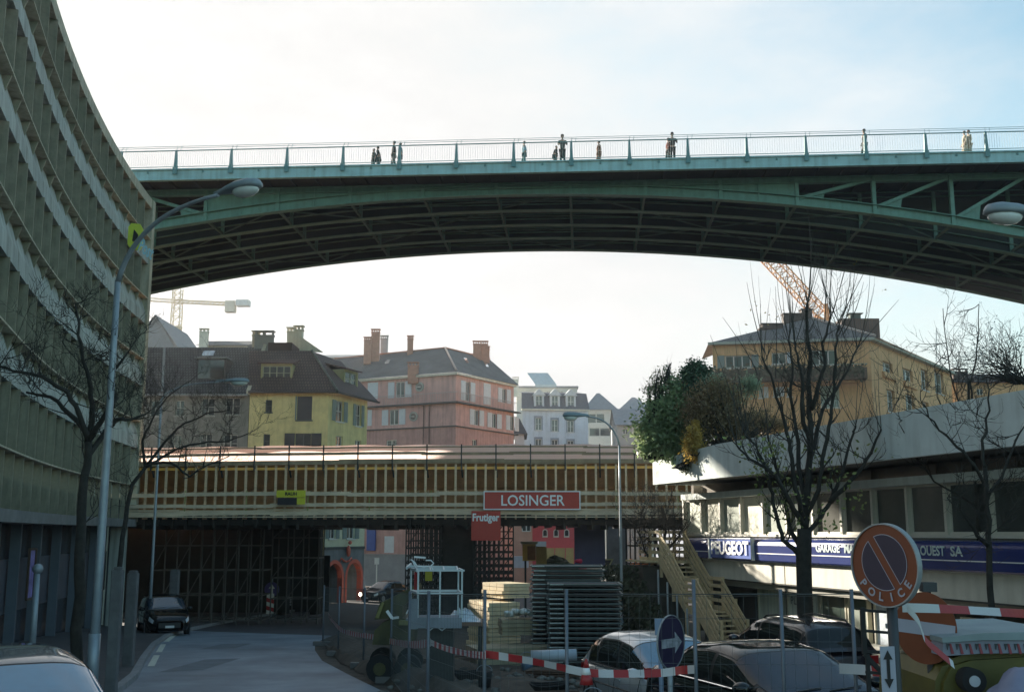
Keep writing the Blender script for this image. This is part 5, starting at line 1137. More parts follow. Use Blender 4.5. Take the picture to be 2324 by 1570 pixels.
# ---------------------------------------------------------------- street lamps
M_GALV = mat('galvanised_steel', (.30, .34, .37), rough=.45, metal=.3, var=.15, scale=3)
M_LHD = mat('lamp_housing', (.22, .27, .29), rough=.45, var=.1)
def street_lamp(base, top, head_to, label, r=.09, L_=1.0, lw=.32):
    """base point, top bend of the pole, and the far end of the lamp head"""
    base = Vector(base); top = Vector(top); hd = Vector(head_to)
    t = thing('street_lamp', base, label, 'street lamp')
    p = MB(); p.path([base, base.lerp(top, .3), base.lerp(top, .8), top], [r * 1.25, r * 1.1, r * .85, r * .75], 10)
    p.tube(base, base + Vector((0, 0, 1.1)), r * 1.45, n=10); p.build('pole', M_GALV, t)
    hor = hd - top; ax = Vector((hor.x, hor.y, 0)); dirh = ax.normalized(); tail = hd - dirh * L_
    tail.z = hd.z - .02
    pts = []
    for i in range(13):
        s = i / 12; a = (1 - s) ** 2; b = 2 * s * (1 - s); c = s * s
        ctrl = Vector((top.x + ax.x * .12, top.y + ax.y * .12, hd.z + (hd.z - top.z) * .02 - .05))
        pts.append(top * a + ctrl * b + tail * c)
    q = MB(); q.path(pts, [r * .75 - r * .3 * i / 12 for i in range(13)], 8); q.build('arm', M_GALV, t)
    side = Vector((-dirh.y, dirh.x, 0)); h = MB()
    secs = [(-.12, .05, .05), (0, .08, .07), (.2, .6, .10), (.5, 1.0, .15), (.8, .98, .16), (.97, .7, .12), (1.02, .3, .05)]
    rings = []; n = 12
    for (s, w_, hh) in secs:
        c = tail + dirh * L_ * s + Vector((0, 0, .03))
        rings.append([c + side * (lw / 2 * w_ * math.cos(2 * math.pi * k / n)) + Vector((0, 0, (hh * (math.sin(2 * math.pi * k / n)) if math.sin(2 * math.pi * k / n) > 0 else .35 * hh * math.sin(2 * math.pi * k / n)))) for k in range(n)])
    h.add([v for r_ in rings for v in r_], [[i * n + k, i * n + (k + 1) % n, (i + 1) * n + (k + 1) % n, (i + 1) * n + k] for i in range(len(secs) - 1) for k in range(n)] + [list(range(n))[::-1], [(len(secs) - 1) * n + k for k in range(n)]], True)
    hd_ = h.build('lamp_head', M_LHD, t)
    b = MB(); b.ell(tail + dirh * L_ * .68 + Vector((0, 0, -.03)), (L_ * .30, lw * .40, .13), 12, 8, Matrix.Rotation(math.atan2(dirh.y, dirh.x), 3, 'Z')); b.build('lamp_glass', mat('lamp_glass', (.62, .66, .62), rough=.1), hd_)
    return t
b_ = gp(203, 1640); b_ = at(205, 1600, 21.5); b_.z = gz(21.5) + .12
T_ = at(250, 640, 21.5); T_.x = b_.x + .02
street_lamp(b_, T_, at(587, 420, 19.5), 'tall grey street lamp at the left kerb, its arm reaching over the road', r=.078, L_=1.05, lw=.42)
b_ = at(337, 1440, 46); b_.z = gz(46) + .12; T_ = at(352, 905, 46); T_.x = b_.x
street_lamp(b_, T_, at(564, 866, 46), 'slender street lamp beside the black parked car, lamp head against the grey house', r=.055, L_=1.25, lw=.5)
b_ = at(1412, 1402, 40); b_.z = gz(40); T_ = at(1411, 1010, 40); T_.x = b_.x
street_lamp(b_, T_, at(1278, 944, 40), 'thin street lamp on the site, its head bent left before the pale houses', r=.05, L_=.85, lw=.36)
b_ = Vector((12.2, 17, gz(17))); street_lamp(b_, (12.2, 17, 4.3), at(2240, 482, 16), 'street lamp reaching in from the right edge below the green bridge', r=.1, L_=.95, lw=.42)
# concrete pillars by the left pavement
M_PIL = mat('pillar_concrete', (.12, .12, .12), rough=.9, var=.25, scale=4, bump=.3)
for (u, vt, Y, wd, lab) in ((264, 1292, 21.5, .20, 'tall square concrete pillar nearest the big lamp post'), (299, 1299, 28, .24, 'square concrete pillar between the near pillar and the black parked car'), (395, 1295, 48, .34, 'square concrete pillar standing behind the black parked car')):
    c = at(u, vt, Y); p = MB(); p.box(c.x - wd / 2, c.x + wd / 2, Y, Y + wd, gz(Y), c.z); p.box(c.x - wd / 2 + .02, c.x + wd / 2 - .02, Y + .02, Y + wd - .02, c.z, c.z + .05)
    tag(p.build('concrete_pillar', M_PIL, bevel=.02), lab, 'pillar', 'concrete pillars along the left pavement')
c = at(85, 1300, 27); p = MB(); p.tube((c.x, 27, gz(27)), (c.x, 27, c.z), .09, .07, n=8); p.ell((c.x, 27, c.z + .1), (.13, .13, .13)); tag(p.build('bollard_lamp', M_GALV), 'short grey post with a pale cap on the dark left pavement', 'post')
# ---------------------------------------------------------------- road signs
M_ORR = mat('sign_orange_red', (.19, .042, .010), rough=.5, var=.12, scale=3); M_SBL = mat('sign_blue', (.03, .02, .045), rough=.5, var=.2, scale=3)
M_SWH = mat('sign_white', (.36, .37, .44), rough=.5, var=.08); M_BLK = M_SBK; M_SGR = mat('sign_back_grey', (.3, .32, .33), rough=.5, metal=.3)
Yp = 8.0; pc = at(2008, 1282, Yp)
nps = thing('no_parking_sign', (pc.x, Yp, gz(Yp)), 'round orange-red no parking sign with a diagonal bar and the word POLICE', 'road sign')
nv = Vector((-.85, -.53, -.02)).normalized(); ux = Vector((0, 0, 1)).cross(nv).normalized(); vz = nv.cross(ux)
if ux.x < 0: ux = -ux
RS = .292
m_ = MB(); m_.disc(pc - nv * .012, nv, RS, .014, 48); m_.build('sign_plate', M_ORR, nps)
m_ = MB(); m_.ring(pc - nv * .03, nv, RS - .004, RS + .006, .045, 48); m_.build('sign_rim', M_SGR, nps)
def seg(c, r, a0, a1, s): return [c + ux * (r * math.cos(a0 + (a1 - a0) * i / s)) + vz * (r * math.sin(a0 + (a1 - a0) * i / s)) for i in range(s + 1)]
rb = .195; cc_ = pc + vz * .02
vzz = vz if vz.z > 0 else -vz
def half(sgn, r, off): # segment of the disc on one side of the diagonal bar
    ang = R(-58); dx, dy = math.cos(ang), math.sin(ang); nx_, ny_ = -dy * sgn, dx * sgn
    al = math.acos(off / r); base = math.atan2(ny_, nx_)
    return [cc_ + ux * (r * math.cos(base + t)) + vzz * (r * math.sin(base + t)) for t in [(-al + 2 * al * i / 24) for i in range(25)]]
for sgn in (1, -1):
    o1 = half(sgn, rb, .033); MB().prism([p + nv * .004 for p in o1], nv * .002).build('blue_field', M_SBL, nps)
    o0 = half(sgn, rb + .005, .028); e = MB()
    for i in range(25): e.quad(o0[i] + nv * .0075, o0[(i + 1) % 25] + nv * .0075, o1[(i + 1) % 25] + nv * .0075, o1[i] + nv * .0075)
    e.build('white_edge', M_SWH, nps)
for i, ch in enumerate('POLICE'):
    a = R(218 + i * 21); c = cc_ + ux * (.245 * math.cos(a)) + vzz * (.245 * math.sin(a)) + nv * .006
    up = -(ux * math.cos(a) + vzz * math.sin(a)); rt = up.cross(nv) if up.cross(nv).dot(ux) > 0 else -up.cross(nv)
    text(ch, M_SWH, nps, c, rt, up, height=.062, th=.002, bold=.03)
m_ = MB(); bx_ = pc - nv * .05; m_.tube((bx_.x, bx_.y, gz(Yp)), (bx_.x, bx_.y, pc.z + .1), .038, n=12); m_.build('pole', mat('dark_sign_pole', (.05, .055, .06), rough=.5, metal=.4), nps)
a = at(1997, 1466, 7.85); b = at(2036, 1572, 7.85); cx_ = (a.x + b.x) / 2
ap_ = thing('arrow_plate', (cx_, 7.85, b.z), 'narrow white plate with a black double arrow below the no parking sign', 'road sign')
m_ = MB(); m_.box(a.x, b.x, 7.85, 7.86, b.z - .05, a.z); m_.build('sign_plate', M_SWH, ap_)
m_ = MB(); zc = (at(2016, 1480, 7.85).z + at(2016, 1555, 7.85).z) / 2; hh = .115
m_.prism([(cx_ - .011, 7.848, zc - hh + .05), (cx_ + .011, 7.848, zc - hh + .05), (cx_ + .011, 7.848, zc + hh - .05), (cx_ - .011, 7.848, zc + hh - .05)], (0, -.003, 0))
for s in (-1, 1): m_.prism([(cx_ - .032, 7.848, zc + s * (hh - .05)), (cx_ + .032, 7.848, zc + s * (hh - .05)), (cx_, 7.848, zc + s * (hh + .012))], (0, -.003, 0))
m_.build('arrow', M_BLK, ap_)
# no-entry sign behind
Yn = 9.6; nc = at(2101, 1424, Yn); nn = Vector((-.45, -.89, 0)).normalized(); rot = R(-6)
nes = thing('no_entry_sign', (nc.x, Yn, gz(Yn)), 'round orange-red no entry sign with a white bar, behind the POLICE sign', 'road sign')
m_ = MB(); m_.disc(nc, nn, .30, .012, 48, rx=.25); m_.build('sign_plate', M_ORR, nes)
u2 = Vector((0, 0, 1)).cross(nn).normalized(); u2 = u2 if u2.x > 0 else -u2
bu = (u2 * math.cos(rot) + Vector((0, 0, 1)) * math.sin(rot)); bv = Vector((0, 0, 1)) * math.cos(rot) - u2 * math.sin(rot)
c = nc + nn * .014 + Vector((0, 0, -.005)); MB().prism([c + bu * sx * .235 + bv * sy * .055 for sx, sy in ((-1, -1), (1, -1), (1, 1), (-1, 1))], nn * .003).build('white_bar', M_SWH, nes)
m_ = MB(); m_.tube((nc.x + .05, Yn + .06, gz(Yn)), (nc.x + .05, Yn + .06, nc.z + .38), .035, n=10); m_.box(nc.x - .0, nc.x + .12, Yn + .0, Yn + .1, nc.z + .3, nc.z + .38); m_.build('pole', mat('dark_sign_pole', (.05, .055, .06)), nes)
# dark barrier frame beside it
bf = thing('rail_barrier', (at(1970, 1450, 9).x, 9, gz(9)), 'small black rail frame left of the POLICE sign post', 'barrier')
m_ = MB(); z0 = at(1960, 1378, 9).z; x0, x1 = at(1958, 1400, 9).x, at(2030, 1400, 9).x
m_.bar((x0, 9, z0), (x0, 9, z0 - .36), .035); m_.bar((x0, 9, z0 - .36), (x0 + .35, 9, z0 - .75), .035); m_.bar((x1, 9, z0 - .1), (x1, 9, gz(9)), .035)
for k in range(4): m_.bar((x0, 9, z0 - .02 - k * .16), (x1 + .0, 9, z0 - .02 - k * .16 - .02), .022)
m_.bar((x0 + .02, 9, z0 - .36), (x0 + .02, 9, gz(9)), .03); m_.build('frame', M_BLK, bf)
# blue arrow sign on the fence
Ya = 13.0; ac = at(1521, 1456, Ya); ars = thing('arrow_sign', (ac.x, Ya, gz(Ya)), 'dark blue oval-looking round sign with a pale arrow pointing right, at the fence', 'road sign')
na = Vector((-.80, -.60, 0)).normalized(); na = Vector((.78, -.62, 0)).normalized()
m_ = MB(); m_.disc(ac, na, .30, .012, 40); m_.build('sign_plate', mat('dark_blue_sign', (.022, .013, .045), rough=.5, var=.15), ars)
m_ = MB(); m_.ring(ac, na, .298, .308, .02, 40); m_.build('sign_rim', M_SGR, ars)
ua = Vector((0, 0, 1)).cross(na).normalized(); ua = ua if ua.x > 0 else -ua; c = ac + na * .014 + Vector((0, 0, -.01)); Zv = Vector((0, 0, 1))
MB().prism([c + ua * p + Zv * q_ for p, q_ in ((-.22, -.05), (.08, -.05), (.08, -.12), (.24, .0), (.08, .12), (.08, .05), (-.22, .05))], na * .003).build('arrow', mat('worn_sign_arrow', (.28, .28, .30), var=.4, scale=14), ars)
m_ = MB(); m_.tube((ac.x, Ya + .08, gz(Ya)), (ac.x, Ya + .08, ac.z + .2), .03, n=8); m_.build('pole', M_GALV, ars)
m_ = MB(); a = at(1486, 1403, 14.5); b = at(1512, 1440, 14.5); m_.box(a.x, b.x, 14.5, 14.53, b.z, a.z); m_.tube(((a.x + b.x) / 2, 14.55, gz(14.5)), ((a.x + b.x) / 2, 14.55, a.z), .03, n=8); tag(m_.build('sign_back_plate', mat('blue_grey_plate', (.2, .26, .36), rough=.5)), 'blue-grey rectangular plate just behind the dark blue arrow sign', 'sign')
# roundabout-like blue sign with a striped beacon, at the road bend
Yr = 64.; c = at(617, 1337, Yr); bs_ = thing('keep_right_sign', (c.x, Yr, gz(Yr)), 'round blue arrow sign above a red and white striped board at the bend', 'road sign')
nf = Vector((0, -1, 0)); m_ = MB(); m_.disc(c, nf, .42, .03, 28); m_.build('sign_plate', mat('sign_violet_blue', (.08, .06, .22), rough=.4, var=.2), bs_)
m_ = MB(); m_.prism([c + Vector((x, -.035, z)) for x, z in ((-.07, -.3), (.07, -.3), (.07, .05), (.18, .05), (0, .3), (-.18, .05), (-.07, .05))], (0, -.01, 0)); m_.build('arrow', M_WHT, bs_)
m_ = MB(); a = at(606, 1346, Yr); b = at(621, 1392, Yr); 
for k in range(5):
    z1 = a.z - (a.z - b.z) * k / 5; z0 = a.z - (a.z - b.z) * (k + 1) / 5
    (mm, nm) = ((M_WHT, 'white_stripe'), (mat('stripe_red', (.40, .03, .03)), 'red_stripe'))[k % 2]
    s_ = MB(); s_.prism([(a.x, Yr - .03, z0 + (.0 if k == 4 else .0)), (b.x, Yr - .03, z0 - (.12 if k < 4 else 0)), (b.x, Yr - .03, z1 - .12 if k else z1), (a.x, Yr - .03, z1)], (0, -.02, 0)); s_.build(nm, mm, bs_)
m_.tube((c.x, Yr + .05, gz(Yr)), (c.x, Yr + .05, c.z + .6), .04, n=8); m_.build('pole', M_GALV, bs_)
# small yield + roundabout signs under the formwork on the right
Yy = 66.; c = at(1379, 1279, Yy); ysn = thing('yield_sign', (c.x, Yy, gz(Yy)), 'small triangular yield sign above a round sign, between the steel stack and the thin lamp', 'road sign')
m_ = MB(); m_.prism([c + Vector((x, 0, z)) for x, z in ((-.36, .3), (.36, .3), (0, -.36))], (0, -.03, 0)); m_.build('yield_plate', mat('pale_yellow_plate', (.5, .48, .3)), ysn)
m_ = MB(); m_.prism([c + Vector((x, -.035, z)) for x, z in ((-.22, .22), (.22, .22), (0, -.2))], (0, -.01, 0)); m_.build('dark_center', mat('dark_grey_paint', (.08, .08, .09)), ysn)
c2_ = at(1379, 1301, Yy); m_ = MB(); m_.ring(c2_, nf, .22, .34, .03, 24); m_.build('round_rim', mat('rim_grey', (.4, .42, .4)), ysn); m_ = MB(); m_.disc(c2_, nf, .22, .02, 24); m_.build('round_plate', mat('dark_grey_paint', (.08, .08, .09)), ysn)
m_ = MB(); m_.tube((c.x, Yy + .05, gz(Yy)), (c.x, Yy + .05, c.z + .3), .04, n=8); m_.build('pole', M_GALV, ysn)
# guard rail at the bend
gr = thing('guard_rail', gp(690, 1385), 'galvanised crash barrier along the outer edge of the bend', 'guard rail')
P = [gp(637, 1392), gp(665, 1387), gp(700, 1381), gp(738, 1374)]
m_ = MB()
for i in range(3):
    for dz in (.75, .6, .45): m_.bar(P[i] + Vector((0, 0, dz)), P[i + 1] + Vector((0, 0, dz)), .04, .1)
m_.build('rail', M_GALV, gr)
for p in P: m_ = MB(); m_.bar(p, p + Vector((0, 0, .75)), .1); m_.build('post', M_GALV, gr)
# ---------------------------------------------------------------- site fence
FP_ = [(-6.9, 39.8), (-6.0, 35), (-4.6, 30.3), (-2.75, 25.6), (-1.45, 20.6), (-1.2, 16.9), (-.30, 13.3), (.62, 12.3), (2.02, 11.9), (3.3, 12.0), (4.6, 12.2)]
M_FP = mat('fence_post_steel', (.15, .165, .19), rough=.5, metal=.4, var=.15); M_WIRE = mat('wire_grey', (.09, .10, .10), rough=.7)
FPv = []
for i, (u, Y) in enumerate(((733, 38.5), (768, 33.5), (826, 29.0), (888, 25.0), (929, 20.5), (972, 17.0), (1100, 13.0), (1286, 12.3), (1577, 11.7), (1775, 11.6), (1937, 11.5))):
    FPv.append(Vector((at(u, 1440, Y).x, Y, gz(Y))))
for i, p in enumerate(FPv):
    if i == 0: nm = 'fence post furthest away, at the left corner of the site'
    lab = ['furthest fence post, at the left corner of the site', 'second fence post from the far corner, by the crash barrier side', 'third fence post from the far corner, left of the olive machine', 'fence post in front of the olive machine', 'fence post just left of the lift cage', 'fence post in front of the left part of the lift cage', 'fence post in front of the pale timber stack', 'fence post in front of the steel frame stack, left of the silver car', 'fence post rising between the silver car and the black car', 'fence post in front of the black car roof', 'fence post left of the POLICE sign'][i]
    t = thing('fence_post', p, lab, 'fence post', 'posts of the site fence')
    m_ = MB(); m_.tube(p, p + Vector((0, 0, 2.02 if i != 8 else 2.12)), .020 if i > 5 else .026, n=8); m_.build('tube', M_FP, t)
    m_ = MB(); m_.box(p.x - .32, p.x + .32, p.y - .12, p.y + .12, p.z, p.z + .14); m_.build('foot_block', mat('fence_foot_concrete', (.16, .15, .14)), t)
for i in range(len(FPv) - 1):
    a, b = FPv[i], FPv[i + 1]; L_ = (b - a).length; t = thing('mesh_fence', a.lerp(b, .5), 'wire mesh fence panel between two posts', 'fence', 'wire mesh panels of the site fence')
    t['label'] = ['wire mesh panel at the far corner of the site', 'wire mesh panel second from the far corner', 'wire mesh panel left of the olive machine', 'wire mesh panel before the olive machine', 'wire mesh panel left of the lift cage', 'wire mesh panel before the lift cage', 'wire mesh panel before the timber stack', 'wire mesh panel before the silver car', 'wire mesh panel before the side windows of the black car', 'wire mesh panel before the black car windscreen'][i]
    m_ = MB(); n_ = int(L_ / .115)
    rw_ = .0018 if i > 4 else .0018
    for k in range(1, n_): q = a.lerp(b, k / n_); m_.path([q + Vector((0, 0, .12)), q + Vector((0, 0, 1.95))], rw_, 3, False)
    for k in range(9): z = .12 + k * 1.83 / 8; m_.path([a + Vector((0, 0, z)), b + Vector((0, 0, z))], rw_ * 1.3, 3, False)
    m_.build('wire_mesh', M_WIRE, t)
    m_ = MB(); m_.path([a + Vector((0, 0, 1.97)), b + Vector((0, 0, 1.97))], .005, 5); m_.path([a + Vector((0, 0, .1)), b + Vector((0, 0, .1))], .010, 5); m_.build('frame', M_WIRE, t)
# ---------------------------------------------------------------- barrier tape
M_TR = mat('tape_red', (.36, .025, .025), rough=.4, var=.15); M_TW = mat('tape_white', (.52, .52, .52), rough=.4, var=.05)
def tape(pts, w_, label, seg_=.16, sub=4):
    P = []
    for i in range(len(pts) - 1):
        p0 = Vector(pts[max(0, i - 1)]); p1 = Vector(pts[i]); p2 = Vector(pts[i + 1]); p3 = Vector(pts[min(len(pts) - 1, i + 2)])
        for k in range(12):
            s = k / 12; P.append(.5 * ((2 * p1) + (p2 - p0) * s + (2 * p0 - 5 * p1 + 4 * p2 - p3) * s * s + (3 * p1 - p0 - 3 * p2 + p3) * s ** 3))
    P.append(Vector(pts[-1])); red = MB(); wh = MB(); one = MB(); idx_ = []; acc = 0; rng = random.Random(5); Q = [P[0]]; 
    for i in range(len(P) - 1):
        d = P[i + 1] - P[i]; n_ = max(1, int(d.length / .04))
        for k in range(1, n_ + 1): Q.append(P[i] + d * k / n_)
    acc = 0
    for i in range(len(Q) - 1):
        d = (Q[i + 1] - Q[i]); m_ = red if int(acc / seg_) % 2 else wh; acc += d.length
        def cs(p, s_):
            tw = math.sin(s_ * 2.1) * .5; return [p + Vector((0, math.sin(tw) * w_ / 2, math.cos(tw) * w_ / 2)), p - Vector((0, math.sin(tw) * w_ / 2, math.cos(tw) * w_ / 2))]
        a, b = cs(Q[i], acc - d.length); c, e = cs(Q[i + 1], acc); th = Vector((0, .004, 0))
        one.add([a, b, e, c, a + th, b + th, e + th, c + th], [(0, 1, 2, 3), (4, 7, 6, 5), (0, 3, 7, 4), (1, 5, 6, 2)]); idx_ += [0 if m_ is red else 1] * 4
    t = one.build('barrier_tape', M_TR); t.data.materials.append(M_TW)
    for pg, ix in zip(t.data.polygons, idx_): pg.material_index = ix
    return tag(t, label, 'barrier tape')
tape([at(745, 1395, 37), at(770, 1425, 33), at(800, 1437, 30.5), at(850, 1445, 27), at(890, 1455, 24.5), at(935, 1462, 20), at(978, 1457, 17)], .13, 'sagging red and white tape along the far part of the site fence', seg_=.2)
tape([at(978, 1457, 16.9), at(1010, 1470, 16), at(1060, 1482, 14.5), at(1100, 1486, 12.9), at(1105, 1484, 12.85), at(1180, 1495, 12.6), at(1235, 1505, 12.4), at(1284, 1516, 12.2)], .085, 'red and white tape tied across the fence left of the silver car', seg_=.16)
tape([at(1284, 1516, 12.2), at(1340, 1526, 12.1), at(1420, 1528, 12), at(1500, 1526, 11.9), at(1545, 1520, 11.8), at(1576, 1518, 11.6)], .085, 'red and white tape stretched in front of the silver car bonnet', seg_=.17)
tape([at(1905, 1516, 11.5), at(1960, 1519, 11.4), at(2005, 1524, 11.2), at(2065, 1528, 11)], .10, 'short level tape low between the fence post and the yellow machine', seg_=.33)
tape([at(2048, 1378, 8.8), at(2120, 1380, 8.9), at(2200, 1384, 9.1), at(2330, 1392, 9.4)], .07, 'red and white tape running right from the POLICE sign', seg_=.35)
tape([at(2060, 1380, 8.3), at(2085, 1410, 8.3), at(2100, 1450, 8.3), at(2130, 1478, 8.3), at(2165, 1508, 8.3)], .06, 'loose end of tape hanging diagonally over the no entry sign', seg_=.24)
# ---------------------------------------------------------------- cars
def paint(name, c, metal=.0, rough=.3, coat=1.0, var=.04):
    m = mat(name, c, rough=rough, metal=metal, var=var, scale=1.5); b = m.node_tree.nodes['Principled BSDF']
    b.inputs['Coat Weight'].default_value = coat; b.inputs['Coat Roughness'].default_value = .04; return m
def car_glass(name, c, ior=1.9):
    m = mat(name, c, rough=.04, var=.2, scale=1.0); b = m.node_tree.nodes['Principled BSDF']; b.inputs['IOR'].default_value = ior; return m
M_CGL = car_glass('car_glass', (.03, .05, .075), 1.75); M_CGD = car_glass('dusky_windscreen', (.008, .012, .025), 1.5); M_CGB = car_glass('sky_tinted_windscreen', (.06, .17, .26), 2.4); M_CSG = car_glass('car_side_glass', (.012, .014, .013), 1.5)  # reflected sky put into the blue base colour of the windscreen glass
M_TYRE = mat('tyre_rubber', (.02, .02, .02), rough=.9); M_RIM = mat('alloy_rim', (.4, .4, .42), rough=.3, metal=.8)
M_TRIM = mat('black_trim', (.015, .015, .015), rough=.5); M_HLT = mat('headlight_glass', (.55, .58, .6), rough=.08, spec=1); M_CHR = mat('chrome', (.7, .7, .7), rough=.12, metal=1)
M_PLT = mat('number_plate', (.6, .6, .58), rough=.4); M_TAIL = mat('tail_light', (.3, .01, .01), rough=.2)
CARP = {
 'hatch': dict(L=4.1, W=1.75, hood=[(0, .56), (.06, .66), (.3, .78), (1.0, .95), (1.35, .98), (3.7, .98), (3.95, .92), (4.06, .7), (4.1, .55)], roof=[(.92, .90), (1.15, 1.04), (1.95, 1.46), (2.5, 1.53), (3.2, 1.50), (3.6, 1.38), (3.95, 1.04), (4.02, .9)], belt=.93, wind=(1.0, 1.9), rear=(3.58, 3.93), side=[(1.45, 2.25), (2.33, 3.1), (3.18, 3.5)]),
 'sedan': dict(L=4.75, W=1.83, hood=[(0, .56), (.08, .68), (.4, .80), (1.2, .93), (1.5, .96), (3.9, .98), (4.4, .98), (4.7, .9), (4.75, .6)], roof=[(1.15, .9), (1.35, 1.0), (2.2, 1.38), (2.8, 1.44), (3.4, 1.39), (4.15, 1.06), (4.3, .94)], belt=.92, wind=(1.2, 2.15), rear=(3.45, 4.1), side=[(1.6, 2.55), (2.63, 3.5)]),
 'wagon': dict(L=4.5, W=1.76, hood=[(0, .56), (.08, .7), (.4, .84), (1.1, .98), (1.4, 1.0), (4.2, 1.0), (4.44, .9), (4.5, .6)], roof=[(1.02, .94), (1.25, 1.08), (1.95, 1.46), (2.5, 1.54), (3.8, 1.50), (4.15, 1.38), (4.4, 1.02), (4.44, .9)], belt=.95, wind=(1.1, 1.9), rear=(4.1, 4.38), side=[(1.5, 2.3), (2.38, 3.2), (3.28, 4.0)]),
}
def car(kind, X, Y, heading, body, label, z=None, rails=False, scale=1.0, plate=True, slope=None, lit=False, sx=1.0, name='parked_car', glass=None):
    P = CARP[kind]; L_, W_ = P['L'], P['W']; hd = Vector(heading).normalized(); hd = Vector((hd.x, hd.y, 0)); lf = Vector((-hd.y, hd.x, 0))
    z = gz(Y) if z is None else z
    t = thing(name, (X, Y, z), label, 'car')
    def T(x, y, h): # x measured backward from the front
        return Vector((X, Y, z)) + hd * ((L_ / 2 - x) * scale) + lf * (y * scale) + Vector((0, 0, h * scale))
    def lin(pts, x):
        if x <= pts[0][0]: return pts[0][1]
        for (a, b), (c, d) in zip(pts, pts[1:]):
            if x <= c: return b + (d - b) * (x - a) / (c - a)
        return pts[-1][1]
    def sm(pts, x, h=.09): return sum(lin(pts, x + k * h / 2) for k in (-2, -1, 0, 1, 2)) / 5
    hw = [(0, .52), (.05, .70), (.2, .84), (.6, .96), (1.1, 1.0), (L_ - 1.0, 1.0), (L_ - .4, .96), (L_ - .1, .86), (L_, .7)]
    lower = [(.80, .20), (.96, .27), (1.0, .45), (1.0, .62), (.975, .78), (.93, .92), (.84, .985), (.5, 1.0), (0, 1.01)]
    def Bp(x, i_, sgn):
        w2 = W_ / 2 * sm(hw, x, .06); zt = sm(P['hood'], x); a, b = lower[i_]
        zz = .2 + (zt - .2) * ((b - .2) / .8) if b > .2 else .2
        return T(x, sgn * a * w2, zz)
    xs = [0, .02, .06, .12, .2, .3] + [.3 + (L_ - .6) * i / 26 for i in range(1, 26)] + [L_ - .3, L_ - .2, L_ - .12, L_ - .06, L_ - .02, L_]
    n = len(lower) * 2 - 1; vs = []
    for x in xs:
        vs += [Bp(x, i, 1) for i in range(len(lower))] + [Bp(x, i, -1) for i in range(len(lower) - 2, -1, -1)]
    m_ = MB(); m_.add(vs, [[i * n + j, i * n + j + 1, (i + 1) * n + j + 1, (i + 1) * n + j] for i in range(len(xs) - 1) for j in range(n - 1)] + [list(range(n)), [(len(xs) - 1) * n + k for k in range(n)][::-1]], True); m_.build('body', body, t)
    ring = [(1.0, 0), (.985, .15), (.96, .35), (.92, .55), (.86, .73), (.77, .87), (.62, .955), (.4, .99), (0, 1.0)]
    def S(x, s, sgn, off=0):
        def raw(x, s):
            k = s * (len(ring) - 1); i = min(int(k), len(ring) - 2); f = k - i; a = ring[i][0] + (ring[i + 1][0] - ring[i][0]) * f; b = ring[i][1] + (ring[i + 1][1] - ring[i][1]) * f
            H = sm(P['roof'], x) - P['belt']; wg = W_ / 2 * .925 * (1 - .10 * max(0, (1.9 - x) / 1.0) ** 2 * .5 - .08 * max(0, (x - L_ + 1.2) / 1.2) ** 2)
            return Vector((x, a * wg, P['belt'] + b * H))
        p = raw(x, s)
        if off:
            e = .02; du = raw(x + e, s) - raw(x - e, s); dv = raw(x, min(1, s + e)) - raw(x, max(0, s - e)); nn = du.cross(dv); nn = nn.normalized() if nn.length > 1e-9 else Vector((0, 0, 1))
            if nn.z < 0 or (abs(nn.z) < .05 and nn.y < 0): nn = -nn
            if s >= .99: nn.y = 0; nn.normalize()
            p = p + nn * off
        return T(p.x, sgn * p.y, p.z)
    x0, x1 = P['roof'][0][0], P['roof'][-1][0]; gx = [x0 + (x1 - x0) * i / 34 for i in range(35)]; rs = [i / 16 for i in range(17)]
    vs = []; n = 33
    for x in gx: vs += [S(x, s, 1) for s in rs] + [S(x, s, -1) for s in reversed(rs[:-1])]
    m_ = MB(); m_.add(vs, [[i * n + j, i * n + j + 1, (i + 1) * n + j + 1, (i + 1) * n + j] for i in range(34) for j in range(n - 1)], True); m_.build('roof', body, t)
    def patch(xa, xb, sa, sb, sides, m, nm, off=.006, nx=10, ns=8, skew=0, parent=None):
        q = MB()
        for sgn in sides:
            vs = [S(xa + (xb - xa) * i / nx + skew * (j / ns - .5), sa + (sb - sa) * j / ns, sgn, off) for i in range(nx + 1) for j in range(ns + 1)]
            q.add(vs, [[i * (ns + 1) + j, i * (ns + 1) + j + 1, (i + 1) * (ns + 1) + j + 1, (i + 1) * (ns + 1) + j] for i in range(nx) for j in range(ns)], True)
        return q.build(nm, m, parent or t)
    wa, wb = P['wind']
    def full(xa, xb, sa, m, nm, off):
        q = MB(); nx = 12; ns = 14; svals = [(sa + (1 - sa) * j / ns, 1) for j in range(ns + 1)] + [(sa + (1 - sa) * j / ns, -1) for j in range(ns - 1, -1, -1)]
        vs = [S(xa + (xb - xa) * i / nx, s, g_, off) for i in range(nx + 1) for (s, g_) in svals]; k = len(svals)
        q.add(vs, [[i * k + j, i * k + j + 1, (i + 1) * k + j + 1, (i + 1) * k + j] for i in range(nx) for j in range(k - 1)], True); return q.build(nm, m, t)
    full(wa, wb, .40, M_TRIM, 'windscreen_seal', .004); ws = full(wa + .03, wb - .03, .43, glass or M_CGL, 'windscreen', .008)
    full(P['rear'][0], P['rear'][1], .42, M_CSG, 'rear_window', .007)
    for sgn in (1, -1):
        xsd = P['side']
        patch(xsd[0][0] - .06, xsd[-1][1] + .06, .05, .56, [sgn], M_TRIM, 'window_seal', .004, nx=24)
        for k, (a, b) in enumerate(xsd):
            patch(a, b, .085, .53, [sgn], M_CSG, 'side_window', .008, skew=0 if 0 < k < len(xsd) - 1 else 0)
    w_ = MB()
    for k in (-.28, .30): w_.bar(S(wa + .06, 1, 1, .015) + lf * (k - .25), S(wa + .12, 1, 1, .02) + lf * (k + .25), .012)
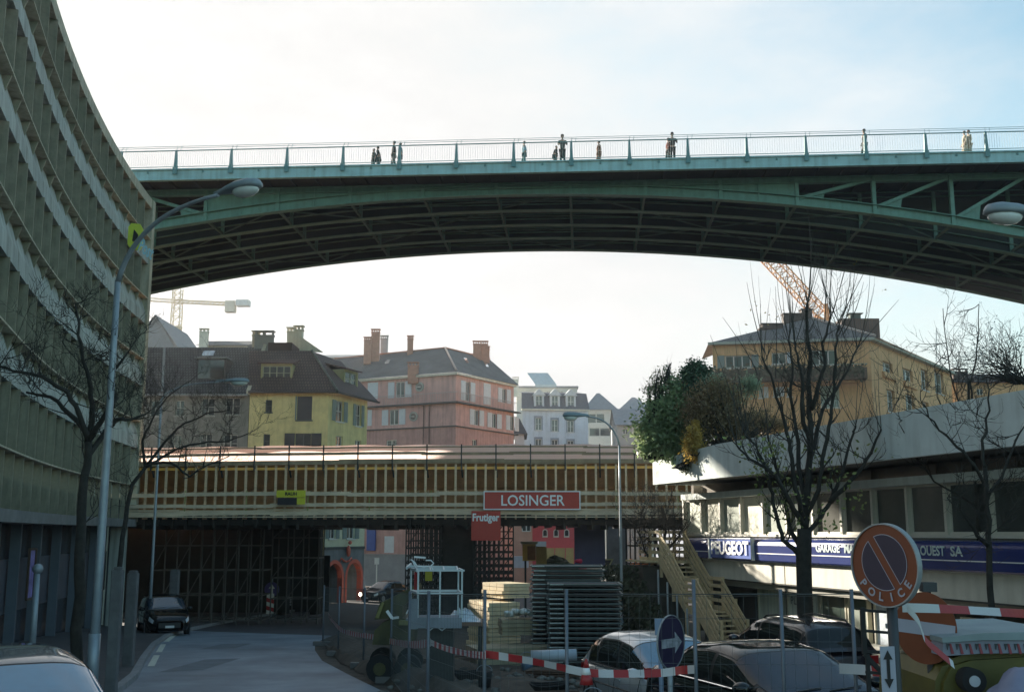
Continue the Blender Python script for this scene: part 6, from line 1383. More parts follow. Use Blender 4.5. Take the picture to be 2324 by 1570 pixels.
    w_.build('wiper', M_TRIM, t)
    for sgn in (1, -1):
        c = T(wa + .38, sgn * (W_ / 2 + .06), 1.0); q = MB(); q.ell(c, (.12, .12, .08), 10, 6); q.bar(c, T(wa + .36, sgn * (W_ / 2 - .12), .95), .04); q.build('wing_mirror', body, t)
        q = MB()
        for (xa, xb) in ((.12, .42),):
            vs = []; 
            for i in range(7):
                x = xa - .03 + (xb - xa) * i / 6
                for j in (3.6, 4.0, 4.5, 5.0):
                    a_, b_ = Bp(x, int(j), sgn), Bp(x, int(j) + 1, sgn); p = a_.lerp(b_, j - int(j)); p = p + lf * sgn * .008 + hd * .012 + Vector((0, 0, .008)); vs.append(p)
            q.add(vs, [[i * 4 + j, i * 4 + j + 1, (i + 1) * 4 + j + 1, (i + 1) * 4 + j] for i in range(6) for j in range(3)], True)
        q.build('headlight', mat('lit_headlight', (.9, .9, .85)) if lit else M_HLT, t)
        q = MB(); q.box(-.0, .02, 0, .02, 0, .02); q.v = [T(L_ - .06 + .06 * (v.x > .01), sgn * (W_ / 2 * .62 + (W_ / 2 * .2) * (v.y > .01)), .72 + .16 * (v.z > .01)) for v in q.v]; q.build('tail_light', M_TAIL, t)
        for x in (.86, L_ - .85):
            c = T(x, sgn * (W_ / 2 - .1), .31); q = MB(); q.tube(c - lf * sgn * .1, c + lf * sgn * .085, .31, n=20); wh = q.build('wheel', M_TYRE, t)
            q = MB(); q.tube(c + lf * sgn * .08, c + lf * sgn * .095, .20, n=16); q.build('rim', M_RIM, wh)
            q = MB(); c2 = T(x, sgn * (W_ / 2 + .004), .33)
            q.ring(c2, lf * sgn, .33, .37, .004, 24); q.build('arch_trim', M_TRIM, t)
        dl = MB()
        for x in [P['side'][0][0] - .1] + [(P['side'][0][1] + P['side'][1][0]) / 2, P['side'][min(1, len(P['side']) - 1)][1] + .06]:
            dl.path([Bp(x, i, sgn) + lf * sgn * .003 for i in (1, 2, 3, 4, 5)], .006, 4)
        dl.path([Bp(x, 3, sgn).lerp(Bp(x, 4, sgn), .4) + lf * sgn * .006 for x in [.6 + (L_ - 1.2) * i / 16 for i in range(17)]], .012, 4)
        dl.build('door_seam', M_TRIM, t)
        for a, b in P['side'][:2]: q = MB(); q.bar(T(b - .25, sgn * (W_ / 2 + .01), .82), T(b - .07, sgn * (W_ / 2 + .01), .82), .025); q.build('door_handle', body, t)
        ct = MB(); ct.path([S(x, .03, sgn, .012) for x in [P['side'][0][0] - .1 + (P['side'][-1][1] - P['side'][0][0] + .2) * i / 16 for i in range(17)]], .010, 4); ct.build('waist_trim', M_CHR if kind == 'sedan' else M_TRIM, t)
    q = MB(); q.add([T(x_, y_, z_) for x_ in (.0, .03) for y_ in (-.42, .42) for z_ in (.34, .54)], [(0, 1, 3, 2), (4, 6, 7, 5), (0, 4, 5, 1), (2, 3, 7, 6), (0, 2, 6, 4), (1, 5, 7, 3)]); q.v = [v + hd * .02 for v in q.v]; q.build('grille', M_TRIM, t)
    if plate: q = MB(); q.add([T(x_, y_, z_) for x_ in (-.03, -.04) for y_ in (-.17, .17) for z_ in (.34, .43)], [(0, 1, 3, 2), (4, 6, 7, 5), (0, 4, 5, 1), (2, 3, 7, 6), (0, 2, 6, 4), (1, 5, 7, 3)]); q.build('number_plate', M_PLT, t)
    if rails:
        for sgn in (1, -1):
            q = MB(); q.path([S(x, .78, sgn, .05 if 2.1 < x < 3.9 else .0) for x in [2.0, 2.15, 2.6, 3.2, 3.75, 3.9]], .018, 6); q.build('roof_rail', M_TRIM, t)
    if lit:
        e = MATS.get('headlamp_glow')
        if not e:
            e = bpy.data.materials.new('headlamp_glow'); e.use_nodes = True; MATS['headlamp_glow'] = e; b = e.node_tree.nodes['Principled BSDF']; b.inputs['Emission Color'].default_value = (1, .85, .6, 1); b.inputs['Emission Strength'].default_value = 6
        q = MB(); q.disc(T(-.02, lit, .62), hd, .13, .02, 14); q.build('lit_headlamp', e, t)
    return t
P_SILV = paint('silver_paint', (.52, .55, .58), metal=.6, rough=.32); P_BLK = paint('black_paint', (.006, .008, .009), rough=.07, coat=0)
P_GRY = paint('grey_blue_paint', (.07, .11, .14), metal=.3, rough=.25); P_DKR = paint('dark_plum_paint', (.02, .014, .018), rough=.25); P_WHT = paint('white_van_paint', (.6, .62, .64), rough=.3)
def hd(view_u, ang):
    """heading that makes the given angle with the line back to the camera"""
    v = Vector((-(view_u - 1162) / 2476, -1, 0)).normalized(); return Matrix.Rotation(R(ang), 3, 'Z') @ v
car('hatch', at(1450, 1480, 19).x + .45, 18.9, hd(1450, 25), P_SILV, 'silver hatchback parked behind the fence and the red and white tape', z=-3.20, glass=M_CGB)
car('sedan', at(1775, 1500, 14.6).x - .05, 14.8, hd(1775, 33), P_BLK, 'black saloon in the foreground with chrome window trim', z=-2.86, glass=M_CGD)
car('wagon', at(1820, 1450, 23.5).x, 24.6, hd(1800, -150), P_DKR, 'dark estate car with roof rails, behind the black saloon under the tree', z=-3.30, rails=True)
car('hatch', at(60, 1500, 9.3).x - .42, 9.9, hd(60, 12), P_GRY, 'grey-blue car cut off at the bottom left corner', z=-2.55, glass=M_CGB)
car('wagon', at(362, 1400, 46).x, 46.5, hd(362, 6), P_BLK, 'black car parked facing the camera at the left kerb by the slender lamp', z=gz(46) + .05)
car('hatch', at(872, 1340, 82).x, 82, hd(872, -38), P_BLK, 'black car with one headlight on, coming round by the red arches', z=gz(82), lit=-.55)
# white van seen through the right arch
v = at(792, 1330, 92); vt = thing('white_van', (v.x, 92, gz(92)), 'white pickup van seen through the right red arch', 'van')
q = MB(); q.box(v.x - .9, v.x + .9, 92, 95.5, gz(92) + .4, gz(92) + 1.2); q.build('body', P_WHT, vt, bevel=.08)
q = MB(); q.add([Vector((v.x + a, y_, gz(92) + z_)) for (y_, z_, w__) in ((92.9, 1.2, .85), (93.5, 2.0, .75), (94.9, 2.05, .75), (95.2, 1.2, .85)) for a in (-w__, w__)], [(0, 1, 3, 2), (2, 3, 5, 4), (4, 5, 7, 6), (0, 2, 4, 6), (1, 7, 5, 3)]); q.build('cab', P_WHT, vt)
q = MB(); q.quad(*[Vector((v.x + a, y_ - .02, gz(92) + z_)) for a, y_, z_ in ((-.72, 92.98, 1.3), (.72, 92.98, 1.3), (.66, 93.42, 1.9), (-.66, 93.42, 1.9))]); q.build('windscreen', M_CGL, vt)
for s_ in (-.7, .7): q = MB(); q.disc((v.x + s_, 91.99, gz(92) + .85), (0, -1, 0), .1, .02, 12); q.build('headlight', M_HLT, vt)
for s_ in (-.8, .8):
    for y_ in (92.7, 94.9): q = MB(); q.tube((v.x + s_ - .1, y_, gz(92) + .32), (v.x + s_ + .1, y_, gz(92) + .32), .32, n=14); q.build('wheel', M_TYRE, vt)
# ---------------------------------------------------------------- things on the building site
M_CG = mat('cage_steel', (.50, .56, .58), rough=.45, metal=.3, var=.15)
M_OLV = mat('olive_yellow_paint', (.085, .078, .022), rough=.6, var=.35, scale=3, dirt=.2)
Yc = 22.
def A(u, v, dy=0): return at(u, v, Yc + dy)
cg = thing('lift_cage', (A(985, 1412).x, Yc, gz(Yc)), 'pale steel work platform cage with toolbox tray on its top rail', 'lift cage')
xl, xr = A(948, 1400).x, A(1048, 1400).x; xb0 = A(922, 1350).x; zt, zb = A(1000, 1294).z, A(1000, 1403).z
for (x, y) in ((xl, Yc), (xr, Yc), (xb0, Yc + 1.0), (xr - .12, Yc + 1.0), ((xl + xr) / 2, Yc)): MB().bar((x, y, zb), (x, y, zt), .032).build('upright', M_CG, cg)
for z, dx in ((zt, .05), ((zt + zb) / 2 + .02, 0)):
    m_ = MB(); m_.bar((xl - dx, Yc, z), (xr + dx, Yc, z), .034); m_.bar((xb0, Yc + 1, z), (xr - .12, Yc + 1, z), .045); m_.bar((xl, Yc, z), (xb0, Yc + 1, z), .045); m_.bar((xr, Yc, z), (xr - .12, Yc + 1, z), .045); m_.build('rail', M_CG, cg)
m_ = MB()
m_.bar((xb0 - .02, Yc + .5, zt + .07), (xr - .15, Yc + .5, zt + .05), .04); m_.bar((xb0 - .02, Yc + .2, zt + .04), (xb0 + .0, Yc + .9, zt + .1), .04)
for k in range(4): m_.bar((xb0 + .15 + k * .27, Yc + .5, zt + .06), (xb0 + .2 + k * .27, Yc, zt), .03)
m_.build('upper_frame', M_CG, cg)
q = MB(); q.box(xl, xr, Yc - .03, Yc, zb - .18, zb + .02); q.box(xb0, xr - .1, Yc, Yc + 1, zb - .04, zb); q.box(xl - .15, xl, Yc - .02, Yc + .02, zb - .2, zb + .38); q.build('floor_tray', mat('grey_tray', (.22, .24, .27), var=.2), cg)
m_ = MB(); m_.path([A(932, 1269), A(941, 1275), A(946, 1284), A(962, 1286), A(978, 1284), A(984, 1277), A(978, 1271), A(966, 1271)], .016, 6); m_.path([A(936, 1272), A(946, 1292)], .015, 6); m_.path([A(978, 1284), A(984, 1294)], .015, 6); m_.bar(A(940, 1263), A(966, 1265), .035); m_.build('handle_hoop', mat('white_tube', (.72, .75, .75), rough=.3), cg)
q = MB(); a = A(940, 1298); b = A(948, 1338); q.box(a.x, b.x, Yc + .02, Yc + .06, b.z, a.z); q.build('red_label', mat('dark_red_label', (.25, .02, .02)), cg)
q = MB(); a = A(957, 1296); b = A(973, 1322); q.box(a.x, b.x, Yc + .9, Yc + .96, b.z, a.z); q.build('yellow_label', mat('yellow_label', (.35, .30, .03)), cg)
for u in (975, 1003): m_ = MB(); m_.path([A(u - 10, 1412), A(u - 8, 1424), A(u, 1430), A(u + 8, 1424), A(u + 10, 1412)], .014, 6); m_.build('hook_loop', M_CG, cg)
q = MB(); q.box((xl + xr) / 2 - .25, (xl + xr) / 2 + .25, Yc + .3, Yc + .9, gz(Yc), zb - .05); q.build('pedestal', M_DST, cg)
# olive telescopic machine behind and left of the cage
om = thing('site_machine', (A(890, 1480, 3).x, Yc + 3, gz(25)), 'muddy olive-yellow site machine with a raised sloping arm, left of the lift cage', 'construction machine')
def B(u, v, dy=3.): return at(u, v, Yc + dy)
q = MB(); q.prism([B(845, 1462), B(932, 1465), B(938, 1405), B(900, 1400), B(868, 1412), B(850, 1430)], (0, 1.6, 0)); q.build('hull', M_OLV, om)
q = MB(); q.prism([B(850, 1405), B(862, 1368), B(900, 1350), B(948, 1325), B(950, 1338), B(915, 1375), B(912, 1402)], (0, .9, 0)); q.build('arm', M_OLV, om)
q = MB(); q.prism([B(852, 1400, 2.9), B(868, 1365, 2.9), B(872, 1368, 2.9), B(860, 1402, 2.9)], (0, -.05, 0)); q.build('arm_edge', mat('worn_yellow', (.22, .20, .07), var=.3), om)
q = MB(); q.prism([B(905, 1418, 2.7), B(945, 1418, 2.7), B(945, 1408, 2.7), B(905, 1408, 2.7)], (0, .5, 0)); q.build('step', mat('worn_yellow', (.40, .36, .12)), om)
for u, dy in ((862, 2.9), (925, 2.9), (868, 4.5), (930, 4.5)): c = B(u, 1478, dy); c.z = gz(25) + .30; q = MB(); q.tube(c, c + Vector((0, .3, 0)), .30, n=18); w_ = q.build('wheel', M_TYRE, om); q = MB(); q.tube(c + Vector((0, -.02, 0)), c, .14, n=12); q.build('hub', M_OLV, w_)
m_ = MB(); m_.bar(B(878, 1385, 2.6), B(890, 1402, 2.6), .06); m_.bar(B(890, 1402, 2.6), B(905, 1400, 2.6), .05); m_.bar(B(922, 1392, 2.6), B(940, 1362, 2.6), .03); m_.build('white_lever', M_WHT, om)
# crumpled plastic on a trestle behind the cage
tb = thing('loaded_trestle', (A(1040, 1410, 4).x, Yc + 4, gz(26)), 'low dark trestle table behind the lift cage', 'trestle')
a = at(990, 1412, 26); b = at(1098, 1412, 26); q = MB(); q.box(a.x, b.x, 26, 27.2, a.z - .08, a.z); q.build('top', mat('rusty_plate', (.20, .12, .08), var=.3), tb)
for x in (a.x + .1, b.x - .1): q = MB(); q.box(x - .04, x + .04, 26.1, 27, gz(26), a.z - .08); q.build('leg', M_DST, tb)
q = MB(); rng = random.Random(2); gv = []
for j in range(9):
    for i in range(15):
        s = math.sin(math.pi * i / 14) * math.sin(math.pi * j / 8); gv.append(Vector((a.x + .12 + (b.x - a.x - .2) * i / 14, 26.05 + 1.0 * j / 8, a.z + .01 + s * (.16 + rng.uniform(0, .16)))))
q.add(gv, [[j * 15 + i, j * 15 + i + 1, (j + 1) * 15 + i + 1, (j + 1) * 15 + i] for j in range(8) for i in range(14)]); tag(q.build('plastic_sheet', mat('crumpled_plastic', (.42, .48, .52), rough=.25, var=.35, scale=6)), 'crumpled bluish white plastic sheet heaped behind the lift cage', 'plastic sheet')
# timber stacks
M_PINE = mat('fresh_pine', (.72, .58, .36), rough=.7, var=.16, scale=5, stretch=(1, 1, 1)); M_PINE2 = mat('weathered_pine', (.36, .30, .20), rough=.8, var=.25, scale=4)
def stack(c, ang, Lx, Ly, h, n, m, label, jit=.03, seed=1):
    t = thing('timber_stack', c, label, 'timber stack', 'timber stacks on the site'); rg = random.Random(seed); M_ = Matrix.Rotation(R(ang), 3, 'Z')
    for k in range(n):
        q = MB(); z0 = c.z + h * k / n; z1 = z0 + h / n * .9; a = Lx / 2 + rg.uniform(-jit, jit); b = Ly / 2 + rg.uniform(-jit, jit); ox = rg.uniform(-jit, jit)
        for j in range(3):
            y0 = -b + 2 * b * j / 3 + .01; y1 = -b + 2 * b * (j + 1) / 3 - .01
            q.add([c + M_ @ Vector((x + ox, y, 0)) + Vector((0, 0, z - c.z)) for z in (z0, z1) for y in (y0, y1) for x in (-a, a)], [(0, 1, 3, 2), (4, 6, 7, 5), (0, 4, 5, 1), (2, 3, 7, 6), (0, 2, 6, 4), (1, 5, 7, 3)])
        q.build('board_layer', m, t)
Yt = 34.
def ct(u, v, Y=Yt): p = at(u, v, Y); return p
z_g = gz(Yt)
p = ct(1122, 1450); zt1 = ct(1120, 1362).z; stack(Vector((p.x - .02, Yt, z_g + .25)), 21, 1.0, 1.9, zt1 - z_g - .25, 11, M_PINE, 'sunlit pale timber pile, tallest of the stacks beside the lift cage', seed=2)
p = ct(1152, 1345); z0_ = ct(1150, 1356).z; stack(Vector((p.x - .05, Yt + .4, z0_)), 30, .95, 1.3, ct(1150, 1322).z - z0_, 4, M_PINE, 'short bundle of fresh planks lying crosswise on top of the timber pile', seed=3)
p = ct(1176, 1400, 30.2); stack(Vector((p.x - .02, 30.0, ct(1176, 1438, 30).z)), 8, .95, .8, ct(1176, 1402, 30).z - ct(1176, 1438, 30).z, 4, M_PINE2, 'weathered grey timber bundle lower right of the pale timber pile', seed=4)
p = ct(1160, 1450, 29.4); stack(Vector((p.x, 29.2, gz(29))), 16, 2.1, 1.1, .55, 4, M_PINE2, 'wide low pile of weathered boards at the foot of the pale timber pile', seed=5)
q = MB(); rng = random.Random(6); c = ct(1180, 1394, 29.8)
for k in range(26): d_ = Vector((rng.uniform(-.36, .36), rng.uniform(-.3, .3), rng.uniform(0, .12))); q.ell(c + d_, (rng.uniform(.06, .14), .1, rng.uniform(.04, .09)), 6, 4)
tag(q.build('wrapped_bundle', mat('white_foil', (.62, .64, .6), rough=.3, var=.3, scale=8)), 'heap wrapped in whitish foil on the weathered timber bundle', 'bundle')
# steel form panels in two stacks
M_PAN = mat('dark_panel_face', (.055, .05, .055), rough=.6, var=.4, scale=3); M_PED = mat('panel_edge_steel', (.13, .16, .16), rough=.4, metal=.3, var=.2)
def panels(u0, u1, vt, Y, n, ang, lab, th=.105):
    a = at(u0, vt, Y); b = at(u1, vt, Y); Lx = b.x - a.x; cx_ = (a.x + b.x) / 2; zt = a.z; M_ = Matrix.Rotation(R(ang), 3, 'Z'); c = Vector((cx_, Y + .7, 0)); proto = None
    step = (zt - gz(Y) - .05) / n
    for k in range(n):
        z = gz(Y) + .05 + k * step
        if proto is None:
            t = thing('formwork_frame', (cx_, Y + .7, z), lab, 'formwork frame', 'steel formwork frames in the two stacks')
            q = MB(); q.add([c + M_ @ Vector((x, y, 0)) + Vector((0, 0, zz)) for zz in (z + .02, z + step * .62) for y in (-.62, .62) for x in (-Lx / 2 + .04, Lx / 2 - .04)], [(0, 1, 3, 2), (4, 6, 7, 5), (0, 4, 5, 1), (2, 3, 7, 6), (0, 2, 6, 4), (1, 5, 7, 3)]); q.build('face', M_PAN, t)
            q = MB()
            for y in (-.66, .66): q.bar(c + M_ @ Vector((-Lx / 2, y, 0)) + Vector((0, 0, z + step * .66)), c + M_ @ Vector((Lx / 2, y, 0)) + Vector((0, 0, z + step * .66)), .05, .022)
            for x in (-Lx / 2, Lx / 2): q.bar(c + M_ @ Vector((x, -.66, 0)) + Vector((0, 0, z + step * .66)), c + M_ @ Vector((x, .66, 0)) + Vector((0, 0, z + step * .66)), .04, .022)
            q.build('edge_frame', M_PED, t)
            q = MB()
            for s_ in (0, 1): q.bar(c + M_ @ Vector((-Lx / 2 + .05 + s_ * .02, -.69, 0)) + Vector((0, 0, z + step * .66)), c + M_ @ Vector((-Lx / 2 + .38, -.69, 0)) + Vector((0, 0, z + step * .66)), .04, .03)
            q.build('bright_end', mat('bright_panel_end', (.62, .68, .66), rough=.3, metal=.2), t); proto = t
        else:
            t = copy_tree(proto); t.location = Vector((cx_ + random.Random(k).uniform(-.03, .03), Y + .7, z)); 
panels(1208, 1372, 1281, 29.5, 22, -3, 'dark steel frame lying in the taller rear stack')
panels(1246, 1412, 1322, 27.6, 18, -2, 'dark steel frame lying in the lower front stack by the thin lamp')
q = MB(); a = at(1316, 1278, 29.5); q.ell(a + Vector((0, .5, .05)), (.11, .06, .06), 6, 4); q.ell(a + Vector((.05, .5, .05)), (.05, .05, .07), 6, 4); tag(q.build('red_glove', mat('red_cloth', (.45, .03, .06))), 'small red cloth lying on the rear stack of form panels', 'cloth')
# beyond the gap: yellow cabinets, board fence, blue hoarding, rubble
def tbox(name, u0, u1, v0, v1, Y, dep, m, label, cat, bev=.02):
    a = at(u0, v0, Y); b = at(u1, v1, Y); q = MB(); q.box(a.x, b.x, Y, Y + dep, b.z, a.z); return tag(q.build(name, m, bevel=bev), label, cat)
M_CAB = mat('orange_yellow_cabinet', (.62, .33, .05), rough=.5, var=.1)
cb = thing('site_cabinet', (at(1200, 1260, 58).x, 58, gz(58)), 'orange-yellow cabinet with an open dark front, raised on a post', 'cabinet')
a = at(1186, 1234, 58); b = at(1216, 1272, 58); q = MB(); q.box(a.x, b.x, 58, 58.9, b.z, a.z); q.build('body', M_CAB, cb); q = MB(); q.box(a.x + .25, b.x - .02, 57.97, 58, b.z + .05, a.z - .1); q.build('front', mat('brown_opening', (.22, .09, .03), var=.3), cb)
q = MB(); q.box(a.x - .1, b.x + .1, 57.8, 59, a.z, a.z + .12); q.build('lid', mat('cream_lid', (.6, .5, .35)), cb); q = MB(); q.bar((a.x + .15, 58.4, gz(58)), (a.x + .15, 58.4, b.z), .1); q.build('leg', M_DST, cb)
tbox('site_cabinet', 1217, 1241, 1240, 1290, 59, .8, mat('dull_yellow_cabinet', (.45, .31, .12), var=.15), 'dull yellow closed cabinet just right of the open orange one', 'cabinet')
hb = thing('board_hoarding', (at(1268, 1280, 96).x, 96, gz(96)), 'ochre board hoarding below the crimson house', 'hoarding')
for u0, u1 in ((1236, 1259), (1260, 1283), (1284, 1303)): a = at(u0, 1243, 96); b = at(u1, 1275, 96); q = MB(); q.box(a.x, b.x - .03, 96, 96.06, b.z - 1.6, a.z); q.build('board', mat('ochre_board', (.50, .33, .13), var=.12), hb)
tbox('grey_hoarding', 1196, 1240, 1228, 1260, 97.5, .06, mat('pale_grey_blue_board', (.36, .38, .42), var=.1), 'pale grey-blue hoarding behind the yellow cabinets', 'hoarding')
tbox('blue_hoarding', 1303, 1374, 1160, 1286, 56, .1, mat('violet_blue_board', (.075, .09, .21), rough=.6, var=.14), 'tall violet-blue hoarding panel under the right part of the formwork', 'hoarding')
tbox('concrete_wall', 1376, 1425, 1150, 1300, 70, .4, mat('stained_wall', (.14, .15, .16), var=.35, scale=1), 'stained grey wall with pipes right of the blue hoarding', 'wall')
tbox('white_awning', 1166, 1200, 1262, 1288, 80, .8, mat('pinkish_white_awning', (.62, .55, .58)), 'pale pinkish shop canopy at the foot of the salmon house', 'awning')
q = MB(); rng = random.Random(8)
for k in range(220):
    u = rng.uniform(1226, 1302); v = 1300 - rng.random() ** .6 * 34 * (1 - abs(u - 1262) / 60); c = at(u, v, 62 + rng.uniform(-1, 1)); q.ell(c, (rng.uniform(.12, .4), .25, rng.uniform(.08, .25)), 6, 4)
q.box(at(1226, 1300, 62).x, at(1302, 1300, 62).x, 61.5, 63, gz(62), at(1260, 1297, 62).z)
tag(q.build('rubble_heap', mat('rubble', (.16, .17, .15), var=.6, scale=2)), kind='stuff')
q = MB(); c = at(853, 1275, 84); a = at(850, 1265, 84); b = at(860, 1280, 84); q.box(a.x, b.x, 84, 84.1, b.z, a.z); q.box((a.x + b.x) / 2 - .04, (a.x + b.x) / 2 + .04, 84.02, 84.1, gz(84), b.z); tag(q.build('white_notice', mat('bright_notice', (.85, .84, .78))), 'bright white notice plate on a post right of the red arches', 'sign')
# loose boards, pipe and blocks on the earth
rng = random.Random(12); M_WORN = mat('muddy_board', (.20, .17, .12), var=.4, scale=4)
for i, (u, v, Y, L_, ang, lab) in enumerate(((1250, 1545, 15.6, 1.6, 10, 'muddy loose board nearest the silver car'), (1190, 1535, 16.4, 1.3, -14, 'muddy loose board left of the silver car, second one'), (1150, 1505, 19, 1.2, 25, 'muddy loose board below the wide low pile'), (1060, 1525, 17.5, 1.0, -30, 'muddy loose board behind the fence below the lift cage'), (1215, 1560, 14.9, 1.9, 4, 'longest muddy board at the bottom of the site'))):
    c = at(u, v, Y); c.z = gz(Y) + .22; M_ = Matrix.Rotation(R(ang), 3, 'Z'); q = MB(); q.bar(c - M_ @ Vector((L_ / 2, 0, 0)), c + M_ @ Vector((L_ / 2, 0, .04)), .2, .035); tag(q.build('loose_board', M_WORN), lab, 'board', 'loose boards on the site earth')
c = at(1258, 1487, 21.6); q = MB(); q.tube(c - Vector((.45, .1, 0)), c + Vector((.42, -.1, .03)), .11, n=14); tag(q.build('pipe', mat('grey_pipe', (.4, .44, .48), rough=.4, var=.2)), 'short thick grey pipe lying left of the silver car', 'pipe')
q = MB(); rng = random.Random(33)
for k in range(500):
    Y = rng.uniform(13.5, 27); x0 = at(900, 0, Y).x + 0; x = rng.uniform(-1.5, 4.0) if Y < 18 else rng.uniform(-2.5, 3.5)
    s_ = rng.uniform(.02, .09); q.ell((x, Y, gz(Y) + .14), (s_ * 1.4, s_, s_ * .8), 5, 3)
tag(q.build('stones', mat('earth_stones', (.15, .14, .12), var=.6, scale=5)), kind='stuff')
# traffic cone hung on the fence before the silver car
c = at(1331, 1552, 12.0); q = MB(); tcn = thing('traffic_cone', c, 'small red and white cone hanging on the fence before the silver car', 'traffic cone')
for (h0, h1, m, nm) in ((0, .1, M_TR, 'red_band'), (.1, .17, M_WHT, 'white_band'), (.17, .26, M_TR, 'red_band')): q = MB(); q.tube(c + Vector((0, 0, h0)), c + Vector((0, 0, h1)), .075 - h0 * .24, .075 - h1 * .24, n=14); q.build(nm, m, tcn)
# yellow machine at the right edge
ym = thing('yellow_dumper', (at(2250, 1500, 9.6).x, 9.8, gz(9.8)), 'yellow site dumper with a white and red patterned rim, at the right edge', 'construction machine')
def Y9(u, v, Y=9.4): return at(u, v, Y)
M_YM = mat('dull_yellow_machine', (.10, .088, .016), rough=.5, var=.35, scale=2)
q = MB(); q.prism([Y9(2128, 1545), Y9(2150, 1500), Y9(2200, 1484), Y9(2420, 1470), Y9(2420, 1640), Y9(2128, 1640)], (0, 1.5, 0)); q.build('bonnet', M_YM, ym, bevel=.05)
q = MB(); q.prism([Y9(2138, 1446, 9.3), Y9(2230, 1436, 9.3), Y9(2420, 1432, 9.3), Y9(2420, 1452, 9.3), Y9(2230, 1452, 9.3), Y9(2140, 1458, 9.3)], (0, 1.4, 0)); q.build('skip_rim', mat('pale_skip_rim', (.24, .30, .31), var=.15), ym)
q = MB(); q.prism([Y9(2140, 1458.5, 9.32), Y9(2230, 1452.5, 9.32), Y9(2420, 1452.5, 9.32), Y9(2420, 1480, 9.32), Y9(2230, 1482, 9.32), Y9(2140, 1488, 9.32)], (0, 1.3, 0)); q.build('skip_side', mat('skip_side_white', (.24, .25, .30), var=.2), ym)
q = MB(); q2 = MB()
for k in range(9):
    u = 2146 + k * 22; q.prism([Y9(u + 9, 1460, 9.31), Y9(u + 13, 1460, 9.31), Y9(u + 20, 1483, 9.31), Y9(u + 14, 1483, 9.31)], (0, .01, 0)); q2.prism([Y9(u + 2, 1460, 9.31), Y9(u + 8, 1460, 9.31), Y9(u + 5, 1474, 9.31)], (0, .01, 0))
q.build('red_stripe_pattern', mat('worn_red', (.28, .06, .07)), ym); q2.build('dark_notch_pattern', mat('dark_notch', (.05, .06, .06)), ym)
c = Y9(2212, 1545, 9.25); q = MB(); q.tube(c, c + Vector((0, .3, 0)), .1, n=18); q.build('round_lamp', M_TYRE, ym); q = MB(); q.tube(c + Vector((0, -.01, 0)), c + Vector((0, .01, 0)), .045, n=14); q.build('lamp_glass', M_HLT, ym)
for (x, y) in ((Y9(2200, 1600).x, 9.5), (Y9(2200, 1600).x, 10.7)): q = MB(); q.tube((x - .15, y, gz(9) + .38), (x + .15, y, gz(9) + .38), .38, n=18); q.build('wheel', M_TYRE, ym)
q = MB(); rng = random.Random(3); a = Y9(2235, 1530, 8.9); b = Y9(2400, 1530, 8.9); gv = []
for j in range(7):
    for i in range(13):
        s = math.sin(math.pi * min(1, (i + 1) / 8) * .5); gv.append(Vector((a.x + (b.x - a.x) * i / 12, 8.7 + .45 * j / 6, a.z - .32 + s * (.14 + .22 * math.sin(math.pi * j / 6)) + rng.uniform(0, .05))))
q.add(gv, [[j * 13 + i, j * 13 + i + 1, (j + 1) * 13 + i + 1, (j + 1) * 13 + i] for j in range(6) for i in range(12)], True); q.box(a.x + .1, b.x, 8.72, 9.1, gz(9), a.z - .32)
tag(q.build('tarpaulin_heap', mat('lilac_grey_tarpaulin', (.20, .21, .30), rough=.5, var=.25)), 'lilac-grey tarpaulin bundle in front of the yellow dumper', 'tarpaulin')
# flower baskets and little things by the stairs
M_FL = mat('orange_flowers', (.62, .16, .03), var=.5, scale=20)
for k, (u, v, lab) in enumerate(((1463, 1283, 'hanging basket of orange flowers left of the wooden stairs, upper one'), (1462, 1338, 'clump of dark red flowers below the orange basket'))):
    q = MB(); rng = random.Random(k + 50); c = at(u, v, 43)
    for i in range(260): d_ = Vector((rng.gauss(0, .22), rng.gauss(0, .15), rng.gauss(0, .2))); s_ = .045; n1 = Vector((rng.uniform(-1, 1), rng.uniform(-1, 1), rng.uniform(-1, 1))).normalized() * s_; n2 = n1.orthogonal().normalized() * s_; q.quad(c + d_ - n1, c + d_ - n2, c + d_ + n1, c + d_ + n2)
    tag(q.build('flower_basket', M_FL if k == 0 else mat('dark_red_flowers', (.25, .05, .03), var=.4)), lab, 'flowers')
M_IV = mat('dark_ivy', (.035, .045, .02), var=.5, scale=4)
q = MB(); rng = random.Random(77)
for i in range(6000):
    t = rng.random(); x = rng.uniform(-1, 4.6); o = rng.uniform(2.2, 3.2); hmax = -1.2 - max(0, x - .6) * .62; z = gz(38) + (max(.2, hmax - gz(38))) * rng.random() ** 1.2; c = GR.p(x, o, z); s_ = .07
    n1 = Vector((rng.uniform(-1, 1), rng.uniform(-1, 1), rng.uniform(-1, 1))).normalized() * s_; n2 = n1.orthogonal().normalized() * s_; q.quad(c - n1, c - n2, c + n1, c + n2)
tag(q.build('undergrowth', M_IV), kind='stuff')

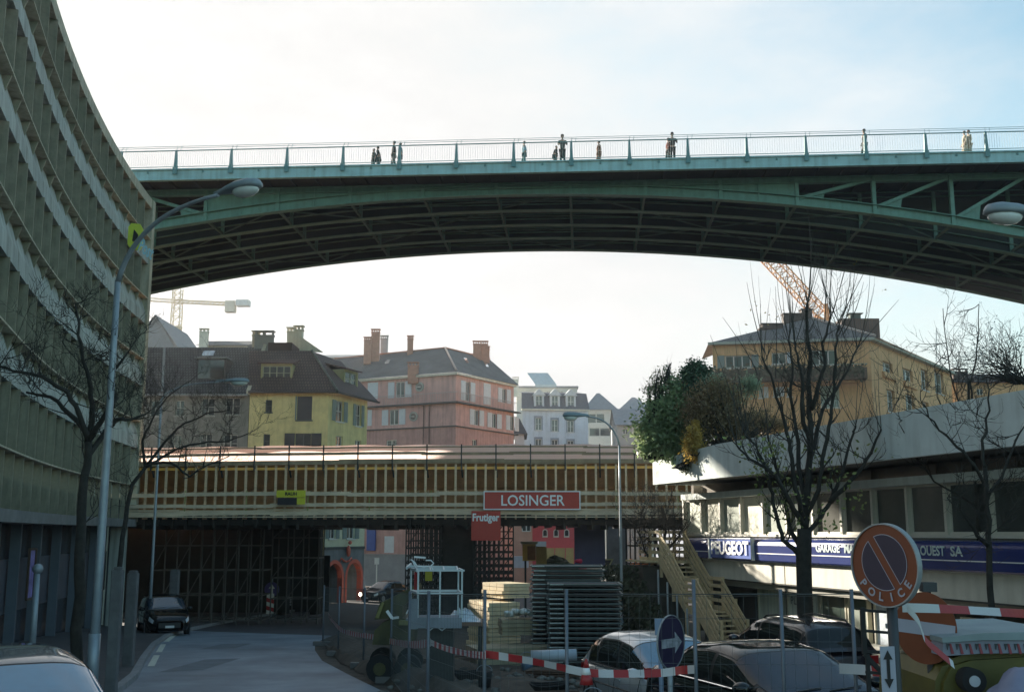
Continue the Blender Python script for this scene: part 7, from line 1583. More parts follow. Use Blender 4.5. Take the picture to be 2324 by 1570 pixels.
# heaps of reinforcing bars, hoses and a skip of scraps on the site
rg = random.Random(61)
for k, (x, Y, L_, a_, n_, lab) in enumerate(((-.2, 19.5, 2.6, 12, 16, 'bundle of rusty reinforcing bars lying behind the fence, nearest the striped tape'), (1.9, 24.6, 3.0, -8, 14, 'bundle of rusty bars at the foot of the steel frame stacks'), (-1.6, 28.5, 2.2, 30, 12, 'short bundle of rusty bars between the machine and the timber'))):
    q = MB(); M_ = Matrix.Rotation(R(a_), 3, 'Z')
    for i in range(n_):
        c = Vector((x, Y, gz(Y) + .2 + .03 * (i % 4))) + Vector((rg.uniform(-.1, .1), rg.uniform(-.22, .22), 0)); d = M_ @ Vector((L_ / 2 * rg.uniform(.8, 1.1), rg.uniform(-.08, .08), rg.uniform(-.02, .06))); q.path([c - d, c, c + d], .016, 5)
    tag(q.build('bar_bundle', mat('rusty_bar', (.13, .075, .05), var=.4, scale=6)), lab, 'bar bundle', 'bundles of reinforcing bars')
for k, (x, Y, lab) in enumerate(((.7, 21.3, 'black hose coil left of the silver car'), (-.9, 24.0, 'black hose coil below the lift cage'))):
    q = MB()
    for j in range(4): r_ = .28 + .03 * j; q.path([Vector((x + r_ * math.cos(i / 16 * 6.283), Y + r_ * math.sin(i / 16 * 6.283) * .9, gz(Y) + .2 + .035 * j + .02 * math.sin(i))) for i in range(17)], .02, 6)
    tag(q.build('hose_coil', M_TYRE), lab, 'hose')
for k, (x, Y, lab, m) in enumerate(((1.25, 17.6, 'pale bucket on the earth beside the silver car', mat('pale_bucket', (.45, .45, .42), var=.2)), (-.55, 22.6, 'dark bucket beneath the lift cage', M_TYRE), (.35, 26.5, 'blue-grey bucket in front of the timber', mat('blue_grey_bucket', (.14, .2, .28), var=.2)))):
    q = MB(); z = gz(Y) + .14; q.tube((x, Y, z), (x, Y, z + .3), .12, .155, n=16, cap=True); bu = q.build('bucket', m); tag(bu, lab, 'bucket')
    q = MB(); q.path([Vector((x + .155 * math.cos(t), Y, z + .3 + .12 * math.sin(t))) for t in [i * math.pi / 10 for i in range(11)]], .006, 4); q.build('handle', M_GALV, bu)
# ---------------------------------------------------------------- trees
M_BARK = mat('dark_bark', (.035, .032, .026), rough=.95, var=.4, scale=6, bump=.5, bscale=30)
M_TWIG = mat('twig_bark', (.06, .055, .045), rough=.9, var=.3, scale=8)
def wob(p, q, n, a, rg):
    out_ = [Vector(p)]
    for i in range(1, n): t = i / n; out_.append(Vector(p).lerp(Vector(q), t) + Vector((rg.uniform(-a, a), rg.uniform(-a, a), rg.uniform(-a, a))))
    out_.append(Vector(q)); return out_
def shoot(mb, p, d, L_, r, rg, curve=.35, n=6, kink=.12, up=Vector((0, 0, 1))):
    pts = [Vector(p)]; d = Vector(d).normalized(); s = L_ / n
    for i in range(n):
        d = (d + up * curve / n * 1.6 + Vector((rg.gauss(0, kink), rg.gauss(0, kink), rg.gauss(0, kink * .6)))).normalized(); pts.append(pts[-1] + d * s)
    mb.path(pts, [max(.0022, r * (1 - i / n) ** .8) for i in range(n + 1)], 4 if r < .03 else 6, False); return pts, d
def branchy(mb, tw, p, d, L_, r, depth, rg, spread=.8, leaves=None, curve=.4, tips=None):
    pts, d2 = shoot(mb if r > .012 else tw, p, d, L_, r, rg, curve)
    if depth == 0:
        if leaves is not None: leaves.append(pts[-1])
        return
    for k in range(1, len(pts)):
        if rg.random() < .62:
            dd = (pts[k] - pts[k - 1]).normalized(); side = dd.orthogonal().normalized(); side.rotate(Matrix.Rotation(rg.uniform(0, 6.28), 3, dd))
            branchy(mb, tw, pts[k], dd * (1 - spread * .5) + side * spread, L_ * rg.uniform(.45, .75), r * (1 - k / len(pts)) * .7 + .003, depth - 1, rg, spread, leaves, curve)
def leafquads(mb, pts, n, rad, s, rg):
    for p in pts:
        for _ in range(n):
            c = p + Vector((rg.gauss(0, rad), rg.gauss(0, rad), rg.gauss(0, rad))); sz = s * rg.uniform(.6, 1.3)
            a = Vector((rg.uniform(-1, 1), rg.uniform(-1, 1), rg.uniform(-1, 1))).normalized() * sz; b = a.orthogonal().normalized() * sz * .7
            mb.quad(c - a, c - b, c + a, c + b)
# the big pollarded plane
Yb = 27.
rg = random.Random(21); tree = thing('plane_tree', (at(1828, 1440, Yb).x, Yb, gz(Yb)), 'tall bare pollarded tree with many upright shoots, in front of the garage', 'tree')
def TP(u, v, dy=0): return at(u, v, Yb + dy)
base = TP(1829, 1440); base.z = gz(Yb) - .1
tm = MB(); tm.path([base, TP(1829, 1440), TP(1826, 1350), TP(1824, 1270), TP(1826, 1200)], [.26, .20, .185, .185, .175], 14); tm.build('trunk', M_BARK, tree)
limbs = [
 [(1826, 1205, 0), (1832, 1120, .1), (1836, 1040, .1), (1840, 960, 0), (1836, 880, .1), (1838, 800, 0), (1832, 740, 0), (1833, 690, 0)],
 [(1824, 1275, 0), (1800, 1245, -.2), (1776, 1226, -.3), (1762, 1180, -.3), (1752, 1120, -.4), (1738, 1065, -.4), (1715, 1010, -.5), (1690, 985, -.5)],
 [(1824, 1245, 0), (1795, 1210, .3), (1782, 1150, .4), (1768, 1090, .4), (1756, 1040, .5), (1742, 990, .5)],
 [(1826, 1180, 0), (1806, 1110, -.3), (1796, 1040, -.4), (1786, 985, -.5), (1772, 925, -.5), (1748, 850, -.6), (1730, 810, -.7)],
 [(1828, 1150, 0), (1815, 1060, .5), (1808, 980, .6), (1796, 900, .7), (1800, 830, .8), (1790, 770, .8)],
 [(1830, 1170, 0), (1856, 1110, -.3), (1868, 1040, -.4), (1882, 970, -.5), (1890, 900, -.5), (1896, 840, -.6), (1898, 770, -.6), (1905, 735, -.6)],
 [(1828, 1215, 0), (1862, 1170, .3), (1884, 1140, .4), (1902, 1100, .4), (1916, 1050, .4), (1935, 985, .5), (1942, 965, .5)],
 [(1836, 1060, .1), (1850, 1000, .5), (1866, 930, .6), (1900, 880, .7), (1925, 840, .7), (1946, 790, .8)],
 [(1838, 1000, .1), (1820, 940, -.4), (1824, 880, -.5), (1812, 820, -.6), (1805, 780, -.6)],
 [(1827, 1200, 0), (1790, 1130, -.6), (1762, 1080, -.8), (1735, 1060, -.9), (1700, 1040, -1), (1672, 1010, -1)],
 [(1840, 930, 0), (1858, 880, -.2), (1872, 830, -.3), (1868, 780, -.3), (1885, 720, -.3)],
 [(1884, 1140, .4), (1930, 1090, .2), (1960, 1060, .1), (1985, 1010, 0), (2000, 975, 0)],
]
leaves = []
for li, lm in enumerate(limbs):
    pts = [TP(*q) for q in lm]; fine = []
    for i in range(len(pts) - 1):
        for k in range(3): fine.append(pts[i].lerp(pts[i + 1], k / 3) + Vector((rg.uniform(-.03, .03), rg.uniform(-.04, .04), rg.uniform(-.02, .02))) * (1 if (i or k) else 0))
    fine.append(pts[-1]); r0 = .10 if li == 0 else .066; n = len(fine)
    b = MB(); t_ = MB(); b.path(fine, [r0 * (1 - .72 * i / n) for i in range(n)], 8)
    for k in range(5, n):
        if k % 4 == 0: b.ell(fine[k], (r0 * (1.15 - .7 * k / n),) * 3, 7, 5)
        if rg.random() < .8:
            dd = (fine[k] - fine[k - 1]).normalized(); side = Vector((rg.uniform(-1, 1), rg.uniform(-.8, .8), rg.uniform(-.1, .7))).normalized()
            branchy(b, t_, fine[k], side + dd * .3, rg.uniform(.5, 1.15), .026 * (1.2 - k / n), 1 if rg.random() < .6 else 2, rg, .7, leaves, .7)
    for k in range(4):    # long upright shoots from the knuckles
        p = fine[-1 - (k > 2)]; shoot(t_, p, Vector((rg.uniform(-.5, .5), rg.uniform(-.4, .4), 1)), rg.uniform(1.3, 2.7), .011, rg, .5, 7, .05)
    for k in range(5, n, 4): shoot(t_, fine[k], Vector((rg.uniform(-.8, .8), rg.uniform(-.5, .5), .9)), rg.uniform(.9, 1.9), .009, rg, .6, 6, .06)
    b.build('limb', M_BARK, tree); t_.build('twigs', M_TWIG, tree)
lv = MB(); lp = [p for p in leaves if p.z < TP(0, 1000).z and rg.random() < .5]
leafquads(lv, lp, 3, .14, .062, rg)
for _ in range(46): leafquads(lv, [TP(rg.uniform(1740, 1960), rg.uniform(1070, 1200), rg.uniform(-.9, .9))], 4, .12, .062, rg)
lv.build('leaves', mat('yellow_green_leaves', (.19, .22, .06), var=.5, scale=3), tree)
lv = MB()
for (u, v) in ((1700, 700), (1716, 690), (1742, 712), (1770, 700), (1690, 735), (1878, 712), (1935, 628), (1938, 592), (1940, 600), (2010, 650), (1965, 720), (1757, 720), (1748, 735)): leafquads(lv, [TP(u, v, rg.uniform(-1, 1))], 2, .05, .035, rg)
lv.build('last_leaves', mat('yellow_dead_leaves', (.25, .20, .05), var=.5), tree)
t_ = MB()
for (u0, v0, u1, v1) in ((1700, 985, 1668, 760), (1720, 850, 1640, 720), (1735, 800, 1695, 640), (1760, 860, 1760, 650), (1790, 770, 1770, 600), (1833, 690, 1832, 470), (1833, 700, 1845, 520), (1805, 780, 1782, 540), (1885, 720, 1908, 515), (1905, 735, 1930, 600), (1872, 730, 1880, 560), (1900, 735, 1990, 560), (1946, 790, 1975, 600), (1946, 790, 2040, 680), (1690, 985, 1612, 760), (1912, 760, 1960, 640), (1742, 990, 1700, 800), (1898, 770, 1940, 590), (2000, 975, 2080, 800), (1672, 1010, 1600, 860), (1835, 700, 1800, 560)):
    a = TP(u0, v0, rg.uniform(-.5, .5)); b = TP(u1, v1, rg.uniform(-.8, .8)); mid = a.lerp(b, .45) + Vector((rg.uniform(-.25, .25), rg.uniform(-.2, .2), -.15)); pts = [a * (1 - s) ** 2 + mid * 2 * s * (1 - s) + b * s * s for s in [i / 10 for i in range(11)]]; t_.path(pts, [.014 * (1 - i / 11) + .0025 for i in range(11)], 4, False)
    if rg.random() < .8: shoot(t_, pts[4], (pts[5] - pts[4]).normalized() + Vector((rg.uniform(-.7, .7), 0, .2)), .9, .006, rg, .5, 5, .08)
t_.build('upright_shoots', M_TWIG, tree)
def bare_tree(name, label, u, Y, pts_list, r0, seed, depth=2, n_side=.7, L_=(.6, 1.3), m=M_BARK, leafn=0, twr=.02, group=None, spread=.8, curve=.5, ground=True, trunk=None):
    rg = random.Random(seed); b0 = at(u, 1400, Y); z = gz(Y) if ground else trunk[0]
    t = thing(name, (b0.x, Y, z), label, 'tree', group); lv_ = []
    for li, lm in enumerate(pts_list):
        pts = [at(a, v, Y + dy) for a, v, dy in lm]
        if li == 0 and ground: pts[0].z = z - .1
        fine = []
        for i in range(len(pts) - 1):
            for k in range(3): fine.append(pts[i].lerp(pts[i + 1], k / 3) + Vector((rg.uniform(-.03, .03), rg.uniform(-.05, .05), rg.uniform(-.03, .03))) * (1 if i or k else 0))
        fine.append(pts[-1]); n = len(fine); rr = r0 if li == 0 else r0 * .55; b = MB(); w_ = MB()
        b.path(fine, [rr * (1 - (.45 if li == 0 else .75) * i / n) for i in range(n)], 10 if li == 0 else 6)
        for k in range(n // 2 if li == 0 else 3, n):
            if rg.random() < n_side:
                dd = (fine[k] - fine[k - 1]).normalized(); side = Vector((rg.uniform(-1, 1), rg.uniform(-.8, .8), rg.uniform(-.3, .7))).normalized(); branchy(b, w_, fine[k], side + dd * .4, rg.uniform(*L_), twr, depth, rg, spread, lv_, curve)
        b.build('trunk' if li == 0 else 'limb', m, t); w_.build('twigs', m if m is not M_BARK else M_BARK, t)
    if leafn: q = MB(); leafquads(q, [p for p in lv_ if rg.random() < .3], leafn, .1, .05, rg); q.build('leaves', mat('yellow_green_leaves', (.19, .22, .06)), t)
    return t
# left pavement trees
bare_tree('street_tree', 'dark bare street tree in front of the curved office, crossing the big lamp post', 178, 22, [
 [(172, 1500, 0), (180, 1350, 0), (184, 1200, 0), (190, 1080, 0), (200, 1000, 0)],
 [(200, 1000, 0), (180, 940, -.3), (150, 890, -.4), (90, 850, -.6), (30, 840, -.7), (-20, 825, -.7)],
 [(200, 1000, 0), (210, 930, .2), (205, 880, .2), (190, 820, .3), (178, 760, .3), (170, 690, .3)],
 [(200, 1000, 0), (232, 960, -.2), (262, 900, -.3), (250, 850, -.3), (290, 800, -.3)],
 [(195, 1040, 0), (230, 990, .3), (262, 950, .4), (300, 950, .5), (330, 940, .6)],
 [(200, 990, 0), (160, 940, .5), (110, 900, .7), (60, 890, .8)]], .12, 5, 3, .6, (.6, 1.15), twr=.014)
bare_tree('street_tree', 'slimmer bare tree beside the slender lamp, its twigs before the sheeting', 268, 38, [
 [(262, 1400, 0), (270, 1300, 0), (285, 1180, 0), (300, 1100, 0), (330, 1060, 0)],
 [(330, 1060, 0), (355, 1045, 0), (400, 1020, .2), (450, 1005, .3), (520, 1000, .4), (560, 985, .5)],
 [(330, 1060, 0), (322, 1000, 0), (345, 950, .2), (380, 900, .3), (420, 870, .3)],
 [(330, 1060, 0), (375, 1000, .4), (420, 960, .4), (470, 940, .4), (520, 930, .3)],
 [(335, 1050, 0), (390, 1050, -.3), (430, 1080, -.3), (460, 1060, -.3), (520, 1035, -.3)]], .10, 8, 3, .7, (.8, 1.5), twr=.016, leafn=0)
# small tree left of the stairs
bare_tree('small_tree', 'small bare tree between the thin lamp and the wooden stairs', 1500, 41, [
 [(1503, 1420, 0), (1502, 1330, 0), (1500, 1270, 0)],
 [(1500, 1270, 0), (1490, 1230, 0), (1485, 1200, 0), (1460, 1170, .2), (1440, 1160, .2)],
 [(1500, 1275, 0), (1520, 1240, -.2), (1540, 1220, -.2), (1560, 1180, -.3)],
 [(1500, 1265, 0), (1508, 1220, .3), (1515, 1180, .3), (1500, 1150, .3)],
 [(1501, 1300, 0), (1475, 1270, .1), (1458, 1230, .1), (1445, 1200, .1)]], .11, 17, 3, .85, (.7, 1.3), twr=.02)
# right-hand bare trees before the garage
bare_tree('young_tree', 'dark bare tree at the far right, trunk before the blue band beyond OUEST SA', 2250, 20, [
 [(2255, 1500, 0), (2250, 1380, 0), (2244, 1250, 0), (2240, 1150, 0), (2235, 1060, 0)],
 [(2235, 1100, 0), (2200, 1040, -.2), (2160, 1000, -.3), (2120, 960, -.3), (2090, 910, -.3)],
 [(2238, 1140, 0), (2270, 1080, .2), (2300, 1000, .3), (2330, 960, .3)],
 [(2244, 1240, 0), (2210, 1200, -.3), (2180, 1160, -.4), (2150, 1130, -.4)],
 [(2235, 1060, 0), (2230, 1000, .1), (2245, 930, .2), (2238, 860, .2)]], .065, 23, 2, .7, (.5, 1.1), twr=.010)
bare_tree('roof_shrub_tree', 'bare young tree rising in front of the white fascia on the right', 2205, 26, [
 [(2240, 1330, 0), (2215, 1150, 0), (2208, 1010, 0), (2200, 940, 0), (2198, 860, 0)],
 [(2208, 1010, 0), (2180, 990, .1), (2150, 960, .1), (2130, 900, .1), (2120, 830, .1)],
 [(2208, 1000, 0), (2230, 985, .1), (2262, 960, .1), (2280, 900, .1)],
 [(2200, 960, 0), (2170, 900, -.2), (2150, 820, -.2), (2140, 700, -.2)],
 [(2200, 940, 0), (2205, 870, .2), (2218, 790, .2), (2222, 690, .2)],
 [(2215, 1150, 0), (2120, 1090, .1), (2070, 1020, .1), (2040, 960, .1)]], .05, 29, 2, .75, (.5, 1.2), twr=.012)
# bluish twiggy shrub at the top right, on the terrace
rg = random.Random(31); sh = thing('terrace_shrub', (at(2340, 880, 25).x, 25, 2.5), 'spreading twiggy shrub with bluish leaves above the fascia at the right edge', 'shrub')
b = MB(); w_ = MB(); lv_ = []
for k in range(26): branchy(b, w_, at(2325 + rg.uniform(-20, 30), 872, 25 + rg.uniform(-.4, .4)), Vector((rg.uniform(-1.5, .3), rg.uniform(-.6, .6), rg.uniform(.25, .9))), rg.uniform(.8, 1.35), .02, 2, rg, .6, lv_, .1)
b.build('branches', M_BARK, sh); w_.build('twigs', M_TWIG, sh); q = MB(); leafquads(q, lv_, 2, .07, .026, rg); q.build('leaves', mat('bluish_leaves', (.07, .10, .10), var=.4), sh)
# planting on the left end of the garage terrace
def leafcloud(mb, c, r, n, s, rg, shell=.5, droop=0):
    for _ in range(n):
        v = Vector((rg.gauss(0, .55), rg.gauss(0, .55), rg.gauss(0, .55)))
        p = Vector(c) + Vector((v.x * r[0], v.y * r[1], v.z * r[2])); sz = s * rg.uniform(.5, 1.4)
        a = Vector((rg.uniform(-1, 1), rg.uniform(-1, 1), rg.uniform(-1, 1))).normalized() * sz; b_ = a.orthogonal().normalized(); b_.rotate(Matrix.Rotation(rg.uniform(0, 6.28), 3, a.normalized())); b_ *= sz * .45; mb.quad(p - a, p - b_, p + a, p + b_)
rg = random.Random(41); Yt = 39.5
def bush(name, label, clusters, m, n, s, stems=8, Y=Yt, cat='shrub', stem_h=1.2):
    q = MB(); c0 = at(clusters[0][0], clusters[0][1], Y); t = thing(name, (c0.x, Y, 2.5), label, cat)
    for (u, v, ru, rv, w_) in clusters:
        c = at(u, v, Y); k = Y / 2476
        for j in range(5):
            cc = c + Vector((rg.uniform(-.5, .5) * ru * k, rg.uniform(-.5, .5) * ru * k * .7, rg.uniform(-.5, .5) * rv * k)); leafcloud(q, cc, (ru * k * .62, ru * k * .5, rv * k * .62), int(n * w_ / 5), s, rg, .3)
    q.build('foliage', m, t); b = MB(); w2 = MB(); 
    base = at(clusters[-1][0], clusters[-1][1], Y); base.z = min(base.z, 2.6)
    for k in range(stems):
        u, v, ru, rv, w_ = rg.choice(clusters); e = at(u + rg.uniform(-.7, .7) * ru, v - rg.uniform(.2, 1) * rv, Y + rg.uniform(-.3, .3)); pts = wob(base + Vector((rg.uniform(-.4, .4), rg.uniform(-.2, .2), 0)), e, 5, .08, rg); b.path(pts, [.035 * (1 - i / 6) + .006 for i in range(6)], 5)
        d_ = (pts[-1] - pts[-3]).normalized(); branchy(b, w2, pts[-2], d_, .6, .01, 1, rg, .6)
    b.build('stem', M_BARK, t); w2.build('twigs', M_BARK, t); return t
def leafmat(name, c, tw=.45):
    m = mat(name, c, rough=.5, var=.5, scale=2.5); t = m.node_tree; tr = t.nodes.new('ShaderNodeBsdfTranslucent'); mx = t.nodes.new('ShaderNodeMixShader'); mx.inputs[0].default_value = tw
    cr = [n for n in t.nodes if n.type == 'VALTORGB'][0]; t.links.new(cr.outputs[0], tr.inputs['Color']); t.links.new(t.nodes['Principled BSDF'].outputs[0], mx.inputs[1]); t.links.new(tr.outputs[0], mx.inputs[2]); t.links.new(mx.outputs[0], t.nodes['Material Output'].inputs[0]); return m
M_L1 = leafmat('bright_shrub_leaves', (.30, .38, .19), .45); M_L2 = mat('dark_conifer', (.08, .13, .075), var=.4, scale=3); M_L3 = leafmat('brown_creeper_leaves', (.26, .19, .10)); M_L4 = leafmat('golden_leaves', (.55, .38, .10), .45)
bush('laurel_shrub', 'glossy green leafy shrub hanging over the left end of the garage fascia', [(1505, 985, 60, 50, 1.3), (1540, 1020, 52, 36, 1.1), (1495, 930, 50, 45, .8), (1535, 950, 48, 55, 1.0), (1478, 1012, 30, 26, .4), (1545, 900, 40, 40, .5)], M_L1, 3600, .09, 12)
bush('wispy_shrub', 'wispy upright shrub tips above the green leafy shrub', [(1500, 870, 26, 40, .8), (1520, 850, 12, 30, .3), (1480, 885, 20, 22, .4)], leafmat('wispy_leaves', (.22, .25, .14)), 700, .05, 22)
bush('dwarf_conifer', 'dark dense conifer top standing behind the golden leaves', [(1581, 838, 30, 26, 1), (1578, 865, 36, 28, 1), (1588, 890, 40, 26, .8)], M_L2, 4800, .05, 5)
bush('creeper_thicket', 'brown twiggy creeper mass spilling along the fascia top', [(1640, 950, 75, 48, 1.2), (1700, 965, 65, 36, .9), (1605, 920, 50, 55, 1.1), (1760, 965, 50, 22, .4), (1590, 985, 32, 45, .7), (1640, 890, 50, 40, .5)], M_L3, 3600, .05, 60, Y=38)
bush('olive_bush', 'silvery green bush in the middle of the brown creeper', [(1650, 905, 50, 36, 1), (1690, 880, 32, 26, .5), (1620, 880, 30, 30, .5)], leafmat('silver_green_leaves', (.34, .42, .28)), 3000, .055, 10, Y=38.6)
bush('golden_shrub', 'golden yellow autumn shrub between the green shrub and the creeper', [(1578, 1008, 24, 34, 1), (1572, 982, 18, 28, .6), (1586, 1030, 16, 18, .5)], M_L4, 2600, .055, 5, Y=37.4)
bush('fallen_branches', 'grey-green drooping twigs lying over the sunlit fascia', [(1570, 1048, 26, 20, .6), (1602, 1035, 18, 22, .6), (1555, 1062, 16, 12, .3)], mat('grey_green_leaves', (.20, .22, .14), var=.4), 800, .05, 12, Y=37.9)
# ---------------------------------------------------------------- people on the bridge
def skinned(chains, name, m, parent, sub=1):
    """chains: lists of (point, radius); chained vertices closer than 1 mm are shared"""
    verts = []; rad = []; edges = []
    def idx(p, r):
        for i, q in enumerate(verts):
            if (q - p).length < 1e-3: return i
        verts.append(p); rad.append(r); return len(verts) - 1
    for ch in chains:
        prev = None
        for p, r in ch:
            i = idx(Vector(p), r)
            if prev is not None and prev != i: edges.append((prev, i))
            prev = i
    me = bpy.data.meshes.new(name); me.from_pydata(verts, edges, []); o = bpy.data.objects.new(name, me); col.objects.link(o)
    md_ = o.modifiers.new('skin', 'SKIN'); 
    for i, r in enumerate(rad): me.skin_vertices[0].data[i].radius = (r if not isinstance(r, tuple) else r[0], r if not isinstance(r, tuple) else r[1])
    me.skin_vertices[0].data[0].use_root = True
    s = o.modifiers.new('sub', 'SUBSURF'); s.levels = sub; s.render_levels = sub
    dg = bpy.context.evaluated_depsgraph_get(); me2 = bpy.data.meshes.new_from_object(o.evaluated_get(dg)); bpy.data.objects.remove(o)
    me2.name = name
    for p in me2.polygons: p.use_smooth = True
    me2.materials.clear(); me2.materials.append(m); o2 = bpy.data.objects.new(name, me2); col.objects.link(o2); o2.parent = parent; return o2
M_SKIN = mat('skin', (.42, .26, .19), var=.08)
def person(x, o, H, face, label, coat, legs, hair, coatlen=.0, arm='down', z0=21.46, lean=0, sit=False, hat=None, group=None):
    """stands at bridge coordinate x, setback o; face is the walking direction angle in degrees"""
    p = BF.p(x, o, z0); t = thing('person', p, label, 'person', group); s = H / 1.75; Rz = Matrix.Rotation(R(face), 3, 'Z')
    def Q(a, b, c): return Rz @ Vector((a * s, b * s, c * s))      # a to its left, b forward, c up
    hip = .92 if not sit else .5; st_ = .18
    lg = []
    for sg in (1, -1):
        if sit: lg.append([(Q(0, 0, hip), .12), (Q(.1 * sg, 0, hip - .02), .09), (Q(.12 * sg, .42, hip + .02), .07), (Q(.12 * sg, .44, .08), .045), (Q(.12 * sg, .6, .04), .04)])
        else: lg.append([(Q(0, 0, hip), .12), (Q(.09 * sg, 0, hip - .08), .09), (Q(.1 * sg, .06 * sg + .06, .5), .062), (Q(.1 * sg, st_ * sg, .09), .045), (Q(.1 * sg, st_ * sg + .16, .04), .038)])
    sh = hip + .50; tor = [(Q(0, 0, hip), .12), (Q(0, .0 + lean * .3, hip + .25), (.15, .11)), (Q(0, lean, sh - .02), (.17, .11)), (Q(0, lean, sh + .08), .055), (Q(0, lean + .01, sh + .13), .052), (Q(0, lean + .02, sh + .22), (.078, .09)), (Q(0, lean + .02, sh + .30), (.07, .085))]
    arms = []
    for sg in (1, -1):
        if arm == 'down': el, wr_ = Q(.24 * sg, lean - .02, sh - .28), Q(.25 * sg, lean + .10, sh - .50)
        elif arm == 'rail': el, wr_ = Q(.24 * sg, lean + .1, sh - .24), Q(.2 * sg, lean + .34, sh - .30)
        else: el, wr_ = Q(.24 * sg, lean + .02, sh - .28), Q(.12 * sg, lean + .26, sh - .2)
        arms.append([(Q(0, lean, sh - .02), (.17, .11)), (Q(.19 * sg, lean, sh - .03), .058), (el, .042), (wr_, .028)])
    body = skinned([tor] + lg + arms, 'body', M_SKIN, t)
    hd_ = MB()
    for sg, a in ((1, arms[0]), (-1, arms[1])):     # palms with five bent fingers
        w_ = a[-1][0]; d = (a[-1][0] - a[-2][0]).normalized(); si = d.cross(Vector((0, 0, 1))); si = si.normalized() if si.length > .1 else Rz @ Vector((1, 0, 0)); dn = d.cross(si)
        hd_.ell(w_ + d * .05 * s, (.03 * s, .03 * s, .045 * s), 8, 6)
        for k, ln in enumerate((.065, .075, .07, .055)): b = w_ + d * .085 * s + si * (k - 1.5) * .018 * s; hd_.path([b, b + d * ln * .55 * s, b + d * ln * .9 * s + dn * .02 * s], [.008 * s, .0075 * s, .006 * s], 5)
        b = w_ + d * .03 * s + si * .03 * s; hd_.path([b, b + (d + si).normalized() * .035 * s, b + (d * 1.4 + si * .6).normalized() * .06 * s], [.009 * s, .0085 * s, .007 * s], 5)
    # nose and ears
    f_ = Q(0, lean + .105, sh + .22); hd_.ell(f_, (.012, .012, .02), 6, 4)
    for sg in (1, -1): hd_.ell(Q(.08 * sg, lean + .01, sh + .22), (.012, .014, .026), 6, 4)
    # merge hands and face details into the one body mesh
    bm = bmesh.new(); bm.from_mesh(body.data); tmp = bpy.data.meshes.new('tmp'); tmp.from_pydata(hd_.v, [], hd_.f); bm.from_mesh(tmp); bm.to_mesh(body.data); bm.free(); bpy.data.meshes.remove(tmp)
    for pg in body.data.polygons: pg.use_smooth = True; pg.material_index = 0
    G = 1.12
    jt = [[(q, (tuple(v * G + .012 for v in r) if isinstance(r, tuple) else r * G + .012)) for q, r in ch] for ch in ([tor[:4]] + [a for a in arms])]
    if coatlen: jt.append([(Q(0, 0, hip), .15), (Q(0, .02, hip - coatlen * .5), (.19, .14)), (Q(0, .03, hip - coatlen), (.20, .16))])
    skinned(jt, 'jacket', coat, t); skinned([[(q, (r * 1.16 + .01)) for q, r in ch[:-1]] for ch in lg], 'trousers', legs, t)
    q = MB()
    for ch in lg: c = t.location + ch[-1][0] - Rz @ Vector((0, .05 * s, 0)); q.ell(c, (.045 * s, .045 * s, .04 * s), 8, 5); c2 = t.location + ch[-1][0] + Rz @ Vector((0, .03, 0)); q.ell(c2, (.045 * s, .06 * s, .035 * s), 8, 5)
    q.build('shoes', M_TRIM, t)
    q = MB(); c = t.location + Q(0, lean - .012, sh + .265); q.ell(c, (.092 * s, .10 * s, .10 * s), 10, 7); q.build('hair', hair, t)
    if hat: q = MB(); q.ell(t.location + Q(0, lean + .01, sh + .32), (.10 * s, .12 * s, .07 * s), 10, 6); q.build('hat', hat, t)
    return t
C_DK = mat('dark_green_cloth', (.035, .06, .055), var=.2); C_BK = mat('black_cloth', (.015, .018, .018), var=.2); C_TL = mat('teal_cloth', (.05, .16, .17), var=.2); C_BR = mat('brown_coat_cloth', (.16, .075, .04), var=.2); C_BG = mat('beige_coat_cloth', (.42, .36, .27), var=.15); C_HB = mat('dark_hair', (.03, .022, .016)); C_HW = mat('brown_hair', (.12, .07, .04)); C_RD = mat('rust_red_cloth', (.28, .07, .04)); C_LB = mat('light_blue_cloth', (.25, .42, .5))
def bx(u, o=-.7):
    k = at(u, 345, 1); return (k.x / k.y) * (61.63 - o) / (1 + .0655 * k.x / k.y)
person(bx(846), -.75, 1.35, 100, 'smaller of the two people close together in dark clothes, leftmost on the bridge', C_DK, C_DK, C_HB, coatlen=.3)
person(bx(857), -.8, 1.5, 90, 'hunched person in dark coat, right one of the leftmost pair on the bridge', C_BK, C_DK, C_HB, coatlen=.5, lean=.08)
person(bx(892), -.7, 1.78, 90, 'tall walker in black jacket, left of the bridge post with a companion', C_BK, C_DK, C_HB)
person(bx(905), -.85, 1.72, 100, 'walker in dark teal jacket just left of the bridge post', C_TL, C_BK, C_HW, coatlen=.2)
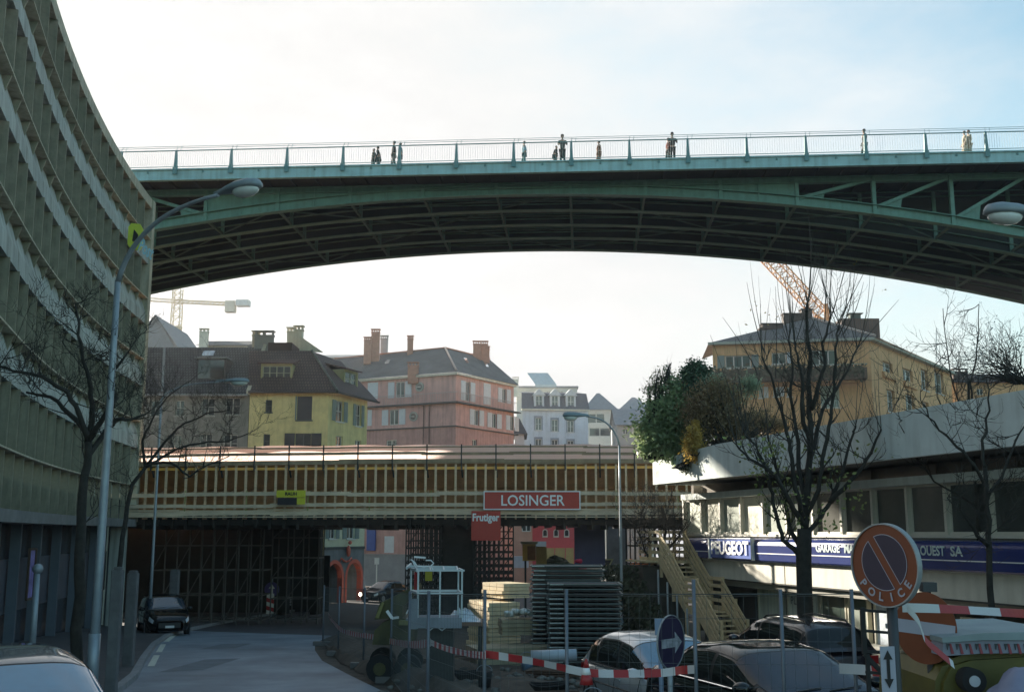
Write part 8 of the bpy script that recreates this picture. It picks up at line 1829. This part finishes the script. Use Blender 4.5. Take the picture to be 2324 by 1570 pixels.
person(bx(1188), -.8, 1.62, 88, 'slim person in light blue seen beside a bridge post near the middle', C_LB, C_TL, C_HW)
person(bx(1257), -.7, 1.25, -90, 'crouching-looking child in dark clothes next to the tall person', C_BK, C_DK, C_HB, lean=.15)
person(bx(1275), -.6, 1.88, 180, 'tallest person on the bridge, dark long coat and cap, leaning at the railing', C_DK, C_BK, C_HB, coatlen=.55, hat=C_BK, arm='rail')
person(bx(1358), -.7, 1.5, 90, 'person in a brown coat walking alone right of the tall person', C_BR, C_BR, C_HB, coatlen=.5)
person(bx(1516), -.75, 1.6, 90, 'person in rust red leaning beside a taller one, right of centre on the bridge', C_RD, C_DK, C_HW)
person(bx(1525), -.6, 1.85, 180, 'tall person in black cap and jacket at the railing, right of centre', C_BK, C_BK, C_HB, hat=C_BK, arm='rail')
person(bx(1963), -.7, 1.85, 90, 'lone person in striped-looking dark coat near a post on the right', C_BK, C_DK, C_HB, coatlen=.4)
person(bx(2196), -1.0, 1.7, 90, 'person in a beige coat, left one of the pale pair on the right', C_BG, C_BG, C_HW, coatlen=.6)
person(bx(2207), -1.1, 1.78, 95, 'taller person in a beige coat, right one of the pale pair', C_BG, C_BG, C_HW, coatlen=.6)
# ---------------------------------------------------------------- the hazy air
hz = MB(); hz.box(-420, 420, -30, 330, gz(400) - 3, 60)
hm_ = bpy.data.materials.new('haze'); hm_.use_nodes = True; t_ = hm_.node_tree
for n in list(t_.nodes):
    if n.type == 'BSDF_PRINCIPLED': t_.nodes.remove(n)
v_ = t_.nodes.new('ShaderNodeVolumePrincipled'); v_.inputs['Color'].default_value = (.93, .95, 1, 1); v_.inputs['Density'].default_value = .0005; v_.inputs['Anisotropy'].default_value = .55
t_.links.new(v_.outputs[0], t_.nodes['Material Output'].inputs['Volume'])
ho_ = tag(hz.build('haze', hm_), kind='stuff')
bm = bmesh.new(); bm.from_mesh(ho_.data); bmesh.ops.remove_doubles(bm, verts=bm.verts, dist=1e-4); bmesh.ops.recalc_face_normals(bm, faces=bm.faces); bm.to_mesh(ho_.data); bm.free()
